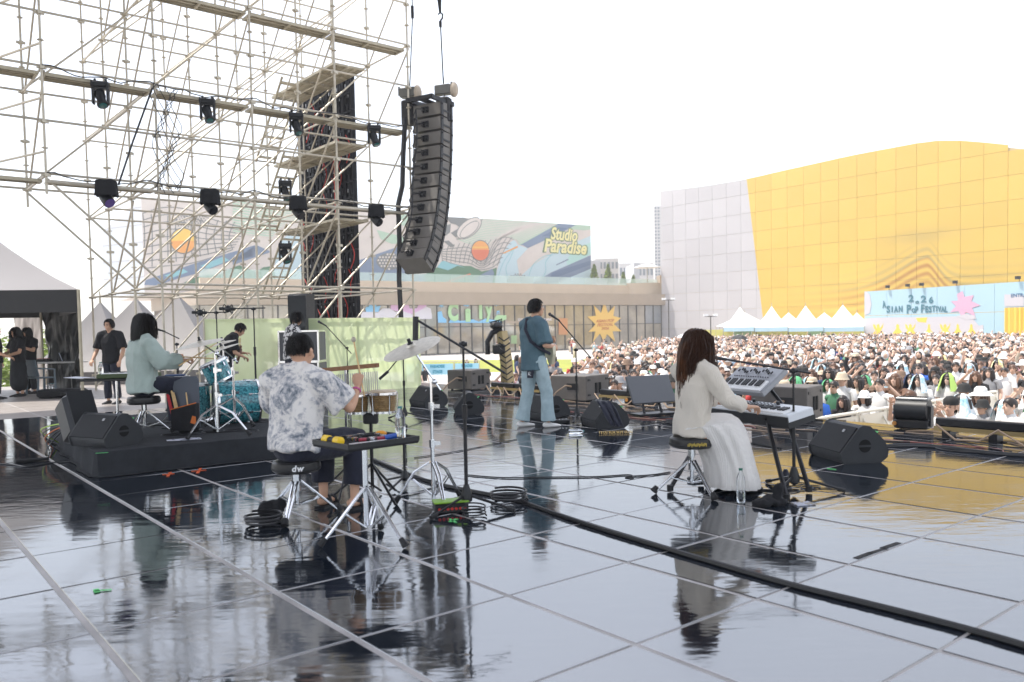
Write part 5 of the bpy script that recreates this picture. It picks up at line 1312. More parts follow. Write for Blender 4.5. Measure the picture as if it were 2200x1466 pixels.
# wristband, sandals
m_ = MB(); wr = vec(J['wrR']); d = (wr - vec(J['elR'])).normalized(); m_.lathe([(.036, -.006), (.037, .006)], wr - d * .035, d, 14); m_.build('wristband', mat('pink_band', (.55, .10, .30), .5), perc)
for q, dd in (('L', (-.1, 1, 0)), ('R', (.25, 1, 0))):
    a = vec(J['an' + q]); dd = vec(dd).normalized(); sd_ = dd.cross(Z); m_ = MB()
    m_.prism([(-.045, -.07), (.045, -.07), (.055, .05), (.055, .15), (.02, .20), (-.03, .20), (-.05, .14), (-.04, .02)], (a.x, a.y, .0), sd_, dd, Z * .022)
    for (y0, w, hz) in ((.12, .05, .055), (.03, .05, .085)): m_.tube([vec((a.x, a.y, .02)) + dd * y0 - sd_ * w, vec((a.x, a.y, hz)) + dd * y0 - sd_ * w * .7, vec((a.x, a.y, hz + .02)) + dd * y0, vec((a.x, a.y, hz)) + dd * y0 + sd_ * w * .7, vec((a.x, a.y, .02)) + dd * y0 + sd_ * w], .012, 6)
    m_.tube([vec((a.x, a.y, .06)) + dd * .03 - sd_ * .042, vec((a.x, a.y, .075)) - dd * .058, vec((a.x, a.y, .06)) + dd * .03 + sd_ * .042], .012, 6)
    m_.build('sandal', shoem['black'], perc)

# drummer in sage blouse on the riser
RIS = .25
P1 = fl(312, 935, RIS)
J = sit(.50, .93); J.update(chest=(0, -.0, .93), neck=(0, .03, 1.10), head=(0, .045, 1.25), headR=Rh(rad(-30), rad(-4)), shL=(-.19, .0, 1.03), shR=(.19, .02, 1.03), elR=(.27, .12, .82), wrR=(.27, .36, .84), elL=(-.22, .16, .84), wrL=(-.1, .40, .88), knR=(.15, .42, .56), knL=(-.18, .40, .56))
drm = person('person', P1, rad(-46), J, 'person with a black bob in a loose sage blouse drumming on the riser', sage, navy, 'bob', sleeve=1.85, shirt_r=1.15, shirt_wr=.019, hem=.10, handspec={'R': dict(curl=1.0, palm=(0, -.2, -1)), 'L': dict(curl=1.0)}, sleevew=1.25, hseed=5, legr=1.05, flare=1.1)

# singer
P2 = fl(1152, 918)
J = stand(1.0); J.update(pelvis=(0, -.02, .97), chest=(0, -.03, 1.28), neck=(0, .0, 1.495), head=(.01, .035, 1.655), headR=Rh(rad(-18), rad(2)), shL=(-.20, -.02, 1.43), shR=(.20, -.02, 1.42), elR=(.27, .00, 1.14), wrR=(.16, .22, 1.12), elL=(-.26, .08, 1.16), wrL=(-.16, .32, 1.18),
                         hipL=(-.10, -.01, .93), hipR=(.10, -.01, .93), knR=(.13, .10, .50), anR=(.14, .11, .09), knL=(-.13, -.05, .50), anL=(-.16, -.13, .09))
J['cuff'] = .99; J['bell'] = 1.32
sgr = person('person', P2, rad(-60), J, 'singer in a washed blue T-shirt and pale jeans standing with a guitar', teal, jeans, 'short', sleeve=.92, shirt_r=1.14, shirt_wr=.015, hem=.17, shoes='white', legr=1.12, handspec={'R': dict(d=(-.5, .8, -.25), palm=(-.8, -.5, -.2), side=(0, .2, 1), curl=.6), 'L': dict(curl=.9, palm=(1, 0, 0), side=(0, 0, 1), d=(.2, .8, .2))}, sleevew=1.12, hseed=9, flare=1.05)
# glasses, back pocket
hR = J['headR']; hc = vec(J['head']); m_ = MB()
for q in (-1, 1):
    m_.tube([hc + hR @ (vec((q * .032, .094, .010)) + vec((math.cos(a) * .024, 0, math.sin(a) * .021))) for a in [k * math.pi / 8 for k in range(17)]], .0016, 5); m_.tube([hc + hR @ vec((q * .056, .092, .014)), hc + hR @ vec((q * .077, .05, .014)), hc + hR @ vec((q * .080, -.01, .012))], .0016, 5)
m_.tube([hc + hR @ vec((-.009, .096, .012)), hc + hR @ vec((.009, .096, .012))], .0016, 5); m_.build('glasses', chrome, sgr)
# dark pocket patch with a curl
pp = MB(); pp.prism([(-.065, -.06), (.065, -.06), (.075, .05), (-.065, .05)], (.085, -.122, .755), (1, 0, 0), (0, .05, 1), (0, -.02, 0)); pp.build('back_pocket', navy, sgr, smooth=0)
cp = MB(); cp.tube([(x_, -.146, z_ - .10) for x_, z_ in ((.05, .83), (.08, .88), (.105, .875), (.095, .845), (.07, .84), (.055, .865), (.09, .835), (.12, .83))], .0045, 5); cp.build('pocket_print', white, sgr)
# guitar
gt = empty('electric_guitar', P2 + RZ(rad(-60)) @ vec((.02, .20, 1.06)), rad(-60), 'cream electric guitar hanging against the singer', 'guitar')
gcream = mat('guitar_cream', (.66, .60, .44), .3, coat=.3); gwood = mat('maple', (.50, .30, .14), .4)
body = [(-.20, -.10), (-.12, -.16), (.0, -.12), (.08, -.15), (.17, -.13), (.20, -.06), (.15, -.035), (.15, .035), (.19, .08), (.13, .14), (.04, .11), (-.06, .13), (-.16, .15), (-.22, .06)]
axn = vec((-.86, .18, .47)).normalized(); nb = vec((.1, 1, .1)).normalized(); ayn = nb.cross(axn).normalized()
MB().prism(body, vec((0, 0, 0)), axn, ayn, nb * .045).build('body', gcream, gt)
MB().prism([(-.12, -.07), (.12, -.06), (.14, .03), (-.05, .08), (-.14, .02)], nb * .046, axn, ayn, nb * .004).build('pickguard', white, gt, smooth=0)
m_ = MB(); Rg = Matrix((axn, ayn, nb)).transposed(); m_.box(axn * .40 + nb * .045, (.55, .05, .025), Rg); m_.build('neck', gwood, gt, smooth=0)
m_ = MB(); m_.prism([(.66, -.03), (.70, -.045), (.83, -.05), (.85, .0), (.80, .035), (.68, .03)], nb * .04, axn, ayn, nb * .015); m_.build('headstock', gwood, gt, smooth=0)
m_ = MB()
for k in range(6): m_.cyl(axn * (.70 + .022 * k) - ayn * .05 + nb * .045, axn * (.70 + .022 * k) - ayn * .075 + nb * .045, .006, 6)
for k in range(2): m_.box(axn * (-.02 + .09 * k) + nb * .055, (.02, .08, .014), Rg)
m_.build('hardware', chrome, gt)['kind'] = 'stuff'
m_ = MB(); sp = [(.12, .16, 1.13), (.17, .10, 1.24), (.15, .02, 1.44), (.10, -.10, 1.52), (-.05, -.165, 1.38), (-.16, -.165, 1.22), (-.23, -.08, 1.12), (-.2, .12, 1.05)]
m_ = MB(); q_ = [RZ(0) @ vec(p) - vec((.02, .20, 1.06)) for p in [(-.16, .22, 1.20), (-.13, .13, 1.36), (-.10, .05, 1.49), (-.05, -.09, 1.50), (.06, -.185, 1.36), (.17, -.17, 1.20), (.235, -.06, 1.10), (.20, .12, 1.02)]]
m_.tube(q_, .022, 6); m_.build('strap', navy, gt)

# keyboard player in white
P3 = fl(1487, 1062)
J = sit(.585, .97); J.update(pelvis=(0, 0, .575), chest=(0, .04, .885), neck=(0, .055, 1.075), head=(.0, .08, 1.215), headR=Rh(rad(-18), rad(2)), shL=(-.185, .03, .995), shR=(.185, .04, .99), elR=(.26, .15, .76), wrR=(.22, .40, .70), elL=(-.22, .20, .77), wrL=(-.12, .45, .71), hipL=(-.08, .02, .50), hipR=(.08, .02, .50), knL=(-.10, .34, .47), knR=(.16, .36, .48), anL=(-.05, .36, .09), anR=(.18, .38, .09))
def gskirt(r, J):
    t = MB(); R_ = []
    N = 120
    # hips -> knees -> hem as one flaring draped sheet around both legs
    rings = [((0, -.01, .60), .16, .125), ((0, .03, .575), .20, .17), ((.02, .13, .585), .225, .27), ((.04, .20, .54), .24, .30), ((.05, .25, .45), .24, .27), ((.07, .30, .34), .23, .23), ((.09, .33, .20), .24, .21), ((.10, .35, .075), .27, .22), ((.10, .35, .045), .26, .21)]
    for k, (c, a, b) in enumerate(rings):
        for j in range(N):
            q = 2 * math.pi * j / N; f = max(0, k - 2) / 6; w = .90 + .045 * f * math.sin(q * 11 + k * .25) + .035 * f * math.sin(q * 19 + k * .9) + .03 * f * math.sin(q * 5 + 1) + .022 * math.sin(q * 15 + k * .7)
            tilt = .0
            t.v.append(vec((c[0] + math.cos(q) * a * w, c[1] + math.sin(q) * b * w, c[2] + (.05 * math.sin(q) if k in (0, 1, 2) else 0) + (.03 if k == 2 else 0))))
    for k in range(len(rings) - 1):
        for j in range(N): l = (j + 1) % N; t.f.append((k * N + j, k * N + l, k * N + N + l, k * N + N + j))
    t.f.append(tuple(range(N - 1, -1, -1))); t.m = [0] * len(t.f)
    o = t.build('skirt', gauze, r, smooth=80); s_ = o.modifiers.new('s', 'SUBSURF'); s_.levels = 1; s_.render_levels = 1
kbp = person('person', P3, rad(-62), J, 'keyboard player with long brown hair in a white knit top and long white skirt', knit, gauze, 'long', hairbr, sleeve=1.72, shirt_r=.96, shirt_wr=.014, hem=.10, skirt=gskirt, handspec={'R': dict(curl=.5, d=(-.1, 1, -.05)), 'L': dict(curl=.5, d=(.05, 1, -.05))}, hseed=11, sleevew=1.05)

# standing keyboard man on the left
P4 = fl(222, 868); P4 = P4 + vec((0.20, .0, 0))
J = stand(.985); J.update(headR=Rh(rad(-8), rad(-8)), elL=(-.30, .03, 1.10), wrL=(-.33, .20, .90), elR=(.28, .05, 1.10), wrR=(.24, .26, .92), shL=(-.205, 0, 1.42), shR=(.205, 0, 1.42))
person('person', P4, rad(180 - 8), J, 'man in a black T-shirt standing at the left keyboards, looking down', blackcloth, navy, 'short', sleeve=.85, shirt_r=1.08, hem=.12, hseed=13, voxel=.014, hn=1500, sleevew=1.02)
# bass player bending, partly behind the cymbals
P5 = fl(492, 868)
J = stand(.97); J.update(pelvis=(0, -.05, .92), chest=(0, .06, 1.20), neck=(0, .16, 1.37), head=(0, .26, 1.47), headR=Rh(rad(0), rad(-38)), shL=(-.19, .10, 1.31), shR=(.19, .10, 1.31), elL=(-.25, .14, 1.02), elR=(.25, .12, 1.02), wrL=(-.16, .35, 1.0), wrR=(.12, .30, .93))
bsp = person('person', P5, rad(-66), J, 'man in a black T-shirt bending his head over a bass behind the drum kit', blackcloth, navy, 'short', sleeve=.85, shirt_r=1.15, hem=.12, hseed=15, voxel=.014, hn=1500)
# guitarist in the printed shirt beside the flight cases
P6 = fl(629, 874)
J = stand(1.02); J.update(chest=(0, .03, 1.31), neck=(0, .07, 1.51), head=(0, .13, 1.65), headR=Rh(0, rad(-22)), shL=(-.19, .05, 1.44), shR=(.19, .05, 1.44), elL=(-.25, .08, 1.08), elR=(.26, .05, 1.08), wrL=(-.15, .33, 1.05), wrR=(.10, .30, 1.0))
person('person', P6, rad(-60), J, 'person with shaggy black hair and a black and white printed shirt by the flight cases', zebra, navy, 'mop', sleeve=.9, shirt_r=1.14, hem=.12, hseed=17, voxel=.014, hn=1100)
# crew at the tent
blackskirt = mat('black_skirt', (.010, .011, .014), .8, 0, .3, 40)
def pskirt(r, J):
    t = MB(); t.loft([((0, 0, 1.0), .15, .11), ((0, 0, .85), .19, .15), ((0, 0, .5), .20, .17), ((0, 0, .28), .215, .18)], n=22); fuse(t, .016, blackskirt, 'skirt', r, 2, .012, 8)
c1 = fl(42, 852)
J = stand(.93); J.update(headR=Rh(rad(10), rad(-10)), elR=(.22, .10, 1.06), wrR=(.10, .32, 1.0), elL=(-.22, .08, 1.06), wrL=(-.06, .30, .98))
person('person', c1, rad(150), J, 'crew member in black with long dark hair and a long black skirt by the tent', blackcloth, blackskirt, 'bob', sleeve=.7, shirt_r=1.12, hem=.1, skirt=pskirt, hseed=19, voxel=.016, hn=1500)
c2 = fl(66, 846)
J = stand(.93); J.update(headR=Rh(rad(0), rad(-28)), elR=(.24, .05, 1.10), wrR=(.08, .22, 1.20), elL=(-.22, .08, 1.08), wrL=(-.03, .24, 1.18))
person('person', c2, rad(165), J, 'crew member in black looking down at a phone beside the folding table', blackcloth, blackskirt, 'bob', sleeve=.7, shirt_r=1.1, hem=.3, hseed=21, voxel=.016, hn=1500)
ph = empty('phone', c2 + RZ(rad(165)) @ vec((.02, .30, 1.17)), rad(165), 'pale phone held by the crew member next to the folding table', 'phone'); MB().bbox((0, 0, 0), (.075, .012, .15), .004, RX(rad(-55))).build('phone_body', mat('phone_case', (.25, .45, .60), .3), ph)
c3 = fl(-6, 858)
J = stand(.96); J.update(elR=(.26, .10, 1.08), wrR=(.22, .34, .98))
person('person', c3, rad(-75), J, 'crew member in black cut off by the left edge of the picture', blackcloth, mat('grey_trousers', (.09, .09, .10), .8), 'short', sleeve=.7, shirt_r=1.12, hem=.1, hseed=23, voxel=.016, hn=700)
# ================================================================ STAGE GEAR
# ---- drum riser
c0 = fl(210, 1025); RA = Vector((.828, .56, 0)); RB = Vector((-.567, .824, 0)); RA = U.copy(); RB = -V
rl, rw = 2.25, 3.85
ris = empty('drum_riser', c0, G - rad(4), 'low riser skirted in black cloth carrying the drum kit', 'riser')
MB().bbox((rl / 2, rw / 2, RIS / 2 + .03), (rl - .02, rw - .02, RIS - .12), .012).build('deck', blackm, ris)
carpet = mat('riser_carpet', (.020, .022, .026), .95, 0, .5, 250, .2, 10)
m_ = MB(); ed = [(0, 0), (rl, 0), (rl, rw), (0, rw)]; per = []
for i in range(4):
    a, b = Vector((*ed[i], 0)), Vector((*ed[(i + 1) % 4], 0)); L = (b - a).length; n_ = int(L / .06)
    nn = Vector(((b - a).y, -(b - a).x, 0)).normalized()
    for k in range(n_): per.append((a.lerp(b, k / n_), nn, k / n_))
rg = random.Random(4); N = len(per); rows = [(RIS, 0), (RIS - .004, .018), (RIS * .6, .030), (.012, .05), (.006, .09)]
for z, o_ in rows:
    for i, (p, nn, u) in enumerate(per):
        cr = min(u, 1 - u) * 12; w = .014 * math.sin(i * .53) + .012 * math.sin(i * .23 + 1); q = p + nn * (o_ + (w if z < RIS - .02 else 0)); q.z = z + (.002 * math.sin(i) if z > .1 else 0)
        m_.v.append(q)
for r in range(4):
    for i in range(N): l = (i + 1) % N; m_.f.append((r * N + i, r * N + l, r * N + N + l, r * N + N + i))
m_.f = [tuple(reversed(f)) for f in m_.f]
m_.f.append(tuple(range(N))); m_.m = [0] * len(m_.f)
m_.build('cloth_skirt', carpet, ris, smooth=50)
def on(x, y, z=RIS): return fl(x, y, z)
def lsub(root, p): return Matrix.Rotation(-root.rotation_euler.z, 3, 'Z') @ (Vector(p) - root.location)
tp_ = empty('marking_tape', on(219, 974), 0, 'green tape strip on the near corner of the drum riser', 'tape'); MB().box((0, 0, .003), (.11, .02, .002), RZ(.3)).build('tape_strip', tapeg, tp_)
pz = empty('set_list', on(395, 946), 0, 'crumpled printed sheet lying on the front edge of the drum riser', 'paper')
m_ = MB()
for i in range(5):
    for j in range(4): m_.v.append(RZ(.5) @ Vector(((i - 2) * .085, (j - 1.5) * .055, .006 + .008 * random.Random(i * 7 + j).random())))
m_.f = [(i * 4 + j, i * 4 + 4 + j, i * 4 + 5 + j, i * 4 + 1 + j) for i in range(4) for j in range(3)]; m_.m = [0] * 12
m_.build('sheet', mat('printed_sheet', (.55, .56, .62), .7, col2=(.16, .17, .22), vscale=22, thresh=(.5, .56)), pz)

# ---- monitors
def wedge_proto():
    r = empty('floor_monitor', (0, 0, 0), 0, '', 'floor monitor', 'wedge floor monitors on the deck')
    w, prof = .62, [(-.235, .045), (-.215, .0), (.15, 0), (.215, .05), (.225, .11), (.19, .2), (.045, .345), (-.02, .355), (-.06, .335), (-.245, .10)]
    core = MB().prism(prof, (-w / 2 + .02, 0, 0), (0, 1, 0), (0, 0, 1), (w - .04, 0, 0)); 
    o = core.build('cabinet', spk, r, smooth=50)
    big = [(y * 1.04 - .0, z * 1.02 + (.0 if z > .01 else 0)) for y, z in prof]
    for s in (-1, 1):
        m_ = MB(); x0 = s * (w / 2 - .02)
        m_.prism(big, (x0, 0, 0), (0, 1, 0), (0, 0, 1), (s * .022, 0, 0)); side_ = m_.build('side_panel', spk, r, smooth=50)
        h = MB()
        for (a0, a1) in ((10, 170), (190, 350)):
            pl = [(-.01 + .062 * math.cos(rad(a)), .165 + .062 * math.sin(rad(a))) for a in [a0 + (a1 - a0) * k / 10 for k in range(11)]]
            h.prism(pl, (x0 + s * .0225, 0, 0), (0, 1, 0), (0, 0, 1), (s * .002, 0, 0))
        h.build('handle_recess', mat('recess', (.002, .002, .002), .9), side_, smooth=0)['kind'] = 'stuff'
    g_ = MB(); a, b = Vector((0, -.245, .10)), Vector((0, -.06, .335)); d = (b - a); nn = Vector((0, -d.z, d.y)).normalized(); d_ = d.normalized()
    g_.box((a + b) / 2 + nn * .006, (w - .06, d.length - .01, .012), Matrix((Vector((1, 0, 0)), d_, Vector((1, 0, 0)).cross(d_))).transposed()); g_.build('grille', grille, r, smooth=0)
    bd_ = MB().box((.12, -.115, .295), (.035, .03, .004), RX(rad(51))).build('badge', mat('badge', (.35, .35, .36), .4), r, smooth=0)
    return r
wp = wedge_proto(); first = [True]
def wedge(p, rz, label, tape_at=None, s=1.0):
    r = wp if first[0] else copy_tree(wp); first[0] = False
    r.location = p; r.rotation_euler = (0, 0, rz); r['label'] = label; r.scale = (s, s, s)
    if tape_at is not None: MB().box(tape_at, (.10, .004, .07), RX(rad(-50))).build('tape_strip', tapeg, r, smooth=0)
    return r
wedge(fl(1822, 985), rad(-82), 'large black wedge monitor alone at the right, its round side handle facing us', (.22, .13, .27), 1.02)
wedge(fl(1300, 916), rad(-75), 'black wedge monitor with a dark cloth thrown over its near side', (.2, .13, .27))
wedge(fl(1175, 900) + Vector((0, .1, 0)), rad(-62), 'black wedge monitor right behind the singer legs', (.2, .13, .27))
wedge(fl(1008, 888), rad(-84), 'smaller wedge monitor standing on its own left of the singer, side handle facing us')
wedge(fl(922, 872), rad(-58), 'wedge monitor farthest back, just right of the bongos')
w5 = on(230, 955); wedge(w5, rad(-28), 'wedge monitor on the left corner of the drum riser', None, .93)
cl_ = empty('draped_cloth', fl(1318, 925), 0, 'dark folded cloth thrown over the monitor, its fringed hem reaching the floor', 'cloth')
m_ = MB(); N_ = 14
for i in range(N_):
    u = i / (N_ - 1); 
    for j in range(8):
        v_ = j / 7; x = -.02 + .20 * (u - .5) * (1 - .2 * v_) + .14 * v_ - .10; y = -.10 - .28 * v_ - .02 * math.sin(u * 14); z = .385 - .30 * v_ ** 1.2 + .012 * math.sin(u * 17 + j); m_.v.append(Vector((x, y + .12, max(z, .012))))
m_.f = [(i * 8 + j, i * 8 + 8 + j, i * 8 + 9 + j, i * 8 + 1 + j) for i in range(N_ - 1) for j in range(7)]; m_.m = [0] * len(m_.f)
o = m_.build('cloth', navy, cl_); sm = o.modifiers.new('s', 'SOLIDIFY'); sm.thickness = .012
m_ = MB(); gold = mat('gold_fringe', (.55, .38, .12), .5)
for k in range(26): x = -.22 + .42 * k / 25; m_.tube([(x, -.30, .03), (x + .01 * math.sin(k * 2), -.33, .012), (x + .02 * math.sin(k * 3), -.36, .006)], .004, 4)
m_.build('fringe', gold, cl_)['kind'] = 'stuff'
# tall tilted speaker at back of the riser (drum fill)
df = empty('drum_fill_speaker', on(172, 948), rad(48), 'black speaker tilted back behind the riser monitor at the left corner', 'loudspeaker')
Rq = RX(rad(-32)); m_ = MB(); m_.bbox((0, 0.05, .24), (.30, .34, .50), .05, Rq); m_.build('cabinet', blackp, df); m_ = MB(); m_.box(Rq @ Vector((0, -.2, -.0)) + Vector((0, .04, .26)), (.26, .02, .42), Rq); m_.build('grille', grille, df, smooth=0)

# ---- subwoofers on the front edge
subc = mat('sub_paint', (.11, .098, .088), .55, 0, .4, 120, .12, 3)
def sub(p, rz, w, d, h, label, cable=True):
    r = empty('subwoofer', p, rz, label, 'subwoofer', 'subwoofers along the front of the deck')
    c_ = MB(); c_.bbox((0, 0, h / 2 + .02), (w, d, h), .012); c_.build('cabinet', subc, r, smooth=0)
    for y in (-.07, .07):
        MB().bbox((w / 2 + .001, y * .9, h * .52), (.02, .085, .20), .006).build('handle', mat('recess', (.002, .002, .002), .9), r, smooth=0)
    m_ = MB()
    for sy in (-1, 1):
        for z in (.12, h - .06): m_.bbox((w / 2 + .003, sy * (d / 2 - .09), z), (.012, .09, .04), .004)
    m_.build('rigging_slot', blackm, r)['kind'] = 'stuff'
    m_ = MB(); m_.box((.1, -d / 2 - .004, h * .6), (.24, .012, .12)); m_.build('connector_panel', blackm, r, smooth=0)
    if cable: MB().tube([(.08, -d / 2, h * .6), (.05, -d / 2 - .16, h * .66), (-.08, -d / 2 - .28, h * .4), (-.2, -d / 2 - .34, .02)], .016, 6).build('cable', mat('tan_cable', (.35, .25, .17), .5), r)
    MB().box((0, d / 2 + .006, h / 2), (w - .04, .014, h - .06)).build('grille', grille, r, smooth=0)
    m_ = MB()
    for sx in (-1, 1):
        for sy in (-1, 1): m_.cyl((sx * (w / 2 - .08), sy * (d / 2 - .08), 0), (sx * (w / 2 - .08), sy * (d / 2 - .08), .025), .03, 8)
    m_.build('feet', rubber, r)['kind'] = 'stuff'
sub(fl(985, 838) + U * .30, rad(-36), .72, .70, .44, 'leftmost dark subwoofer on the deck front, beside the green screen')
sub(fl(1222, 862) + U * .30 + Vector((0, .1, 0)), rad(-38), .82, .80, .46, 'subwoofer between the singer and the tilted grey board, cable plugged in its rear')
sub(fl(1712, 906) + Vector((0, .40, 0)), rad(-38), .80, .70, .46, 'subwoofer partly hidden behind the white keyboard')
# ---- strobes and light bars along the front edge
amber = mat('amber_lens', (.5, .22, .05), .3)
def strobe(p, rz, label, s=1.0):
    r = empty('strobe_light', p, rz, label, 'stage light')
    m_ = MB(); m_.bbox((0, 0, .075 * s), (.44 * s, .26 * s, .12 * s), .015); m_.build('base', blackm, r)
    for q in (-1, 1): MB().bbox((q * .235 * s, 0, .19 * s), (.025 * s, .12 * s, .28 * s), .006).build('yoke_arm', blackp, r)
    m_ = MB(); m_.lathe([(.10 * s, -.21 * s), (.15 * s, -.205 * s), (.15 * s, .205 * s), (.10 * s, .21 * s)], (0, 0, .27 * s), (1, 0, 0), 14); m_.build('head', blackp, r)
    m_ = MB(); m_.bbox((0, .02 * s, .42 * s), (.42 * s, .20 * s, .04 * s), .01); m_.build('heat_sink', mat('grey_metal', (.25, .25, .25), .4, .6), r, smooth=0)
    m_ = MB()
    for i in range(12):
        for j in range(3): m_.box(((i - 5.5) * .03 * s, (j - 1) * .05 * s + .02 * s, .445 * s), (.012 * s, .03 * s, .012 * s))
    m_.build('vent', blackm, r, smooth=0)['kind'] = 'stuff'
    m_ = MB(); m_.cyl((-.20 * s, -.135 * s, .08 * s), (-.20 * s, -.16 * s, .08 * s), .03 * s, 8); m_.build('connector', amber, r)
def lightbar(p, q, label):
    d = (q - p); L = d.length; r = empty('light_bar', p, math.atan2(d.y, d.x), label, 'light bar', 'black light bars lying on the deck edge')
    n_ = max(1, round(L / 1.0)); w = L / n_
    for k in range(n_): MB().bbox(((k + .5) * w, 0, .19), (w - .03, .10, .10), .012).build('housing', blackm, r)
    MB().box((L / 2, -.03, .115), (L, .05, .05)).build('rail', mat('brass_rail', (.35, .26, .12), .4, .6), r, smooth=0)
    for k in range(n_ * 2):
        m_ = MB(); x = (k + .3) * L / (n_ * 2); m_.box((x, 0, .05), (.09, .16, .10)); m_.box((x, 0, .13), (.03, .03, .1)); m_.build('foot', blackm, r, smooth=0)
    m_ = MB(); rg = random.Random(int(p.x * 10)); x = .1
    pts = [Vector((.1 + L * .85 * k / 11, -.10 - .16 * rg.random() - .1, .03 if k % 3 else .18)) for k in range(12)]; m_.tube(pts, .012, 5); m_.build('cable', mat('tan_cable', (.35, .25, .17), .5), r)
strobe(fl(1962, 922), rad(-44), 'squat black strobe light at the right, in front of the crowd barrier', .92)
strobe(fl(1125, 850) + U * .2, rad(-42), 'black strobe light just left of the singer knees on the deck edge', 1.0)
strobe(fl(1352, 872) + U * .3, rad(-42), 'black strobe light behind the tilted grey board', 1.0)
lightbar(fl(2010, 940) - Vector((0, 0, 0)), fl(2010, 940) + V * 3.0, 'light bar at the right edge running out of the picture')
lightbar(fl(1042, 846) + U * .2, fl(1042, 846) + U * .2 + V * 1.6, 'short light bar between the leftmost subwoofer and the singer')
lightbar(fl(1270, 866) + U * .25, fl(1270, 866) + U * .25 + V * 2.2, 'light bar right of the middle subwoofer')
# tilted grey board / teleprompter in front of keyboard woman
tb_ = empty('tilted_screen', fl(1405, 893), rad(24), 'grey flat screen leaning on a low black stand left of the keyboard player', 'screen')
Rq = RX(rad(-28)); MB().bbox((0, .08, .40), (.78, .04, .46), .008, Rq).build('panel', mat('screen_grey', (.11, .115, .125), .55, 0, .1, 30), tb_, smooth=0)
MB().tube([(-.16, .10, .30), (-.18, -.02, .02)], .022, 6).build('stand_leg', blackm, tb_); MB().tube([(.12, .10, .30), (.14, -.02, .02)], .022, 6).build('stand_leg', blackm, tb_); MB().box((0, .0, .03), (.7, .30, .03)).build('base', blackm, tb_, smooth=0)

# ---- stands: generic parts
def tripod(mb_name, root, r, h0, h1, n, mt, ang0=0, foot=.03, brace=True, tube=.011):
    """legs from height h1 at the post to radius r on the floor"""
    for k in range(n):
        a = ang0 + 2 * math.pi * k / n; d = Vector((math.cos(a), math.sin(a), 0)); s = Vector((-d.y, d.x, 0)) * .012
        m_ = MB(); m_.tube([d * .025 + Z * h1, d * r + Z * .035], tube, 6)
        if brace: m_.tube([d * .02 + Z * h0, d * (r * .55) + Z * (h1 * .48)], tube * .8, 6)
        m_.build('leg', mt, root)
        f_ = MB(); f_.tube([d * (r - .03) + Z * .06, d * (r + .012) + Z * .015], [foot * .8, foot], 7); f_.build('rubber_foot', rubber, root)
def drum_throne(p, rz, label, sh=.45, mtleg=chrome, text=None, r=.60, gold_=False):
    t = empty('drum_throne', p, rz, label, 'drum throne', None)
    m_ = MB(); R_ = .175
    m_.lathe([(R_ * .9, sh - .085), (R_, sh - .07), (R_ * 1.02, sh - .04), (R_, sh - .012), (R_ * .92, sh), (R_ * .5, sh + .004), (.01, sh + .004)], n=28); m_.build('seat', mat('black_vinyl', (.012, .012, .013), .32, 0, .1, 60), t)
    m_ = MB(); m_.lathe([(R_ * 1.025, sh - .062), (R_ * 1.03, sh - .056), (R_ * 1.03, sh - .052), (R_ * 1.02, sh - .047)], n=28, caps=False); m_.build('piping', rubber, t)
    m_ = MB(); m_.cyl((0, 0, .09), (0, 0, sh - .08), .016, 10); m_.cyl((0, 0, .2), (0, 0, .26), .028, 10); m_.cyl((0, 0, sh - .16), (0, 0, sh - .08), .03, 8); m_.build('post', chrome, t)
    for k in range(3):
        a = k * 2.094 + rz * 0 + .5; d = Vector((math.cos(a), math.sin(a), 0)); s = Vector((-d.y, d.x, 0)) * .016; m_ = MB()
        for q in (-1, 1): m_.tube([d * .03 + s * q + Z * .27, d * (.30 * r / .6 * .9) + s * q * .5 + Z * .03], .009, 6); m_.tube([d * .02 + s * q + Z * .10, d * .16 + s * q + Z * .135], .007, 6)
        m_.build('leg', mtleg, t)
        f_ = MB(); e = d * .27 * r / .6; f_.tube([e + Z * .06, e + d * .03 + Z * .018], [.02, .032], 8); f_.build('rubber_foot', rubber, t)
    if text:
        for ch in text:
            me = text_mesh(ch[0], .062, ch[3], .001, .002, .15); a = ch[1]; q = Vector((math.cos(a), math.sin(a), 0))
            M = Matrix.Identity(4); tx = Vector((-q.y, q.x, 0))
            for i in range(3): M[i][0] = tx[i] * ch[4]; M[i][1] = (0, 0, 1)[i] * ch[4]; M[i][2] = q[i]; M[i][3] = (q * R_ * 1.028 + Z * (sh - .040))[i]
            inst('seat_lettering', me, t, mat4=M)
    return t
av = lambda p: math.atan2(-p.y, -p.x)         # direction from p to the camera
a_ = av(P0)
drum_throne(P0, 0, 'drum throne under the tie-dye shirt, white letters on its black cushion', .43, chrome, [('d', a_ - .10, 0, white, 1), ('w', a_ + .14, 0, white, 1)], .66)
drum_throne(P1, 0, 'drum throne on the riser under the drummer', .44, chrome)
a_ = av(P3); gl = mat('gold_print', (.45, .33, .06), .5)
drum_throne(P3, .4, 'drum throne under the keyboard player, gold lettering on its cushion', .47, chrome, [(c, a_ - .42 + .105 * i, 0, gl, .62) for i, c in enumerate('DrumSeat'[:0])], .62)
bnd = bpy.data.objects[-1] if False else None
# printed band of gold marks on that cushion
th = [o for o in bpy.data.objects if o.name.startswith('drum_throne')][-1]
m_ = MB()
for i in range(16):
    a = a_ - .55 + i * .055; q = Vector((math.cos(a), math.sin(a), 0)); m_.box(q * .181 + Z * (.47 - .048 + .004 * (i % 3)), (.004, .007, .018 + .008 * (i % 2)), RZ(a))
m_.build('gold_print', gl, th, smooth=0)['kind'] = 'stuff'

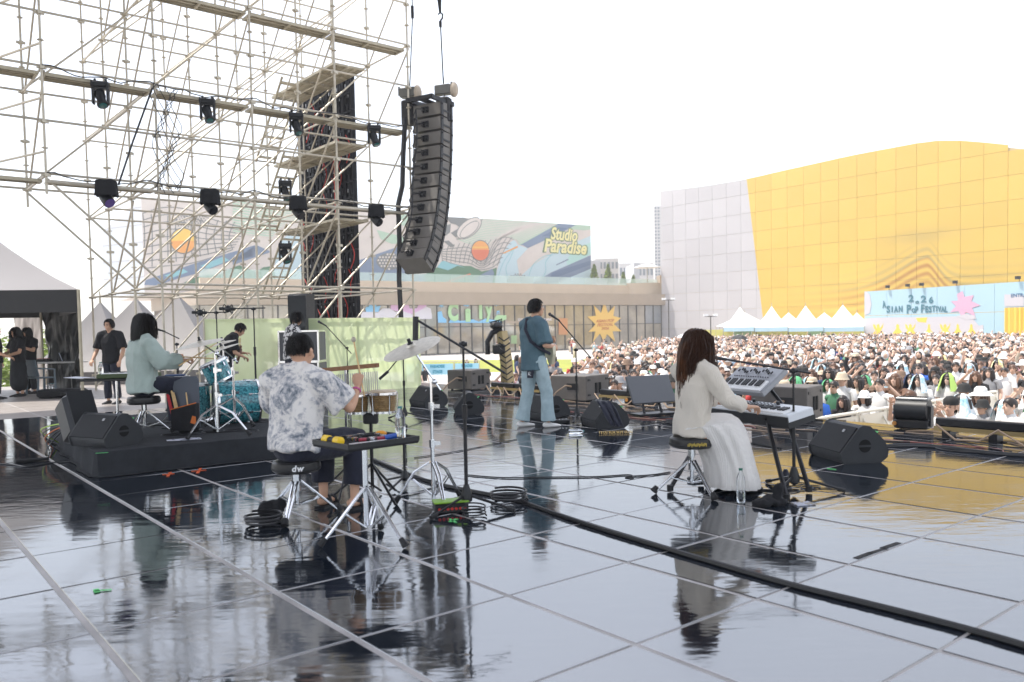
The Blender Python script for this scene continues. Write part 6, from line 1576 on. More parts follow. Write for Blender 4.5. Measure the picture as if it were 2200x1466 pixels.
def micstand(p, h, ends, label, base=.33, mtb=blackm, ang=0.3, mic='dyn', boomr=.009, micdir=None, bx=.0):
    """ends: (boom start, boom end) world points, or None"""
    r = empty('microphone_stand', p, 0, label, 'microphone stand')
    m_ = MB(); m_.cyl((0, 0, .05), (0, 0, h * .62), .014, 8); m_.cyl((0, 0, h * .55), (0, 0, h), .009, 8); m_.cyl((0, 0, h * .56), (0, 0, h * .64), .02, 8); m_.build('pole', mtb, r)
    m_ = MB(); m_.lathe([(.02, .20), (.045, .12), (.045, .08), (.02, .06)], n=12); m_.build('hub', blackp, r)
    for k in range(3):
        a = ang + k * 2.094; d = Vector((math.cos(a), math.sin(a), 0)); MB().tube([d * .02 + Z * .12, d * base + Z * .025], .011, 6).build('leg', mtb, r); MB().cyl(d * (base - .03) + Z * .03, d * (base + .03) + Z * .016, .017, 7).build('rubber_foot', rubber, r)
    if ends:
        a, b = Vector(ends[0]) - p, Vector(ends[1]) - p
        m_ = MB(); m_.tube([a, b], boomr, 7); m_.build('boom', mtb, r); m_ = MB(); m_.ball((0, 0, h), .025, 8, 6); m_.cyl((-.03, 0, h), (.03, 0, h), .016, 8); m_.build('clutch', blackp, r)
        d = (b - a).normalized() if micdir is None else Vector(micdir).normalized()
        if mic == 'dyn':
            m_ = MB(); m_.tube([b - d * .02, b + d * .05, b + d * .13], [.012, .014, .021], 10); hd = m_.build('microphone', blackp, r); MB().ball(b + d * .155, (.025, .025, .028), 12, 9).build('grille_ball', mat('mic_mesh', (.10, .10, .11), .45, .8, .8, 500), hd)
        elif mic == 'cond':
            m_ = MB(); m_.tube([b - d * .02, b + d * .16], .022, 10); m_.build('microphone', blackp, r)
        elif mic == 'studio':
            m_ = MB(); m_.cyl(b + d * -.10, b + d * .12, .022, 10); m_.build('microphone', blackp, r); m_ = MB()
            for q in (-.05, .05): m_.tube([b + d * q + Vector((math.cos(t) * .06 * (1 if abs(d.x) < .5 else .2), math.cos(t) * .03, math.sin(t) * .06)) for t in [k * math.pi / 6 for k in range(13)]], .006, 5)
            m_.ball(b, (.05, .05, .05), 8, 6); m_.build('shock_mount', blackp, r)
    return r
# singer's
pm = fl(1240, 905); Y = pm.y
micstand(pm, at(1240, 752, Y).z, (at(1270, 770, Y - .1), at(1200, 688, Y + .02)), 'straight boom stand with the microphone at the singer mouth', .34, micdir=at(1176, 672, Y + .05) - at(1200, 688, Y + .02))
# keyboard woman's
pm = fl(1706, 1056); Y = pm.y; hd = vec(P3)
kbm_a, kbm_b = at(1742, 802, Y), at(1556, 772, Y + .12)
micstand(pm, at(1706, 797, Y).z, (kbm_a, kbm_b), 'boom stand beside the white keyboard reaching to the keyboard player', .36, ang=-.25, micdir=at(1530, 768, Y + .1) - kbm_b)
# near boom stand of the percussionist
pm = fl(1003, 1098); Y = pm.y
micstand(pm, at(988, 740, Y).z, (at(1085, 802, Y - .15), at(893, 686, Y + .05)), 'near boom stand with a pencil microphone hanging over the cymbal', .34, ang=-.2, mic='cond', micdir=Vector((-.04, 0, -1)))
# drum overheads
for (xb, yb, xt, yt, xe, ye, xm, ym, zz_, lb) in ((472, 880, 472, 672, 490, 671, 430, 672, RIS, 'left overhead stand behind the cymbals with a shock-mounted microphone'), (552, 890, 547, 664, 570, 662, 490, 664, RIS, 'right overhead stand of the drum kit with a shock-mounted microphone')):
    pm = on(xb, yb, zz_); Y = pm.y
    micstand(pm, at(xt, yt, Y).z - zz_, (at(xe, ye, Y), at(xm, ym, Y)), lb, .3, mic='studio', micdir=(-1, 0, .05))
# drummer vocal mic, bass mic
pm = on(385, 880); Y = pm.y; micstand(pm, at(378, 740, Y).z - RIS, (at(385, 728, Y), at(352, 712, Y)), 'vocal microphone stand in front of the drummer mouth', .28, micdir=at(325, 704, Y) - at(352, 712, Y))
pm = fl(742, 868) + Vector((0, .3, 0)); Y = pm.y; micstand(pm, at(737, 748, Y).z, (at(755, 760, Y), at(700, 700, Y)), 'boom microphone stand in front of the green screen, pointing up left', .33, micdir=at(677, 687, Y) - at(700, 700, Y))
# conga/chime mic
pm = fl(868, 905) + Vector((0, .1, 0)); Y = pm.y; micstand(pm, at(862, 770, Y).z, (at(865, 760, Y), at(832, 800, Y - .1)), 'short stand with a pencil microphone aimed at the bongos', .36, mic='cond', micdir=at(815, 815, Y - .1) - at(832, 800, Y - .1))

# ---- cymbals
bronze = mat('cymbal_bronze', (.58, .54, .46), .42, .6, .15, 300, .12, 30)
def cymbal(name, c, nrm, r, label, sub=None):
    q = Vector(nrm).to_track_quat('Z', 'Y').to_euler(); o_ = empty(name, c, 0, label, 'cymbal') if sub is None else None
    m_ = MB(); prof = [(.01, .030 * r / .25), (r * .12, .026), (r * .17, .010), (r * .5, .004), (r * .97, -.012), (r, -.014), (r * .97, -.015), (r * .5, 0), (r * .17, .006), (.01, .02)]
    m_.lathe([(a, b) for a, b in prof], (0, 0, 0), (0, 0, 1), 36, caps=True)
    M = Matrix.Rotation(0, 3, 'Z'); R_ = Vector(nrm).to_track_quat('Z', 'Y').to_matrix(); m_.xf(R_)
    m_.build('plate', bronze, o_); n_ = MB(); n_.cyl(R_ @ Vector((0, 0, .02)), R_ @ Vector((0, 0, .07)), .014, 8); n_.cyl(R_ @ Vector((0, 0, .02)), R_ @ Vector((0, 0, .035)), .024, 8); n_.build('wing_nut', blackp, o_)
    return o_
def cymstand(p, top, label, n=3, r=.34, ang=0.2, mt=chrome, arm=None):
    t = empty('cymbal_stand', p, 0, label, 'cymbal stand', None); h = (Vector(arm) - p).z if arm is not None else (Vector(top) - p).z
    m_ = MB(); m_.cyl((0, 0, .05), (0, 0, h * .5), .016, 10); m_.cyl((0, 0, h * .45), (0, 0, h * .8), .012, 10); m_.cyl((0, 0, h * .75), (0, 0, h), .009, 8); m_.build('pole', mt, t)
    for q in (.5, .8):
        c_ = MB(); c_.cyl((0, 0, h * q - .03), (0, 0, h * q + .03), .024, 10); c_.box((.04, 0, h * q), (.05, .012, .03)); c_.build('clamp', mt, t)
    for k in range(n):
        a = ang + 2 * math.pi * k / n; d = Vector((math.cos(a), math.sin(a), 0)); s = Vector((-d.y, d.x, 0)) * .014; m_ = MB()
        for q in (-1, 1): m_.tube([d * .022 + s * q + Z * .34, d * (r * .5) + s * q + Z * .26, d * r + s * q * .4 + Z * .04], .0075, 6); m_.tube([d * .02 + s * q + Z * .08, d * (r * .55) + s * q + Z * .20], .006, 6)
        m_.build('leg', mt, t); f_ = MB(); f_.tube([d * (r - .03) + Z * .07, d * (r + .015) + Z * .018], [.017, .026], 8); f_.build('rubber_foot', rubber, t)
    if arm is not None: 
        m_ = MB(); a, b = Vector(arm) - p, Vector(top) - p; m_.tube([a - (b - a) * .25, b], .008, 7); m_.ball(a, .024, 8, 6); m_.build('boom_arm', mt, t)
    return t
# near cymbal of the percussionist
pc = fl(932, 1085); Y = pc.y; top = at(884, 746, Y - .02)
cymstand(pc, top, 'chrome stand of the large cymbal in front, tall and straight', ang=.9, arm=at(934, 820, Y), r=.30)
nv_ = Vector((-.30, -.26, .91)).normalized(); cymbal('cymbal', top, nv_, .235, 'large pale cymbal tilted up at the right of the percussionist')
# kit
pA = on(468, 938); pB = on(505, 915); 
cA = at(430, 737, on(468, 938).y + .25); cymstand(pA, cA, 'near chrome cymbal stand at the front of the drum kit', ang=-2.2, arm=at(466, 760, pA.y), r=.36)
cymbal('cymbal', cA, (-.16, -.16, .97), .26, 'left cymbal of the drum kit, upper one over the snare')
cB = at(477, 749, pB.y + .1); cymstand(pB, cB, 'right chrome cymbal stand of the drum kit', ang=-.6, arm=at(504, 772, pB.y), r=.34)
cymbal('cymbal', cB, (-.30, -.10, .95), .255, 'lowest cymbal of the drum kit, tilted up to the right')
cC = at(479, 736, pB.y + .6); cymbal('cymbal', cC, (-.22, -.12, .96), .17, 'small splash cymbal between the two big ones'); cymstand(Vector((cC.x, cC.y, RIS)), cC, 'thin chrome stand behind the rack tom', ang=.3, r=.26)
# ---- drums
pearl = mat('turquoise_pearl', (.010, .10, .135), .22, 0, 0, col2=(.09, .42, .47), vscale=34, thresh=(.40, .66), coat=.6)
headm = mat('drum_head', (.72, .71, .68), .5); hideh = mat('natural_skin_head', (.56, .44, .30), .5)
def drum(p, ax, r, d, label, name='drum', shell=pearl, hm=headm, lugs=8, legs=0, hoop=chrome):
    t = empty(name, p, 0, label, 'drum', None); ax = Vector(ax).normalized(); R_ = ax.to_track_quat('Z', 'Y').to_matrix()
    m_ = MB(); m_.lathe([(r * .97, -d / 2 + .004), (r, -d / 2 + .01), (r, d / 2 - .01), (r * .97, d / 2 - .004)], n=36, caps=False); m_.xf(R_); m_.build('shell', shell, t)
    for s in (-1, 1):
        m_ = MB(); m_.lathe([(.005, s * (d / 2 + .002)), (r * .97, s * (d / 2 + .001)), (r * .985, s * (d / 2 - .008))], n=36); m_.xf(R_); m_.build('head', hm, t)
        m_ = MB(); m_.lathe([(r * 1.0, s * (d / 2 - .016)), (r * 1.045, s * (d / 2 - .016)), (r * 1.045, s * (d / 2 + .012)), (r * .99, s * (d / 2 + .012))], n=36, caps=False); m_.xf(R_); m_.build('hoop', hoop, t)
    m_ = MB()
    for k in range(lugs):
        a = 2 * math.pi * (k + .5) / lugs; q = Vector((math.cos(a), math.sin(a), 0))
        for s in (-1, 1):
            m_.box(q * (r + .012) + Z * s * d * .26, (.024, .018, .045), RZ(a)); m_.cyl(q * (r + .018) + Z * s * d * .28, q * (r + .018) + Z * s * (d / 2), .0035, 5)
    m_.xf(R_); m_.build('lugs', chrome, t, smooth=0)['kind'] = 'stuff'
    if legs:
        for k in range(3):
            a = k * 2.094 + .4; q = Vector((math.cos(a), math.sin(a), 0)) * (r + .02); z0 = -(p.z - RIS); MB().tube([q + Z * .08, q + Z * (z0 + .06), q * 1.12 + Z * (z0 + .01)], .007, 6).build('leg', chrome, t)
    return t
bp0 = on(495, 915); Yk = bp0.y + .35
bd_ = at(508, 864, Yk); drum(bd_, (.88, .47, .0), .275, .50, 'large turquoise bass drum of the kit', 'bass_drum', lugs=8)
ft = at(410, 862, Yk + .05); drum(ft, (0, 0, 1), .235, .42, 'turquoise floor tom left in the kit, beside the stick bag', 'floor_tom', legs=3)
rt = at(466, 797, Yk + .1); drum(rt, (-.34, -.20, .90), .165, .24, 'small turquoise rack tom tilted over the bass drum', 'rack_tom', lugs=6)
sn = at(376, 806, Yk + .15); drum(Vector((sn.x, sn.y, RIS + .52)), (0, -.05, 1), .175, .13, 'snare drum at the drummer knees with a blue pad on top', 'snare_drum', shell=chrome, legs=0)
m_ = empty('practice_pad', Vector((sn.x, sn.y, RIS + .60)), .3, 'dark blue pad lying on the snare drum', 'pad'); MB().bbox((0, 0, .012), (.24, .2, .02), .006).build('pad_body', mat('pad_blue', (.03, .06, .14), .7), m_)
# snare stand
MBs = MB(); s0 = Vector((sn.x, sn.y, RIS)); sst = empty('snare_stand', s0, 0, 'chrome stand under the snare drum', 'stand'); MB().cyl((0, 0, .05), (0, 0, .44), .012, 8).build('pole', chrome, sst)
for k in range(3): a = k * 2.094; MB().tube([(0, 0, .25), (math.cos(a) * .22, math.sin(a) * .22, .02)], .008, 6).build('leg', chrome, sst)
# pedal and clutter
ped = empty('kick_pedal', on(455, 905), rad(-20), 'chrome kick pedal at the bass drum', 'pedal'); MB().box((0, 0, .03), (.09, .28, .012), RX(rad(10))).build('footboard', chrome, ped, smooth=0); MB().tube([(0, .14, 0), (0, .14, .2), (0, .2, .28)], .008, 6).build('beater', chrome, ped)
# sticks in the drummer's right hand and left hand
st_m = MB(); hR_ = vec((drm.matrix_world @ Vector((0, 0, 0)))) if False else None
Md = Matrix.Translation(P1) @ Matrix.Rotation(rad(-62), 4, 'Z')
for q, a, b, lb in (('R', (.24, .44, .83), (.02, .80, 1.02), 'wooden drumstick in the drummer right hand'), ('L', (-.1, .46, .87), (.08, .80, .84), 'wooden drumstick in the drummer left hand')):
    A, B = Md @ Vector(a), Md @ Vector(b); A = A - (B - A) * .25; t = empty('drumstick', A, 0, lb, 'drumstick'); MB().tube([(0, 0, 0), (B - A) * .85, (B - A) * .97, (B - A)], [.008, .007, .004, .006], 7).build('stick', woodm, t)
# stick bag
sb = on(402, 934); bt_ = empty('stick_bag', sb, rad(-18), 'open black and grey stick bag hanging by the floor tom, orange trim and sticks inside', 'bag')
mesh_g = mat('bag_mesh_grey', (.09, .10, .12), .8, 0, .4, 90); orange = mat('bag_orange', (.62, .16, .03), .7)
MB().prism([(-.17, .10), (-.15, .06), (.15, .06), (.17, .10), (.17, .62), (.14, .66), (.0, .66), (-.15, .60), (-.17, .54)], (0, 0, 0), (1, 0, 0), (0, 0, 1), (0, .02, 0)).build('back_panel', mesh_g, bt_)
MB().prism([(-.175, .08), (-.15, .05), (.15, .05), (.175, .08), (.175, .36), (-.175, .28)], (0, -.045, 0), (1, 0, 0), (0, 0, 1), (0, .045, 0)).build('pocket', blackcloth, bt_)
MB().tube([(-.175, -.048, .285), (.175, -.048, .365)], .006, 5).build('orange_trim', orange, bt_); MB().prism([(.09, .14), (.165, .12), (.165, .21), (.12, .22)], (0, -.05, 0), (1, 0, 0), (0, 0, 1), (0, .005, 0)).build('orange_patch', orange, bt_)
for k, (x, dx, h, rr_) in enumerate(((-.10, -.06, .20, .009), (-.08, -.07, .19, .009), (-.06, -.07, .18, .009), (.06, -.02, .18, .008), (-.16, -.06, .16, .013), (-.145, -.06, .15, .013))):
    z0 = .30; MB().tube([(x, -.02, .15), (x + dx, -.04, z0 + h)], rr_, 7).build('stick', woodm if k < 4 else mat('red_stick', (.45, .02, .03), .5), bt_)
# ---- keyboards on the left (drummer side)
def keyboard(p, rz, w, d, h, label, bodym, keym=white, n=26, name='keyboard', tilt=0.0, controls=0, keyd=.45, inset=.06):
    r = empty(name, p, rz, label, 'keyboard'); R_ = RX(tilt)
    o = MB().bbox((0, 0, h / 2), (w, d, h), .008, None).xf(R_).build('case', bodym, r, smooth=0)
    kw = (w - inset * 2) / n; me = MB().box((0, 0, 0), (kw - .0025, d * keyd, .014)).xf(R_).mesh('key', keym, smooth=0)
    bk = MB().box((0, 0, 0), (kw * .55, d * keyd * .6, .014)).xf(R_).mesh('black_key', blackp, smooth=0)
    for k in range(n):
        x = -w / 2 + inset + (k + .5) * kw; inst('key', me, r, R_ @ Vector((x, -d / 2 + d * keyd / 2 + .012, h + .006)))
        if k % 7 in (0, 1, 3, 4, 5) and k < n - 1: inst('black_key', bk, r, R_ @ Vector((x + kw / 2, -d / 2 + d * keyd * .68 + .012, h + .018)))
    return r, R_
lk = fl(255, 880); Yl = on(250, 925).y + .9
pk = at(250, 812, 11.2); kst = empty('keyboard_stand', Vector((pk.x, pk.y, 0)), 0, 'chrome-legged stand carrying two boards behind the drummer', 'stand')
hk = pk.z
MB().cyl((0, 0, .08), (0, 0, hk - .03), .016, 10).build('pole', chrome, kst)
for k in range(3): a = k * 2.094 + .6; MB().tube([(0, 0, .34), (math.cos(a) * .36, math.sin(a) * .36, .03)], .011, 6).build('leg', chrome, kst); MB().cyl((math.cos(a) * .34, math.sin(a) * .34, .04), (math.cos(a) * .38, math.sin(a) * .38, .015), .018, 7).build('rubber_foot', rubber, kst)
MB().bbox((0, 0, hk - .02), (.9, .4, .03), .006).build('tray', blackm, kst, smooth=0)
keyboard(pk + Vector((.18, 0, 0)), rad(8), .75, .32, .06, 'dark keyboard with a lime edge on the left stand', mat('lime_edge', (.05, .075, .025), .5), n=22)
pp_ = empty('sheet_music', pk + Vector((-.42, -.02, .0)), rad(-5), 'open music sheets on the left stand', 'paper'); 
for s in (-1, 1): MB().box((s * .11, 0, .014), (.21, .28, .004), RY(rad(-4 * s))).build('page', mat('paper', (.62, .63, .68), .7), pp_, smooth=0)
def bottle(p, h, r, label, cap=mat('cap_teal', (.02, .16, .16), .4), fill=.45, lying=None, s_=1):
    t = empty('water_bottle', p, 0, label, 'bottle')
    R_ = Matrix.Identity(3) if lying is None else (RZ(lying) @ RY(rad(90)))
    o_ = Vector((0, 0, 0)) if lying is None else Vector((0, 0, r))
    pr = [(r * .8, 0), (r, h * .04), (r * .95, h * .2), (r, h * .3), (r * .95, h * .45), (r, h * .62), (r * .9, h * .74), (r * .42, h * .90), (r * .40, h * .95)]
    m_ = MB().lathe(pr, n=18); m_.xf(R_); m_.v = [v + o_ for v in m_.v]; m_.build('bottle_body', clearp, t)
    if fill: m_ = MB().lathe([(r * .78, h * .012), (r * .93, h * .05), (r * .90, h * fill)], n=18); m_.xf(R_); m_.v = [v + o_ for v in m_.v]; m_.build('water', waterm, t)
    m_ = MB().cyl((0, 0, h * .94), (0, 0, h), r * .46, 12); m_.xf(R_); m_.v = [v + o_ for v in m_.v]; m_.build('cap', cap, t); return t
bottle(pk + Vector((-.15, -.12, .0)), .22, .035, 'clear water bottle on the left keyboard stand')
# guitar case, folding table, chair, bottles pack at the tent
gc = fl(135, 855); g_ = empty('instrument_case', gc, rad(12), 'flat black instrument case lying on the deck in front of the folding table', 'case'); MB().bbox((0, 0, .11), (1.0, .42, .2), .05).build('case_body', blackcloth, g_); MB().bbox((.1, -.215, .1), (.16, .03, .04), .01).build('handle', rubber, g_)
tb0 = fl(114, 840) + Vector((0, .25, 0)); tbl = empty('folding_table', tb0, rad(6), 'white folding table with mixers and cables under the black tent', 'table')
zt_ = .74; MB().bbox((0, 0, zt_), (1.35, .6, .045), .012).build('table_top', mat('table_white', (.55, .54, .52), .5), tbl, smooth=0)
for s in (-1, 1):
    for q in (-1, 1): MB().tube([(s * .45, q * .24, 0), (s * .42, q * .22, zt_ - .03)], .014, 6).build('leg', mat('grey_tube', (.30, .29, .28), .4, .5), tbl)
lp_ = empty('laptop', tb0 + Vector((.28, -.02, zt_ + .022)), rad(120), 'open laptop on the folding table under the tent', 'laptop'); MB().bbox((0, 0, .01), (.33, .23, .02), .004).build('keyboard_base', blackp, lp_); MB().bbox((0, .15, .12), (.33, .015, .23), .004, RX(rad(-18))).build('screen', mat('laptop_screen', (.45, .5, .6), .2), lp_)
mx = empty('mixer', tb0 + Vector((-.35, 0, zt_ + .022)), .2, 'small black mixer with red details on the folding table', 'mixer'); MB().bbox((0, 0, .04), (.38, .28, .07), .01).build('case', blackp, mx)
m_ = MB(); [m_.cyl((-.15 + .05 * i, -.08 + .06 * j, .075), (-.15 + .05 * i, -.08 + .06 * j, .09), .009, 6) for i in range(7) for j in range(4)]; m_.build('knobs', mat('red_knob', (.4, .03, .03), .4), mx)['kind'] = 'stuff'
ch0 = fl(80, 850) + Vector((0, .2, 0)); chm = mat('chair_grey_plastic', (.10, .14, .17), .4); chr_ = empty('plastic_chair', ch0, rad(150), 'blue-grey plastic armchair beside the folding table', 'chair')
MB().bbox((0, 0, .42), (.46, .44, .03), .01).build('seat', chm, chr_); MB().bbox((0, .22, .66), (.46, .03, .42), .01, RX(rad(-12))).build('backrest', chm, chr_)
for s in (-1, 1):
    MB().tube([(s * .24, -.2, 0), (s * .23, -.2, .62), (s * .24, .2, .66)], .022, 6).build('armrest', chm, chr_)
    MB().tube([(s * .25, .24, 0), (s * .22, .2, .42)], .024, 6).build('leg', chm, chr_); MB().tube([(s * .24, -.22, 0), (s * .22, -.2, .42)], .024, 6).build('leg', chm, chr_)
for k in range(4): bottle(fl(88, 846) + Vector((.05 + .085 * (k % 2), .25 + .09 * (k // 2), 0)), .24, .037, 'clear bottle under the plastic chair, %s of a cluster of four' % ['front left', 'front right', 'back left', 'back right'][k])
for o in [o for o in bpy.data.objects if o.get('label', '').startswith('clear bottle under the plastic')]: o['group'] = 'bottles under the plastic chair'
# ---- black tent
tP = fl(178, 856); Tz = at(178, 622, tP.y).z; 
tc = [tP, tP + Vector((-5.0, -.9, 0)), tP + Vector((-8.0, 3.2, 0)), tP + Vector((-2.9, 4.2, 0))]
silver = mat('silver_canopy', (.30, .29, .30), .75, 0, .3, 2, spec=.25); tarp = mat('black_tarp', (.020, .020, .018), .30, 0, 1.0, 7, 0, 0)
tent = pagoda(tc, Tz + 2.35, 0, Tz, silver, 'pavilion tent with silvery roof and black side walls at the far left', mat('black_valance', (.022, .022, .023), .6, 0, .5, 6), vh=.50); tent['category'] = 'tent'
c_ = sum(tc, Vector()) / 4
def tarpwall(a, b, z0, z1, seed, mt, folds=1.0):
    m_ = MB(); NI, NJ = 36, 26; rg = random.Random(seed); d = (b - a).normalized(); nn = Vector((d.y, -d.x, 0))
    for i in range(NI):
        for j in range(NJ):
            u, v_ = i / (NI - 1), j / (NJ - 1); q = a.lerp(b, u); 
            f = noise.noise(Vector((u * 5 + v_ * 2.5, v_ * 3.0, seed))) * .22 + noise.noise(Vector((u * 14, v_ * 5 + u * 6, seed + 4))) * .07
            q = q + nn * f * folds * math.sin(v_ * 3.0) ** .5 if 0 < v_ < 1 else q; q.z = z0 + (z1 - z0) * (1 - v_) - (.10 * math.sin(u * 6.28) * v_ if z0 > .1 else 0); m_.v.append(q - c_)
    m_.f = [(i * NJ + j, i * NJ + NJ + j, i * NJ + NJ + 1 + j, i * NJ + 1 + j) for i in range(NI - 1) for j in range(NJ - 1)]; m_.m = [0] * len(m_.f)
    m_.build('side_wall', mt, tent, smooth=60)
bkl, bkr = tc[2], tc[3]
def gp(x, Y): q = at(x, 700, Y); q.z = 0; return q
tarpwall(gp(94, 21.9), gp(171, 21.5), .0, Tz - .1, 3, mat('black_tarp', (.02, .02, .02)))
tarpwall(gp(28, 24.2), gp(90, 23.2), 0, Tz - .1, 8, mat('grey_tarp', (.34, .30, .27), .5, 0, .6, 5), .5)
q_ = gp(89, 21.8); MB().cyl(q_ - c_, q_ - c_ + Z * (Tz + .3), .03, 8).build('inner_pole', alu, tent)
# grey pagoda tents behind the scaffold
gt_ = mat('grey_tent', (.20, .19, .19), .6, 0, .2, 2)
for k, (x, yp, w, Y, lb) in enumerate(((215, 648, 3.4, 27, 'grey pointed tent nearest the black tent, behind the scaffold'), (292, 640, 3.8, 25, 'grey pointed tent in the middle, behind the scaffold'), (382, 634, 4.2, 24.5, 'broad grey tent behind the scaffold, beside the green screen'))):
    pk_ = at(x, yp, Y + 1.5); c = Vector((pk_.x, pk_.y, 0)); cs = [c + Vector((-w / 2, -w / 2, 0)), c + Vector((w / 2, -w / 2, 0)), c + Vector((w / 2, w / 2, 0)), c + Vector((-w / 2, w / 2, 0))]
    ztop_ = pk_.z; rt_ = pagoda(cs, ztop_, GZ, ztop_ - 2.3, gt_, lb, gt_, 'grey tents behind the scaffold', vh=2.0)
# ---- flight cases behind the guitarist
fcm = mat('case_laminate', (.10, .10, .105), .5, 0, .2, 80); fcg = mat('case_green', (.05, .09, .05), .5)
def fcase(p, rz, w, d, h, label):
    r = empty('flight_case', p, rz, label, 'flight case', 'stacked flight cases by the green screen'); MB().box((0, 0, h / 2), (w, d, h)).build('panels', fcm, r, smooth=0)
    m_ = MB()
    for sx in (-1, 1):
        for sy in (-1, 1): m_.box((sx * w / 2, sy * d / 2, h / 2), (.035, .035, h + .01))
        for z in (0, h): m_.box((sx * w / 2, 0, z), (.035, d, .035))
    for sy in (-1, 1):
        for z in (0, h): m_.box((0, sy * d / 2, z), (w, .035, .035))
    m_.build('edge_trim', chrome, r, smooth=0); 
    MB().bbox((w * .28, -d / 2 - .01, h * .18), (.14, .02, .12), .01).build('butterfly_latch', chrome, r); MB().bbox((-w * .28, -d / 2 - .01, h * .18), (.14, .02, .12), .01).build('butterfly_latch', chrome, r)
pf = fl(640, 858) + Vector((0, .5, 0)); zf = at(642, 712, pf.y).z
fcase(pf, rad(-3), .84, .6, zf * .54, 'lower flight case of the stack, silver edged'); fcase(pf + Z * (zf * .55), rad(-2), .84, .55, zf * .45, 'upper flight case of the stack, grey panels and bright latch')
sp2 = empty('side_fill_speaker', pf + Vector((-.20, .75, 0)), rad(-8), 'tall black side speaker standing behind the flight cases', 'loudspeaker'); zs = at(648, 632, pf.y + .75).z
MB().prism([(-.3, 0), (.3, 0), (.3, zs * .68), (.22, zs * .78), (.22, zs * .98), (.1, zs), (-.3, zs)], (-.21, 0, 0), (0, -1, 0), (0, 0, 1), (.42, 0, 0)).build('cabinet', spk, sp2, smooth=0); MB().box((0, -.31, zs * .36), (.38, .02, zs * .6)).build('grille', grille, sp2, smooth=0)
# bass guitar
bg_ = empty('bass_guitar', P5 + RZ(rad(-66)) @ Vector((-.02, .24, .98)), rad(-66), 'dark bass guitar held by the bending man', 'guitar'); bx = Vector((-.93, .1, .32)).normalized(); by_ = Vector((0, -1, .3)).cross(bx).normalized()
MB().prism([(x * 1.05, y) for x, y in body], (0, 0, 0), bx, by_, bx.cross(by_) * .04).build('body', mat('dark_burst', (.10, .03, .015), .3), bg_); MB().box(bx * .55, (.8, .05, .02), Matrix((bx, by_, bx.cross(by_))).transposed()).build('neck', gwood, bg_, smooth=0)

# ---- percussionist's set: table, chimes, bongos, box
tA, tB = at(680, 951, 5.05), at(812, 962, 4.75); tC = at(899, 935, 5.0)
ptb = fl(790, 1150); zt2 = .0
t0_ = at(787, 952, 5.28); tz = t0_.z
trz = rad(-46); trp = empty('percussion_table', Vector((t0_.x, t0_.y, 0)), trz, 'small black trap table crowded with hand percussion in front of the percussionist', 'table')
MB().bbox((0, 0, tz), (.42, .54, .022), .006).build('table_top', mat('black_felt', (.014, .014, .016), .9, 0, .4, 200), trp, smooth=0)
for s in (-1, 1): MB().box((0, s * .265, tz + .02), (.42, .012, .03)).build('rim', blackp, trp, smooth=0); MB().box((s * .205, 0, tz + .02), (.012, .54, .03)).build('rim', blackp, trp, smooth=0)
MB().cyl((-.02, 0, .10), (-.02, 0, tz - .01), .018, 10).build('pole', chrome, trp)
for k in range(3):
    a = k * 2.094 - 1.9; d = Vector((math.cos(a), math.sin(a), 0)); s = Vector((-d.y, d.x, 0)) * .012; m_ = MB()
    for q in (-1, 1): m_.tube([d * .02 + s * q + Z * .36, d * .30 + s * q * .4 + Z * .03], .008, 6); m_.tube([d * .02 + s * q + Z * .10, d * .15 + s * q + Z * .2], .006, 6)
    m_.build('leg', chrome, trp); MB().tube([d * .28 + Z * .06, d * .32 + Z * .018], [.016, .024], 8).build('rubber_foot', rubber, trp)
def ontab(x, y, z=0): return trp.location + RZ(trz) @ Vector((x, y, tz + .012 + z))
sh_ = empty('shaker', ontab(-.03, -.23, .028), trz, 'yellow and black double shaker on the front edge of the trap table', 'shaker'); yb = mat('shaker_yellow', (.80, .52, .01), .4)
for s in (-1, 1): MB().lathe([(.02, -.032), (.028, -.028), (.028, .028), (.02, .032)], (s * .065, 0, 0), (1, 0, 0), 16).build('end', yb, sh_)
MB().lathe([(.022, -.035), (.022, .035)], (0, 0, 0), (1, 0, 0), 14).build('grip', rubber, sh_)
tbx = empty('tambourine', ontab(-.03, .02, .02), 0, 'dark ring tambourine on the trap table', 'tambourine'); MB().tube([(.11 * math.cos(a), .11 * math.sin(a), 0) for a in [k * .2618 for k in range(25)]], .012, 6).build('ring', blackp, tbx)
for k in range(6): a = k * 1.047; MB().cyl((.11 * math.cos(a), .11 * math.sin(a), -.01), (.11 * math.cos(a), .11 * math.sin(a), .014), .022, 10).build('jingle', chrome, tbx)
mt_ = empty('metal_bar', ontab(.15, -.08, .012), trz + 1.5, 'flat silver bar lying on the trap table', 'bar'); MB().bbox((0, 0, 0), (.26, .05, .012), .003).build('bar_body', mat('brushed', (.55, .54, .56), .35, .8), mt_)
rm = empty('maraca', ontab(.08, .03, .02), trz + 1.3, 'red handled shaker with a blue tip on the trap table', 'shaker'); MB().tube([(-.12, 0, 0), (.05, 0, 0)], .012, 8).build('handle', mat('dark_red', (.30, .02, .04), .4), rm); MB().tube([(.05, 0, 0), (.13, 0, .01)], .018, 8).build('tip', mat('blue_plastic', (.02, .08, .35), .4), rm)
oc_ = empty('egg_shaker', ontab(-.12, .20, .02), 0, 'orange rounded shaker at the back of the trap table', 'shaker'); MB().ball((0, 0, 0), (.04, .025, .02), 12, 8).build('egg', mat('orange_plastic', (.75, .30, .02), .4), oc_)
bottle(ontab(.10, .20, 0), .215, .034, 'half-full clear water bottle standing on the trap table', fill=.38)
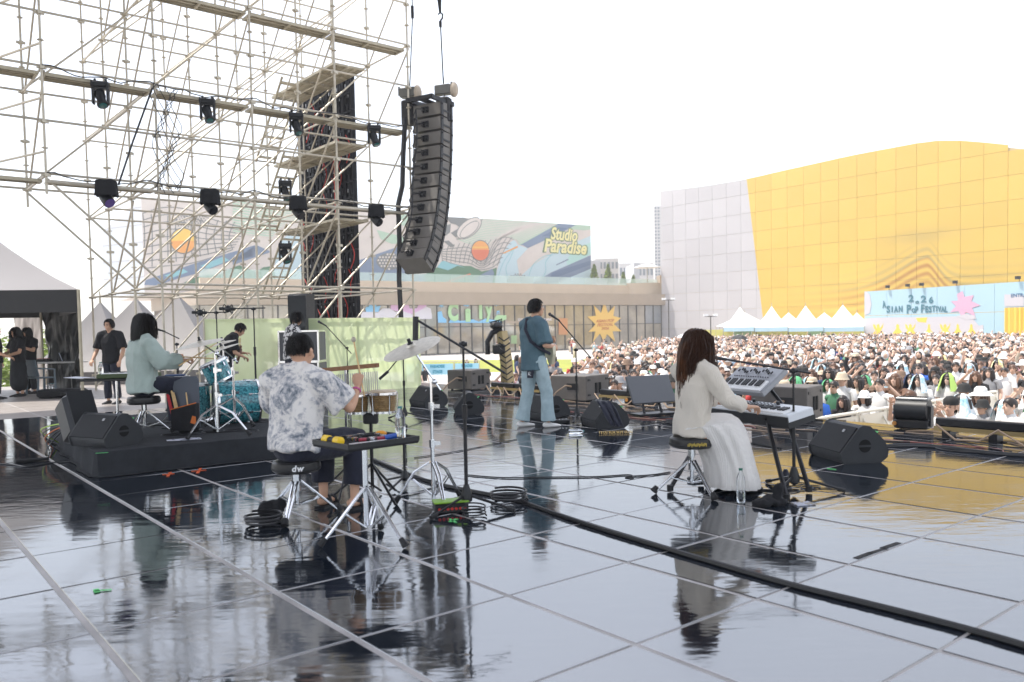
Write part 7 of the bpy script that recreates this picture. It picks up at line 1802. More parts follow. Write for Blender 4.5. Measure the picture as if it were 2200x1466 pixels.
# mallet in hand
Mp = Matrix.Translation(P0) @ Matrix.Rotation(ry, 4, 'Z')
hA = Mp @ Vector((.36, .36, .96)); hB = Mp @ Vector((.27, .40, 1.30)); ml = empty('mallet', hA, 0, 'felt-tipped mallet held upright by the percussionist', 'mallet'); d = hB - hA
MB().tube([-d * .25, d], .006, 7).build('stick', woodm, ml); MB().ball(d * 1.03, (.019, .019, .022), 12, 8).build('felt_head', mat('felt', (.45, .40, .32), .9), ml)
# bar chimes
cA_, cB_ = at(667, 798, 6.9), at(812, 785, 6.6); chs = empty('bar_chimes', cA_, 0, 'row of hanging metal bar chimes under a wooden rail', 'chimes'); d = cB_ - cA_; L = d.length; dn = d.normalized()
Rc = Matrix((dn, dn.cross(Z).normalized() * -1, Z)).transposed(); MB().box(d / 2 + Z * .0, (L, .035, .035), Rc).build('wooden_rail', mat('chime_wood', (.22, .10, .04), .45, 0, .2, 40), chs, smooth=0)
for k in range(34):
    u = (k + .5) / 34; h = .26 - .10 * u; p_ = d * u - Z * (.035 + .012); MB().cyl(p_ - Z * .0, p_ - Z * h, .0045, 6).build('chime', mat('chime_metal', (.50, .50, .48), .3, .9), chs)
MB().tube([d * .5 + dn * .02, Vector(((d * .5).x, (d * .5).y, -cA_.z + .1))], .010, 6).build('pole', chrome, chs)
for k in range(3): a = k * 2.094 + .5; b0 = Vector(((d * .5).x, (d * .5).y, -cA_.z)); MB().tube([b0 + Z * .25, b0 + Vector((math.cos(a) * .3, math.sin(a) * .3, .02))], .009, 6).build('leg', blackm, chs)
# bongos
rattan = mat('woven_shell', (.10, .055, .02), .5, 0, .6, 60, 0, 0, col2=(.30, .20, .09), vscale=30) if False else mat('woven_shell', (.10, .055, .02), .5, 0, .6, 60, col2=(.32, .21, .09), vscale=26)
bY = 6.6
b1, b2 = at(768, 866, bY), at(823, 863, bY); 
for p_, r_0, h_, lb in ((b1, .088, .15, 'smaller left bongo with a woven brown shell'), (b2, .108, .16, 'larger right bongo with a woven brown shell')):
    t = empty('bongo', p_, 0, lb, 'bongo', None); m_ = MB(); m_.lathe([(r_0 * .86, -h_ / 2), (r_0 * .97, 0), (r_0 * .95, h_ / 2)], n=28); m_.build('shell', rattan, t)
    # basket weave ribs
    w_ = MB()
    for k in range(9): z = -h_ / 2 + .012 + k * (h_ - .03) / 8; rr0 = r_0 * (.86 + .11 * (k / 8)) + .003; w_.tube([(rr0 * math.cos(a), rr0 * math.sin(a), z + .003 * math.sin(j * 3.14 + k * 3.14)) for j, a in enumerate([q * .2094 for q in range(31)])], .004, 4)
    w_.build('weave', mat('weave_strand', (.30, .19, .08), .5), t)['kind'] = 'stuff'
    MB().lathe([(.004, h_ / 2 + .014), (r_0 * .9, h_ / 2 + .012), (r_0 * 1.02, h_ / 2 + .004), (r_0 * 1.03, h_ / 2 - .02)], n=28).build('head', hideh, t)
    MB().lathe([(r_0 * 1.04, h_ / 2 - .026), (r_0 * 1.08, h_ / 2 - .022), (r_0 * 1.08, h_ / 2 - .004), (r_0 * 1.04, h_ / 2 - .002)], n=28, caps=False).build('hoop', chrome, t)
    MB().lathe([(r_0 * .88, -h_ / 2 - .012), (r_0 * .95, -h_ / 2 - .012), (r_0 * .95, -h_ / 2 + .006), (r_0 * .9, -h_ / 2 + .006)], n=28, caps=False).build('bottom_ring', chrome, t)
    for k in range(5): a = k * 1.2566 + .3; q = Vector((math.cos(a), math.sin(a), 0)); MB().tube([q * r_0 * 1.1 + Z * (h_ / 2 - .015), q * r_0 * 1.02 - Z * (h_ / 2 + .02)], .005, 6).build('tension_rod', chrome, t)
mid = (b1 + b2) / 2; bs = empty('bongo_stand', Vector((mid.x, mid.y, 0)), 0, 'black stand holding the pair of bongos', 'stand'); z0 = mid.z - .1
MB().cyl((0, 0, .08), (0, 0, z0), .014, 8).build('pole', blackm, bs); MB().bbox((0, 0, z0 - .03), (.12, .06, .09), .01).build('clamp', blackp, bs)
MB().cyl((-.16, 0, .3), (-.16, 0, z0 + .02), .006, 6).build('side_rod', chrome, bs)
for k in range(3): a = k * 2.094 + 1.2; MB().tube([(0, 0, .30), (math.cos(a) * .36, math.sin(a) * .36, .02)], .011, 6).build('leg', blackm, bs)
# black stands right of the table
p_ = fl(870, 1045); r_ = empty('stand', p_, 0, 'slim black tripod stand between the trap table and the cymbal stand', 'stand'); h_ = at(868, 945, p_.y).z; MB().cyl((0, 0, .05), (0, 0, h_), .011, 8).build('pole', blackm, r_); MB().lathe([(.02, .14), (.04, .08), (.02, .05)], n=10).build('hub', blackp, r_)
for k in range(3): a = k * 2.094 + .2; MB().tube([(0, 0, .09), (math.cos(a) * .3, math.sin(a) * .3, .02)], .010, 6).build('leg', blackm, r_)
# stage box and coil
sbp = fl(968, 1100); sbx = empty('stage_box', sbp, rad(14), 'lime and red connector box on the floor between the stands', 'stage box'); MB().bbox((0, 0, .055), (.30, .16, .10), .01).build('case', blackp, sbx); sbx.scale = (.85, .85, .75); MB().bbox((0, 0, .112), (.31, .17, .018), .005).build('lime_lid', mat('lime_plastic', (.22, .42, .04), .4), sbx)
for k in range(7): MB().cyl((-.11 + .037 * k, -.078, .05), (-.11 + .037 * k, -.088, .05), .014, 12).build('socket', mat('red_socket', (.55, .04, .03), .4), sbx)
# cables: loom across the front
def cable_mb(pts, r, acc, n=5, sub=4):
    P_ = [Vector(p) for p in pts]; out = []
    for i in range(len(P_) - 1):
        p0, p1, p2, p3 = P_[max(i - 1, 0)], P_[i], P_[i + 1], P_[min(i + 2, len(P_) - 1)]
        for k in range(sub):
            u = k / sub; out.append(.5 * (2 * p1 + (p2 - p0) * u + (2 * p0 - 5 * p1 + 4 * p2 - p3) * u * u + (3 * p1 - p0 - 3 * p2 + p3) * u ** 3))
    acc[0].tube(out, r, n, m=acc[1])
def cable(pts, r, label, mt=cablem, n=7, sub=8, org=None, jit=0.0, copies=1, name='cable', group=None):
    P_ = [Vector(p) for p in pts]; out = []
    for i in range(len(P_) - 1):
        p0, p1, p2, p3 = P_[max(i - 1, 0)], P_[i], P_[i + 1], P_[min(i + 2, len(P_) - 1)]
        for k in range(sub):
            u = k / sub; out.append(.5 * (2 * p1 + (p2 - p0) * u + (2 * p0 - 5 * p1 + 4 * p2 - p3) * u * u + (3 * p1 - p0 - 3 * p2 + p3) * u ** 3))
    out.append(P_[-1]); o_ = out[0].copy(); t = empty(name, o_, 0, label, 'cable', group)
    for c in range(copies):
        rg = random.Random(c + 5); ph_ = rg.random() * 6; off = Vector((rg.gauss(0, 1), rg.gauss(0, 1), 0)) * (r * 1.6 if c else 0); pts2 = [q - o_ + off * (1 + .6 * math.sin(i * .21 + ph_)) + Z * (r * (c > 2)) for i, q in enumerate(out)]
        MB().tube(pts2, r, n).build('strand', mt, t)
    return t
F_ = lambda x, y, r: fl(x, y) + Z * (r + .001)
L_ = .0095
cable([F_(x, y, L_) for x, y in ((800, 990), (860, 1015), (930, 1040), (1000, 1056), (1080, 1072), (1130, 1085), (1200, 1110), (1290, 1140), (1420, 1180), (1560, 1222), (1700, 1262), (1850, 1300), (2000, 1338), (2120, 1370), (2260, 1412))], L_, 'thick bundle of black cables running diagonally to the lower right corner', copies=5)
for k, (cx, cy, rx, ry, lb) in enumerate(((1096, 1077, .14, .12, 'coiled black cable where the thick bundle begins'), (1020, 1112, .085, .075, 'small coil of thin cable at the foot of the near boom stand'), (570, 1130, .13, .10, 'coil of black cable on the floor left of the percussionist throne'))):
    c = fl(cx, cy); pts = [c + Vector((rx * (1 + .1 * math.sin(i * .37)) * math.cos(i * .42), ry * (1 + .08 * math.sin(i * .53)) * math.sin(i * .42), .012 + .0016 * i)) for i in range(52)]
    cable(pts, .009 if k != 1 else .006, lb, sub=2)
cable([F_(x, y, .008) for x, y in ((1890, 962), (1960, 960), (2040, 966), (2120, 976), (2230, 984))], .014, 'black cable bundle on the deck right of the large monitor', copies=4)
cable([F_(x, y, .006) for x, y in ((1000, 1022), (1080, 1028), (1180, 1027), (1280, 1026), (1350, 1022), (1360, 1028), (1345, 1026), (1400, 1022), (1440, 1016))], .006, 'thin cable crossing the floor with a small loop towards the keyboard player')
cable([F_(x, y, .006) for x, y in ((890, 985), (960, 975), (1040, 960), (1110, 945))], .005, 'thin cable from the trap table towards the singer feet')
cable([F_(x, y, .006) for x, y in ((0, 998), (30, 1000), (60, 1004), (110, 996), (150, 994))], .007, 'thin cable running in from the left edge to a power plug')
pw_ = empty('power_connector', F_(70, 993, .02), rad(35), 'black inline power connector on the floor left of the riser', 'connector'); MB().tube([(-.16, 0, 0), (.16, 0, 0)], [.025, .018], 8).build('plug', rubber, pw_)
rg = random.Random(12)
colr = [mat('cable_orange', (.6, .15, .03), .4), mat('cable_lime', (.4, .6, .05), .4), cablem]
for k in range(5):
    a = on(165, 938) + Z * .02; b_ = fl(98 + 8 * k, 975 - 5 * k); m = (a + b_) / 2 + Vector((-.10 - .05 * k, -.05, .0 + .03 * k)); cable([a + Vector((0, 0, .03 * k)), a.lerp(m, .5) + Z * .10, m, b_ + Z * .01], .0075, '%s cable falling off the left end of the riser' % ['innermost black', 'second black', 'orange', 'outer black', 'lime green'][k], colr[(2, 2, 0, 2, 1)[k]], group='loose cables at the left end of the riser')
# thin clutter of cables along the front of the deck
mbc = MB()
for k in range(26):
    bb = rg.uniform(-12, 1.5); aa = 9.4 + rg.random() * 1.7; pts = []
    for q in range(9): pts.append(grid(aa + rg.gauss(0, .10), bb + q * .45 + rg.gauss(0, .08), .008))
    cable_mb(pts, .0065, (mbc, (0, 1, 0, 2, 0, 1)[k % 6]))
tag(mbc.build('cable_tangle', [cablem, mat('tan_cable', (.35, .25, .17), .5), mat('pinkish_cable', (.30, .10, .08), .45)]), 'many thin cables strewn along the front of the deck', 'cables', None, 'stuff')
mbc = MB()
for k in range(9):
    c = fl(rg.uniform(1395, 1450), rg.uniform(900, 922)); pts = [c + Vector((.16 * math.cos(i * .6 + k), .10 * math.sin(i * .6 + k), .008 + .002 * i)) + Vector((.03 * i, 0, 0)) for i in range(14)]; cable_mb(pts, .007, (mbc, 0))
tag(mbc.build('cable_tangle', cablem), 'heap of tangled black cable behind the draped monitor', 'cables', None, 'stuff')
mbc = MB()
for k in range(7):
    c = on(rg.uniform(300, 560), rg.uniform(905, 940)); pts = [c + Vector((.22 * math.cos(i * .5 + k), .14 * math.sin(i * .5 + k) + .02 * i, .008)) for i in range(12)]; cable_mb(pts, .006, (mbc, 0))
tag(mbc.build('cable_tangle', cablem), 'thin black cables lying among the drum hardware on the riser', 'cables', None, 'stuff')
# pedals at the singer, bottles
pb = empty('pedal_board', fl(1198, 912) + Vector((0, .12, 0)), rad(15), 'black multi-effects pedal at the singer feet', 'pedal'); MB().bbox((0, 0, .03), (.34, .16, .05), .008).build('case', blackp, pb)
for k in range(6): MB().cyl((-.13 + .052 * k, -.04, .05), (-.13 + .052 * k, -.04, .07), .013, 8).build('footswitch', chrome, pb)
bottle(fl(1222, 933), .2, .033, 'clear water bottle lying on its side in front of the singer microphone', lying=rad(5), fill=0)
bottle(fl(1592, 1080), .265, .033, 'clear water bottle standing on the floor by the white skirt', cap=mat('cap_green', (.02, .14, .09), .4), fill=.35)
# ---- keyboard woman's rig
kp = at(1668, 905, 6.95); kz = kp.z; krz = rad(-30)
KD = Vector((.41, -.912, 0)); KN = Vector((.912, .41, 0)); kz = .64
kc = Vector((2.20, 6.55, 0)) - KD * .55 + KN * .14; krz = math.atan2(KD.y, KD.x)
kroot, _ = keyboard(Vector((kc.x, kc.y, kz - .055)), krz, 1.12, .28, .075, 'white full-size keyboard on an angled black stand', mat('keyboard_white', (.62, .64, .66), .35), n=36, keyd=.46)
kroot.rotation_euler = (Matrix.Rotation(krz, 3, 'Z') @ RX(rad(11))).to_euler()
Mk = kroot
MB().box((0, .0, -.012), (1.125, .285, .05)).build('lower_case', blackp, kroot, smooth=0); MB().box((0, -.142, .02), (1.122, .012, .075)).build('front_rail', blackp, kroot, smooth=0)
m_ = MB(); rg = random.Random(6)
for k in range(44): m_.cyl((rg.uniform(-.3, .3), rg.uniform(.02, .14), .085), (0, 0, 0), .005, 5) if False else m_.bbox((-.25 + .045 * (k % 11), .02 + .028 * (k // 11), .078), (.02, .012, .008), .002)
m_.build('control_buttons', mat('grey_button', (.25, .26, .28), .5), kroot, smooth=0)['kind'] = 'stuff'
m_ = MB()
for k in range(2): m_.cyl((-.1 + .3 * k, .1, .07), (-.1 + .3 * k, .1, .105), .016, 10)
m_.build('knob', blackp, kroot)['kind'] = 'stuff'
sy = at(1618, 824, 7.30); synth, Rs = keyboard(Vector((sy.x, sy.y, sy.z)), krz, .60, .34, .055, 'small grey synthesizer tilted up on the second tier', mat('synth_grey', (.30, .31, .33), .4, .2), n=22, tilt=rad(36), keyd=.38, inset=.03)
m_ = MB()
for k in range(15):
    m_.box(Rs @ Vector((-.22 + .031 * k, .09 + .02 * math.sin(k * 1.3), .07)), (.007, .028, .012), Rs); m_.box(Rs @ Vector((-.22 + .031 * k, .02, .064)), (.008, .008, .010), Rs)
m_.build('slider', blackp, synth, smooth=0)['kind'] = 'stuff'
ks = empty('keyboard_stand', Vector((kc.x, kc.y, 0)), 0, 'black angled two-tier stand under the white keyboard', 'stand'); kh = kz - .06
def kl(v): return Vector(v) - Vector((kc.x, kc.y, 0))
for xa, ya, s_, nmz in ((1690, 1070, .30, 0), (1738, 1052, .30, .22), (1440, 1050, -.42, 0), (1506, 1036, -.42, .22)):
    ft_ = fl(xa, ya, .03); tp2 = Vector((kc.x, kc.y, 0)) + KD * s_ + KN * (nmz - .12) + Z * (kh - .02); kn_ = tp2.lerp(ft_, .16) + Z * -.02 
    m_ = MB(); m_.tube([kl(tp2), kl(kn_), kl(ft_)], .019, 8); m_.build('leg', blackm, ks); MB().cyl(kl(ft_ + Z * .03), kl(ft_ - Z * .018), .027, 8).build('rubber_foot', rubber, ks)
for s_ in (.30, -.42): MB().tube([kl(Vector((kc.x, kc.y, kh)) + KD * s_ - KN * .16), kl(Vector((kc.x, kc.y, kh)) + KD * s_ + KN * .17)], .016, 8).build('support_arm', blackm, ks); MB().tube([kl(Vector((kc.x, kc.y, kh)) + KD * s_ + KN * .14), kl(Vector((sy.x, sy.y, sy.z - .06)) + KD * (s_ * .6) + KN * .05)], .017, 8).build('upper_post', blackm, ks)
MB().tube([kl(Vector((kc.x, kc.y, kh * .55)) + KD * .32), kl(Vector((kc.x, kc.y, kh * .55)) - KD * .42)], .011, 6).build('crossbar', blackm, ks)
bk_ = empty('fabric_bag', fl(1662, 1085), 0, 'crumpled black bag at the foot of the keyboard stand', 'bag'); m_ = MB(); m_.ball((0, 0, .03), (.11, .08, .035), 12, 8); m_.ball((.04, .02, .10), (.045, .04, .07), 10, 8); m_.ball((-.08, -.02, .02), (.09, .07, .025), 10, 6); fuse(m_, .012, blackcloth, 'bag_body', bk_, 1, .02, 14)
bk2 = empty('fabric_bag', fl(584, 1112), 0, 'crumpled black pouch on the floor behind the percussionist throne', 'bag'); m_ = MB(); m_.ball((0, 0, .06), (.10, .08, .07), 12, 8); m_.ball((.04, .02, .09), (.07, .06, .05), 10, 8); fuse(m_, .012, blackcloth, 'bag_body', bk2, 1, .015, 14)
pd_ = empty('power_adapter', fl(1622, 1040) + Vector((0, .05, 0)), .3, 'small black power box on the floor between skirt and keyboard stand', 'power supply'); MB().bbox((0, 0, .04), (.085, .07, .08), .006).build('case', blackp, pd_)
for k in range(4): MB().box((-.03 + .02 * k, -.037, .05), (.012, .004, .03)).build('socket', mat('socket_grey', (.3, .3, .3), .5), pd_)
cn = empty('drink_can', fl(1688, 1042), 0, 'dark cylindrical bottle beside the keyboard stand leg', 'bottle'); MB().lathe([(.028, 0), (.03, .01), (.03, .10), (.022, .12), (.014, .135)], n=14).build('can_body', mat('dark_can', (.02, .02, .03), .3, .5), cn)
sp_ = empty('sustain_pedal', fl(1500, 1032), rad(-58), 'black sustain pedal under the keyboard player throne', 'pedal'); MB().bbox((0, 0, .02), (.09, .2, .035), .01).build('pedal_body', blackp, sp_)
mbc = MB()
for k in range(6):
    rg = random.Random(40 + k); c = fl(1600 + 25 * k, 1052 + rg.uniform(-10, 14)); pts = [c + Vector((.10 * math.cos(i * .55 + k) + .02 * i, .07 * math.sin(i * .55 + k), .006)) for i in range(13)]; cable_mb(pts, .0045, (mbc, 0))
tag(mbc.build('cable_tangle', cablem), 'thin cables curling on the floor under the keyboard stand', 'cables', None, 'stuff')
bk3 = empty('booklet', fl(1725, 1084), .2, 'small printed booklet on the floor beside the crumpled bag', 'booklet'); MB().box((0, 0, .006), (.15, .11, .008)).build('cover', mat('booklet_print', (.45, .47, .55), .4, col2=(.2, .16, .1), vscale=25, thresh=(.5, .6)), bk3, smooth=0)
# ================================================================ CROWD
CR = random.Random(77)
tan_ = mat('crowd_tan', (.52, .34, .24), .6)
SK = [mat('crowd_skin_%s' % n, c, .55) for n, c in (('light', (.72, .50, .39)), ('mid', (.66, .44, .33)), ('deep', (.55, .34, .24)))]
CLO = {n: mat('crowd_cloth_' + n.replace(' ', '_'), c, .85, 0, .3, 25) for n, c in (('white', (.72, .71, .69)), ('black', (.018, .018, .020)), ('grey', (.28, .28, .29)), ('blue', (.02, .10, .42)), ('navy', (.02, .035, .09)), ('beige', (.50, .42, .32)), ('green', (.06, .18, .10)), ('red', (.45, .05, .05)), ('pale blue', (.36, .48, .60)), ('pink', (.60, .34, .36)), ('brown', (.16, .09, .06)), ('yellow', (.70, .52, .12)))}
HR = {'black hair': mat('crowd_hair_black', (.026, .019, .016), .42), 'brown hair': mat('crowd_hair_brown', (.11, .055, .032), .42)}
HAT = {n: mat('crowd_hat_' + n, c, .8) for n, c in (('white', (.76, .75, .72)), ('black', (.02, .02, .02)), ('beige', (.55, .46, .34)), ('brown', (.20, .13, .09)), ('grey', (.30, .30, .31)))}
towelm = mat('festival_towel', (.70, .74, .76), .9, 0, .3, 20, 0, col2=(.35, .60, .70), vscale=7, thresh=(.48, .56)); towel2 = mat('festival_towel_green', (.12, .42, .20), .9, 0, .3, 20); towel3 = mat('festival_towel_yellow', (.74, .66, .30), .9, 0, .3, 20, 0, col2=(.66, .72, .76), vscale=6, thresh=(.47, .53))
shades = mat('sunglasses', (.01, .01, .012), .15)
def c_body(pose, n=8):
    """skin parts, one mesh: head, neck, arms and hands, feet"""
    b = MB(); hd = Vector((0, .02, 1.575))
    b.ball(hd + Vector((0, -.01, .03)), (.076, .092, .092), n + 2, 7); b.loft([(hd + Vector((0, .02, -.02)), .066, .072), (hd + Vector((0, .035, -.08)), .045, .045)], n=n)
    b.loft([(hd + Vector((0, .092, .01)), .009, .009), (hd + Vector((0, .105, -.022)), .015, .011)], n=6)
    b.loft([(Vector((0, 0, 1.40)), .055, .055), (hd + Vector((0, 0, -.06)), .05, .05)], n=n)
    for s in (-1, 1): b.ball(hd + Vector((s * .08, -.005, .01)), (.012, .02, .03), 5, 4)
    A = c_arm(pose)
    for sh, el, wr in A:
        b.loft([(sh, .045, .045), (el, .038, .038)], n=6); b.loft([(el, .038, .038), (wr, .026, .026)], n=6)
        d = (wr - el).normalized(); b.loft([(wr, .028, .022), (wr + d * .07, .042, .022), (wr + d * .10, .036, .018)], n=6); sd = d.orthogonal().normalized()
        for k in range(4): o_ = sd * (.012 * (k - 1.5) * 1.5); b.tube([wr + d * .09 + o_, wr + d * .15 + o_ * 1.1], [.009, .006], 4)
        b.tube([wr + d * .03 + sd * .03, wr + d * .08 + sd * .055], [.010, .008], 4)
    for s in (-1, 1): b.loft([(Vector((s * .10, -.02, .25)), .045, .045), (Vector((s * .10, -.02, .06)), .04, .04), (Vector((s * .10, .08, .04)), .045, .03), (Vector((s * .10, .14, .03)), .04, .02)], n=6)
    return b
def c_arm(pose):
    V_ = Vector
    if pose == 'down': return [(V_((s * .20, 0, 1.36)), V_((s * .26, -.01, 1.10)), V_((s * .25, .07, .86))) for s in (-1, 1)]
    if pose == 'rail': return [(V_((s * .20, 0, 1.36)), V_((s * .28, .16, 1.12)), V_((-s * .02, .38, 1.08 + .02 * s))) for s in (-1, 1)]
    if pose == 'phone': return [(V_((.20, 0, 1.36)), V_((.26, .18, 1.22)), V_((.08, .34, 1.50))), (V_((-.20, 0, 1.36)), V_((-.25, .16, 1.20)), V_((-.06, .34, 1.48)))]
    if pose == 'shade': return [(V_((.20, 0, 1.36)), V_((.34, .12, 1.42)), V_((.12, .16, 1.66))), (V_((-.20, 0, 1.36)), V_((-.25, 0, 1.10)), V_((-.18, .14, .98)))]
    return [(V_((.20, 0, 1.36)), V_((.30, .02, 1.62)), V_((.22, .05, 1.86))), (V_((-.20, 0, 1.36)), V_((-.25, .06, 1.12)), V_((-.10, .24, 1.16)))]
def c_top(pose, long_=False, n=10):
    b = MB(); b.loft([(Vector((0, 0, .86)), .165, .115), (Vector((0, 0, 1.05)), .155, .11), (Vector((0, -.01, 1.25)), .185, .12), (Vector((0, -.01, 1.37)), .17, .095), (Vector((0, 0, 1.43)), .075, .07)], n=n + 2, blunt='a')
    for sh, el, wr in c_arm(pose):
        e = el.lerp(wr, .8) if long_ else sh.lerp(el, .62); b.loft([(sh.lerp(Vector((0, 0, 1.38)), .4), .07, .07), (sh, .074, .074), (sh.lerp(el, .5), .068, .068)] + ([(el, .056, .056)] if long_ else []) + [(e, .07 if not long_ else .042, .07 if not long_ else .042)], n=8, blunt='b')
    return b
def c_legs(n=8):
    b = MB(); b.loft([(Vector((0, 0, .92)), .16, .11), (Vector((0, 0, .80)), .17, .12)], n=n)
    for s in (-1, 1): b.loft([(Vector((s * .09, 0, .84)), .09, .10), (Vector((s * .10, .0, .48)), .07, .075), (Vector((s * .10, -.02, .14)), .062, .065)], n=n, blunt='b')
    return b
HC = Vector((0, .01, 1.605))
def c_hair(kind, n=12):
    b = MB()
    def cap(s, zlo, back=0.0, jag=0.0):
        vs = []; K = 6
        for i in range(K + 1):
            f = i / K
            for j in range(n):
                az = 2 * math.pi * j / n; face = max(0, math.cos(az)) ** 1.5; zl = zlo + (.35 - zlo) * face + jag * math.sin(j * 2.4) * .12; zt = 1 - (1 - zl) * f; h = math.sqrt(max(0, 1 - min(1, zt * zt))) if zt > -1 else .3
                vs.append(HC + Vector((math.sin(az) * h * .088 * s, math.cos(az) * h * .105 * s, zt * .105 * s)))
        fs = []
        for i in range(K):
            for j in range(n): l = (j + 1) % n; fs.append((i * n + j, i * n + n + j, i * n + n + l, i * n + l))
        b.add(vs, fs)
    if kind == 'short': cap(1.0, -.45, jag=.6)
    elif kind == 'bob':
        cap(1.04, -.3); 
        for j in range(11):
            a = 1.0 + j * .43; p = HC + Vector((math.sin(a) * .085, math.cos(a) * .098, .01)); b.loft([(p, .04, .024), (p + Vector((math.sin(a) * .02, math.cos(a) * .012, -.12)), .044, .026), (p + Vector((math.sin(a) * .014, math.cos(a) * .012, -.19)), .020, .014)], n=5)
    elif kind == 'long':
        cap(1.04, -.3)
        for j in range(13):
            a = 1.0 + j * .36; p = HC + Vector((math.sin(a) * .085, math.cos(a) * .098, .01)); b.loft([(p, .036, .024), (p + Vector((math.sin(a) * .02, math.cos(a) * .01 - .01, -.16)), .040, .024), (p + Vector((math.sin(a) * .01, -.02, -.36 - .05 * (j % 3))), .016, .012)], n=5)
    return b
def c_hat(kind, n=16):
    b = MB(); o = HC + Vector((0, 0, .045))
    if kind == 'bucket hat': b.lathe([(.138, -.062), (.128, -.045), (.101, .0), (.092, .055), (.060, .082), (.01, .088)], o, n=n, caps=False)
    elif kind == 'wide hat': b.lathe([(.185, -.050), (.155, -.022), (.100, .0), (.092, .06), (.060, .092), (.01, .098)], o, n=n, caps=False)
    elif kind == 'cap':
        b.lathe([(.098, -.01), (.097, .03), (.075, .07), (.01, .085)], o, n=n, caps=False); b.add([o + Vector((-.075, .06, 0)), o + Vector((-.06, .17, -.012)), o + Vector((0, .195, -.008)), o + Vector((.06, .17, -.012)), o + Vector((.075, .06, 0)), o + Vector((0, .09, .012))], [(0, 5, 2, 1), (5, 4, 3, 2)])
    elif kind == 'beanie': b.lathe([(.100, -.03), (.104, .0), (.098, .05), (.06, .09), (.01, .10)], o + Vector((0, -.012, 0)), n=n, caps=False)
    elif kind == 'towel':
        vs = []; K = 8; n2 = 14
        for i in range(K + 1):
            f = i / K
            for j in range(n2 + 1):
                az = .75 + (2 * math.pi - 1.5) * j / n2; r = .10 + .02 * math.sin(j * 1.7) + (.10 * max(0, f - .45) * 1.8); z = .115 * math.cos(min(1.4, f * 2.6)) - max(0, f - .5) * .58; h = math.sin(min(1.57, f * 2.9 + .02))
                vs.append(HC + Vector((math.sin(az) * (r * h), math.cos(az) * (r * 1.1 * h) + .012, z)))
        fs = [(i * (n2 + 1) + j, (i + 1) * (n2 + 1) + j, (i + 1) * (n2 + 1) + j + 1, i * (n2 + 1) + j + 1) for i in range(K) for j in range(n2)]
        b.add(vs, fs)
    return b
eyes_b = MB()
for s in (-1, 1): eyes_b.ball(Vector((s * .032, .094, 1.592)), (.016, .008, .007), 6, 4); eyes_b.box(Vector((s * .033, .096, 1.613)), (.034, .006, .006))
eyes_b.ball(Vector((0, .090, 1.525)), (.022, .008, .006), 6, 4)
shade_b = MB()
for s in (-1, 1): shade_b.ball(Vector((s * .034, .098, 1.592)), (.030, .010, .020), 8, 5)
shade_b.box(Vector((0, .104, 1.598)), (.03, .006, .006))
for s in (-1, 1): shade_b.box(Vector((s * .075, .05, 1.60)), (.006, .10, .008))
dummy = mat('crowd_base', (.5, .5, .5), .8)
POSES = ['down', 'rail', 'phone', 'shade', 'raised']
M_body = {p: c_body(p).mesh('body', dummy, smooth=60) for p in POSES}
M_top = {(p, l): c_top(p, l).mesh('shirt', dummy, smooth=60) for p in POSES for l in (0, 1)}
M_leg = c_legs().mesh('trousers', dummy, smooth=60)
M_hair = {k: c_hair(k).mesh('hair', dummy, smooth=60) for k in ('short', 'bob', 'long')}
M_hat = {k: c_hat(k).mesh('hat', dummy, smooth=50) for k in ('bucket hat', 'wide hat', 'cap', 'beanie', 'towel')}
M_eye = eyes_b.mesh('face', eyem, smooth=60); M_shade = shade_b.mesh('sunglasses', shades, smooth=60)
M_phone = MB().bbox((0, .44, 1.60), (.15, .012, .075), .004).mesh('phone', mat('crowd_phone', (.03, .03, .035), .3), smooth=0)
def cpart(name, me, parent, mt):
    o = bpy.data.objects.new(name, me); COL.objects.link(o); o.parent = parent; o.material_slots[0].link = 'OBJECT'; o.material_slots[0].material = mt; return o
STAGE_PT = Vector((.4, 11, 0))
def attr(rg):
    sh = rg.choices(list(CLO), [46, 22, 9, 2, 5, 6, 3, 2, 4, 2, 3, 1])[0]
    r = rg.random(); hair_ = rg.choices(['short', 'bob', 'long'], [50, 25, 25])[0]; hc_ = rg.choices(list(HR), [75, 25])[0]
    hat = rg.choices([None, 'bucket hat', 'cap', 'wide hat', 'towel', 'beanie'], [60, 10, 17, 2, 9, 2])[0]; hatc = rg.choices(list(HAT), [38, 28, 20, 6, 8])[0]
    tw = rg.choices([towelm, towel2, towel3], [5, 2, 3])[0]
    pose = rg.choices(POSES, [58, 8, 16, 11, 5])[0]
    return dict(sh=sh, hair=hair_, hc=hc_, hat=hat, hatc=hatc, tw=tw, pose=pose, long=rg.random() < .22, legc=rg.choice(['black', 'navy', 'beige', 'pale blue', 'grey', 'white']), skin=rg.choice(SK), shades=rg.random() < .22)
def mkperson(p, rz, h, A, label, group, detail=True):
    r = empty('person', p, rz, label, 'person', group); r.scale = (h / 1.70,) * 3
    cpart('body', M_body[A['pose']], r, A['skin']); cpart('shirt', M_top[(A['pose'], int(A['long']))], r, CLO[A['sh']]); 
    if detail: cpart('trousers', M_leg, r, CLO[A['legc']])
    if A['hat'] != 'beanie': cpart('hair', M_hair[A['hair']], r, HR[A['hc']])
    if A['hat'] == 'towel': cpart('towel', M_hat['towel'], r, A['tw'])
    elif A['hat']: cpart('hat', M_hat[A['hat']], r, HAT[A['hatc']])
    if A['shades']: o = bpy.data.objects.new('sunglasses', M_shade); COL.objects.link(o); o.parent = r
    else: o = bpy.data.objects.new('face', M_eye); COL.objects.link(o); o.parent = r; o['kind'] = 'stuff'
    return r
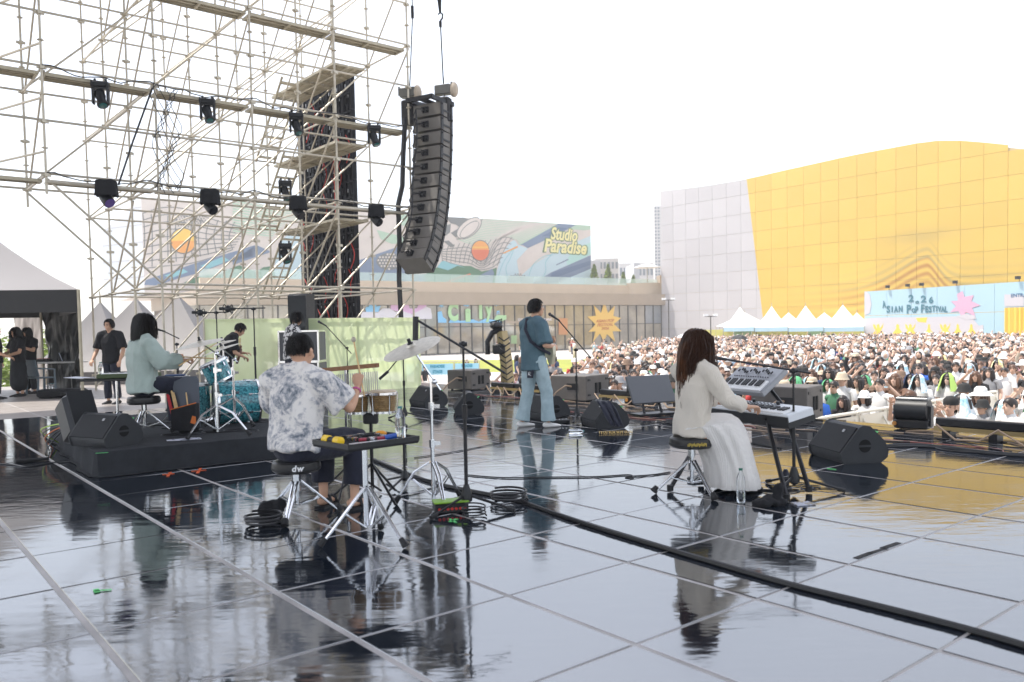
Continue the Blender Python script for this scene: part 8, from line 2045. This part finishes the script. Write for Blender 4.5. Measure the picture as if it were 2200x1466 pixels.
def desc(A):
    s = ('long-sleeved ' if A['long'] else '') + A['sh'] + (' top' if A['long'] else ' T-shirt')
    hn = {'towel': 'a towel over the head', None: {'short': 'short ', 'bob': 'bobbed ', 'long': 'long '}[A['hair']] + A['hc']}.get(A['hat']) or ('a ' + A['hatc'] + ' ' + A['hat'])
    pz = {'down': '', 'rail': ', arms folded in front', 'phone': ', holding up a phone', 'shade': ', shading the eyes', 'raised': ', one arm raised'}[A['pose']]
    return 'person in a %s with %s%s' % (s, hn, (', sunglasses' if A['shades'] else '') + pz)
def inpoly(x, y, P):
    c = False
    for i in range(len(P)):
        x1, y1 = P[i]; x2, y2 = P[i - 1]
        if (y1 > y) != (y2 > y) and x < (x2 - x1) * (y - y1) / (y2 - y1) + x1: c = not c
    return c
def headpt(x, y, h=1.70): 
    r = ray(x, y); t = (GZ + h - H) / r.z; w = EYE + r * t; w.z = GZ; return w
BL = (5.75, 15.0)
main = [(-1.3, 21.0), (5.0, 13.9), (5.9, 14.6), (12.5, 20.0), (18, 24), (60, 70), (44.5, 70.5), (38, 84), (20, 92), (13, 78), (5.2, 47), (2.0, 27.5)]
blkB = [(6.7, 11.3), (9.3, 8.0), (14, 6), (30, 30), (20, 23.5), (13, 17.6), (7.3, 13.0)]
# named near people (head-top pixel)
SP = [
 (1812, 850, dict(sh='black', hair='long', hc='black hair', hat=None, pose='rail', long=False, shades=False), 'person in a sleeveless black top, arms folded on the barrier, long dark hair'),
 (1858, 843, dict(sh='white', hair='bob', hat='bucket hat', hatc='white', pose='rail', shades=False), 'person in a white bucket hat and white T-shirt leaning on the barrier'),
 (1877, 832, dict(sh='grey', hair='bob', hat='cap', hatc='brown', pose='shade', shades=False), 'person in a grey top and dark cap behind the barrier, hand at the face'),
 (1902, 818, dict(sh='white', hair='bob', hat='wide hat', hatc='brown', pose='rail', shades=False), 'person in a wide brown hat and white T-shirt with hands on the barrier'),
 (1936, 800, dict(sh='blue', hair='short', hat='bucket hat', hatc='brown', pose='down', shades=False, neck=True), 'person in a bright blue T-shirt and dark hat with a festival towel round the neck'),
 (1975, 806, dict(sh='white', hair='long', hat='towel', pose='down', shades=False), 'person in white with a white towel hood, right of the bright blue T-shirt'),
 (2000, 808, dict(sh='navy', hair='short', hat='towel', pose='down', long=True, shades=False, tw='navy'), 'person in a navy hooded top behind the photographer'),
 (2038, 803, dict(sh='white', hair='long', hat='towel', pose='down', shades=True, tw=1), 'person in white with a lime green towel hood and sunglasses'),
 (2043, 858, dict(sh='white', hair='short', hat='beanie', hatc='black', pose='phone', shades=False), 'person in a black beanie and white T-shirt aiming a camera to the left'),
 (2012, 845, dict(sh='navy', hair='short', hat=None, pose='phone', shades=False), 'photographer crouched low between the barrier and the strobe light'),
 (2068, 848, dict(sh='white', hair='bob', hat='towel', pose='phone', shades=False, tw=2), 'person with a rainbow towel over the head in the right front block'),
 (2072, 828, dict(sh='white', hair='short', hat='bucket hat', hatc='black', pose='down', shades=False), 'person in a black bucket hat behind the rainbow towel'),
 (2108, 836, dict(sh='white', hair='bob', hat='wide hat', hatc='white', pose='down', shades=False), 'person in a broad white sun hat in the right front block'),
 (2112, 862, dict(sh='grey', hair='short', hat='bucket hat', hatc='black', pose='rail', long=True, shades=False), 'smiling person in a black bucket hat and grey cardigan, arms crossed on the rail'),
 (2172, 855, dict(sh='white', hair='short', hc='black hair', hat=None, pose='down', shades=False), 'person with a black fringe and white T-shirt printed in small black letters, front right'),
 (1048, 797, dict(sh='beige', hair='short', hat=None, pose='down', shades=False), 'person in a cream shirt just right of the leftmost subwoofer'),
 (1032, 802, dict(sh='white', hair='short', hat=None, pose='down', shades=False), 'person in a white T-shirt looking up beside the leftmost subwoofer'),
]
pts = []; seen = []
for x, y, a, lb in SP:
    hh = 1.52 if a['pose'] == 'rail' or 'behind the barrier, hand' in lb else 1.70; w = headpt(x, y, hh)
    A = attr(CR); tw = a.pop('tw', None); nk = a.pop('neck', False); A.update(a)
    if tw is not None: A['tw'] = HATN if False else {'navy': CLO['navy'], 1: mat('festival_towel_lime', (.42, .62, .16), .9), 2: towelm}[tw]
    if 'photographer' in lb: w = w + Vector((-.1, .6, 0))
    rz = facing(w, STAGE_PT) + (0.5 if 'aiming' in lb else 0); r = mkperson(w, rz, hh, A, lb, None)
    if nk:
        MB().tube([(-.09, .13, 1.08), (-.085, .13, 1.25), (-.075, .09, 1.40), (-.05, -.05, 1.45), (.05, -.05, 1.45), (.075, .09, 1.40), (.085, .13, 1.25), (.09, .13, 1.08)], .035, 6).build('neck_towel', towelm, r)
    seen.append((w.x, w.y))
pr_ = None
# rows of people
def gen(poly, y0, y1):
    out = []; y = y0
    while y < y1:
        sp = .60 + .0035 * y; x = -3 + CR.random() * sp
        while x < y * .70 + 1:
            q = (x + CR.gauss(0, .12), y + CR.gauss(0, .12))
            if inpoly(*q, poly) and -(.10 * q[1]) < q[0] < .67 * q[1]: out.append(q)
            x += sp * (1 + .15 * CR.random())
        y += sp * .92
    return out
allp = gen(main, 14, 92) + gen(blkB, 8, 30)
allp = [q for q in allp if all((q[0] - a) ** 2 + (q[1] - b) ** 2 > .16 for a, b in seen)]
# thin out the left fringe
allp = [q for q in allp if not (q[0] < q[1] * .075 and CR.random() < .45)]
allp.sort(key=lambda q: q[1])
near, far = allp[:300 - len(SP)], allp[300 - len(SP):]
def zone(x, y):
    px = 1100 + F * x / y
    if x > 6.5 and inpoly(x, y, blkB): return 'in the right front block'
    if px < 1230: return 'beyond the singer'
    if px < 1440: return 'beyond the tilted screen'
    if px < 1650: return 'above the keyboards'
    if px < 1900: return 'near the crowd barrier' if y < 17.5 else 'rows behind the barrier'
    return 'right of the barrier rows'
sitm = []
for x, y in near:
    A = attr(CR); h = CR.gauss(1.68, .065); p = Vector((x, y, GZ)); rz = facing(p, STAGE_PT) + CR.gauss(0, .22)
    lb = desc(A) + ' ' + zone(x, y)
    if len(lb.split()) > 15: lb = desc(A).replace('long-sleeved ', '') + ' ' + zone(x, y)
    if len(lb.split()) > 15: A['shades'] = False; lb = desc(A).replace('long-sleeved ', '') + ' ' + zone(x, y)
    mkperson(p, rz, h, A, ' '.join(lb.split()[:15]), 'festival crowd in front of the stage', y < 18)
byl = {}
for o in [o for o in bpy.data.objects if o.name.startswith('person') and not o.parent]: byl.setdefault(o['label'], []).append(o)
for lb, os_ in byl.items():
    if len(os_) < 2: continue
    os_.sort(key=lambda o: o.location.x / o.location.y)
    for i, o in enumerate(os_): o['label'] = ' '.join((['leftmost', 'second', 'third', 'fourth', 'fifth', 'sixth', 'seventh'][min(i, 6)] if i < len(os_) - 1 else 'rightmost') .split() + lb.split()[0:])
# the far crowd as one mass
def tmpl(A, h):
    """low polygon person with per-vertex colour"""
    v = []; f = []; c = []
    def put(mb, col):
        o = len(v); v.extend(mb.v); f.extend([tuple(i + o for i in q) for q in mb.f]); c.extend([col] * len(mb.v))
    hd = Vector((0, .02, 1.585)); sk = A['skin'].node_tree.nodes['Principled BSDF'].inputs['Base Color'].default_value[:3]
    gc = lambda m: m.node_tree.nodes['Principled BSDF'].inputs['Base Color'].default_value[:3]
    put(MB().ball(hd, (.078, .095, .105), 7, 5), sk)
    b = MB(); b.loft([(Vector((0, 0, .8)), .16, .11), (Vector((0, 0, 1.25)), .185, .12), (Vector((0, 0, 1.42)), .09, .07)], n=7, blunt='ab'); put(b, gc(CLO[A['sh']]))
    b = MB(); b.loft([(Vector((0, 0, .05)), .13, .09), (Vector((0, 0, .82)), .16, .11)], n=6, blunt='ab'); put(b, gc(CLO[A['legc']]))
    for sh, el, wr in c_arm(A['pose']):
        put(MB().tube([sh, sh.lerp(el, .6)], .06, 5), gc(CLO[A['sh']])); put(MB().tube([sh.lerp(el, .5), el, wr], .036, 4), sk); put(MB().ball(wr, .045, 5, 4), sk)
    hm = gc(HR[A['hc']])
    if A['hat'] == 'towel': put(MB().ball(hd + Vector((0, -.025, .01)), (.115, .10, .14), 7, 5), (.70, .72, .72)); 
    else:
        put(MB().ball(hd + Vector((0, -.022, .028)), (.09, .095, .10), 7, 5), hm)
        if A['hair'] != 'short': put(MB().loft([(hd + Vector((0, -.05, -.02)), .085, .05), (hd + Vector((0, -.06, -.18)), .075, .035)], n=6), hm)
    if A['hat'] in ('bucket hat', 'wide hat'): put(MB().lathe([(.135, -.045), (.10, .005), (.09, .06), (.01, .085)], hd + Vector((0, -.01, .05)), n=8, caps=False), gc(HAT[A['hatc']]))
    elif A['hat'] in ('cap', 'beanie'): put(MB().ball(hd + Vector((0, 0, .05)), (.10, .12, .075), 7, 4), gc(HAT[A['hatc']]))
    return np.array([tuple(q) for q in v]), f, np.array(c)
T_ = []
for k in range(90):
    A = attr(CR)
    if A['hat'] in ('bucket hat', 'wide hat') and CR.random() < .4: A['hat'] = None
    T_.append(tmpl(A, 1.7))
VV, FF, CC = [], [], []; off = 0
extra = []
for k in range(46):       # strollers and loose groups on the pavement near the glass front
    x_ = CR.uniform(1000, 1500); y_ = CR.uniform(712, 738); w = headpt(x_, y_ if x_ > 1260 else y_ + 2); 
    if w.y < 105: extra.append((w.x, w.y))
for x, y in far + extra:
    v, f, c = T_[CR.randrange(len(T_))]; a = facing((x, y, 0), STAGE_PT) + CR.gauss(0, .3); h = CR.gauss(1.0, .045)
    ca, sa = math.cos(a), math.sin(a); q = v * h; q = np.stack([q[:, 0] * ca - q[:, 1] * sa + x, q[:, 0] * sa + q[:, 1] * ca + y, q[:, 2] + GZ], 1)
    VV.append(q); FF.extend([tuple(i + off for i in t) for t in f]); CC.append(c * CR.uniform(.85, 1.12)); off += len(v)
V_ = np.concatenate(VV); C_ = np.clip(np.concatenate(CC), 0, .8)
me = bpy.data.meshes.new('crowd'); me.from_pydata(V_.tolist(), [], FF); ca_ = me.color_attributes.new('tint', 'FLOAT_COLOR', 'POINT'); ca_.data.foreach_set('color', np.concatenate([C_, np.ones((len(C_), 1))], 1).astype('f').ravel())
cm = bpy.data.materials.new('crowd_tinted_cloth'); cm.use_nodes = True; n = cm.node_tree.nodes; at_ = n.new('ShaderNodeVertexColor'); at_.layer_name = 'tint'; cm.node_tree.links.new(at_.outputs[0], n['Principled BSDF'].inputs['Base Color']); n['Principled BSDF'].inputs['Roughness'].default_value = .8
me.materials.append(cm); me.polygons.foreach_set('use_smooth', [True] * len(FF)); me.update()
co = bpy.data.objects.new('crowd', me); COL.objects.link(co); tag(co, 'dense sunlit festival crowd stretching back to the tents and banner', 'crowd', None, 'stuff')
# ---- crowd barrier
bar = mat('barrier_aluminium', (.70, .66, .56), .45, .3, .1, 20)
b0 = Vector((4.46, 13.07, GZ)); cap_ = 0
bm_top = MB().bbox((.5, 0, 1.24), (.98, .09, .05), .015).mesh('top_rail', bar, smooth=0); bm_plate = MB(); bm_plate.box((.5, -.05, .64), (.96, .012, 1.10)); bm_plate = bm_plate.mesh('front_plate', bar, smooth=0)
bm_br = MB().tube([(0, .0, 1.20), (0, .75, .04)], .022, 6).mesh('brace', bar); bm_base = MB().box((.5, .4, .02), (.96, .9, .02)).mesh('foot_plate', bar, smooth=0); bm_post = MB().box((0, 0, .62), (.05, .05, 1.22)).mesh('post', bar, smooth=0)
names = ['nearest the stage, beside the subwoofer', 'second from the stage, under the folded arms', 'third from the stage', 'fourth from the stage, below the bright blue T-shirt', 'fifth from the stage', 'sixth from the stage, behind the photographer', 'seventh from the stage', 'last of the visible row']
for k in range(8):
    p = b0 + U * (1.0 * k); r = empty('crowd_barrier', p, G + math.pi * 0, 'pale aluminium crowd barrier panel ' + names[k], 'barrier', 'crowd barrier panels')
    inst('top_rail', bm_top, r); inst('front_plate', bm_plate, r)
    for x_ in (.03, .97): inst('post', bm_post, r, (x_, 0, 0)); 
    for x_ in (.15, .85): inst('brace', bm_br, r, (x_, -.80, 0), Matrix.Translation((x_, 0, 0)) @ Matrix.Rotation(math.pi, 4, 'Z'))
# ---- bannered fences on the lawn (left)
C2 = (950, 600, 4.072)
fb_ = flatm('fence_banner_blue', (.34, .62, .74)); 
for k, (x0, x1) in enumerate(((905, 975), (977, 1030), (868, 903))):
    Y = 46; a, b_ = at(x0, 792, Y), at(x1, 792, Y); a.z = GZ; w = (b_ - a).x; r = empty('bannered_fence', a, 0, 'low steel fence with a blue festival banner on the lawn, %s' % ['the middle one', 'the right one', 'the left one'][k], 'fence', 'blue bannered fences on the lawn')
    m_ = MB(); m_.tube([(0, 0, 0), (0, 0, 1.1), (w, 0, 1.1), (w, 0, 0)], .03, 6); m_.build('frame', galv, r)
    for q in range(9): MB().cyl((w * q / 8, 0, .1), (w * q / 8, 0, 1.1), .012, 5).build('bar', galv, r)
    MB().box((w / 2, -.04, .68), (w * .96, .01, .62)).build('banner', fb_, r, smooth=0)
    me = text_mesh('PARADISE', .22, flatm('fence_print', (.06, .30, .42)), .004, .012); M = Matrix(((min(1, w / 2.2), 0, 0, w / 2), (0, 0, -1, -.06), (0, 1, 0, .84), (0, 0, 0, 1))); inst('lettering', me, r, mat4=M)
    me = text_mesh('STAGE', .22, flatm('fence_print', (.06, .30, .42)), .004, .012); M = Matrix(((min(1, w / 2.2), 0, 0, w / 2), (0, 0, -1, -.06), (0, 1, 0, .54), (0, 0, 0, 1))); inst('lettering', me, r, mat4=M)
# ---- camera crane in the pit
cp0 = at(1083, 835, 19.5); cp0.z = GZ; jib = empty('camera_crane', cp0, 0, 'camera crane with a black remote head and a tan arm, left of the singer', 'camera crane'); J_ = lambda x, y, Y=19.5: at(x, y, Y) - cp0
tanm = mat('crane_tan', (.42, .32, .16), .5)
MB().tube([J_(1092, 845), J_(1088, 780), J_(1078, 712)], [.17, .15, .13], 4).build('column', tanm, jib, smooth=0)
m_ = MB()
for k in range(9): y = 725 + k * 12; m_.tube([J_(1072 + k, y, 19.3), J_(1083 + k, y + 8, 19.2), J_(1094 + k, y, 19.3)], .018, 5)
m_.build('chain_wrap', blackm, jib)['kind'] = 'stuff'
MB().tube([J_(1078, 706), J_(1058, 715), J_(1047, 735), J_(1048, 762)], [.07, .07, .06, .06], 8).build('drop_arm', blackm, jib)
MB().bbox(J_(1072, 750), (.30, .35, .24), .03).build('camera_body', blackp, jib); MB().cyl(J_(1068, 750) + Vector((0, -.15, 0)), J_(1068, 750) + Vector((0, -.38, 0)), .08, 12).build('lens', blackm, jib)
MB().ball(J_(1066, 700), (.16, .16, .10), 10, 6).build('pan_motor', blackp, jib)
m_ = MB()
for k in range(4): m_.tube([J_(1062, 704), J_(1052 + 3 * k, 692), J_(1066 + 4 * k, 690 - 1.5 * k), J_(1078, 706)], .018, 5)
m_.tube([J_(1085, 712), J_(1092, 740), J_(1090, 790), J_(1103, 835)], .022, 5); m_.build('cable', cablem, jib)
# people sitting on the lawn
for k, (x, y) in enumerate(((1003, 772), (1022, 770), (912, 786), (893, 786), (1110, 762), (1120, 765), (1190, 762))):
    A = attr(CR); A['pose'] = 'down' ; A['hat'] = None; w = headpt(x, y, 1.70 if k > 3 else .92); r = mkperson(w - (Z * .78 if k <= 3 else Z * 0), facing(w, STAGE_PT) + .4 * k, 1.68, A, desc(A).split(',')[0] + ' ' + ['seated on the lawn', 'on the pavement beyond'][k > 3] + (' near the fences' if k == 4 else ''), 'people around the lawn', k > 3)
# white parasols carried in the crowd
for k, (x, y, mt_, lb) in enumerate(((1470, 722, white, 'white umbrella held up far back in the crowd, left of the tents'), (1588, 726, mat('umbrella_black', (.02, .02, .02), .6), 'black umbrella held up far back in front of the white tents'))):
    w = headpt(x, y + 6, 1.75); r = empty('umbrella', w, 0, lb, 'umbrella'); MB().lathe([(.62, 1.85), (.5, 2.02), (.25, 2.12), (.02, 2.16)], n=8, caps=False).build('canopy', mt_, r, smooth=0); MB().cyl((0, 0, 1.1), (0, 0, 2.14), .012, 5).build('shaft', blackm, r)
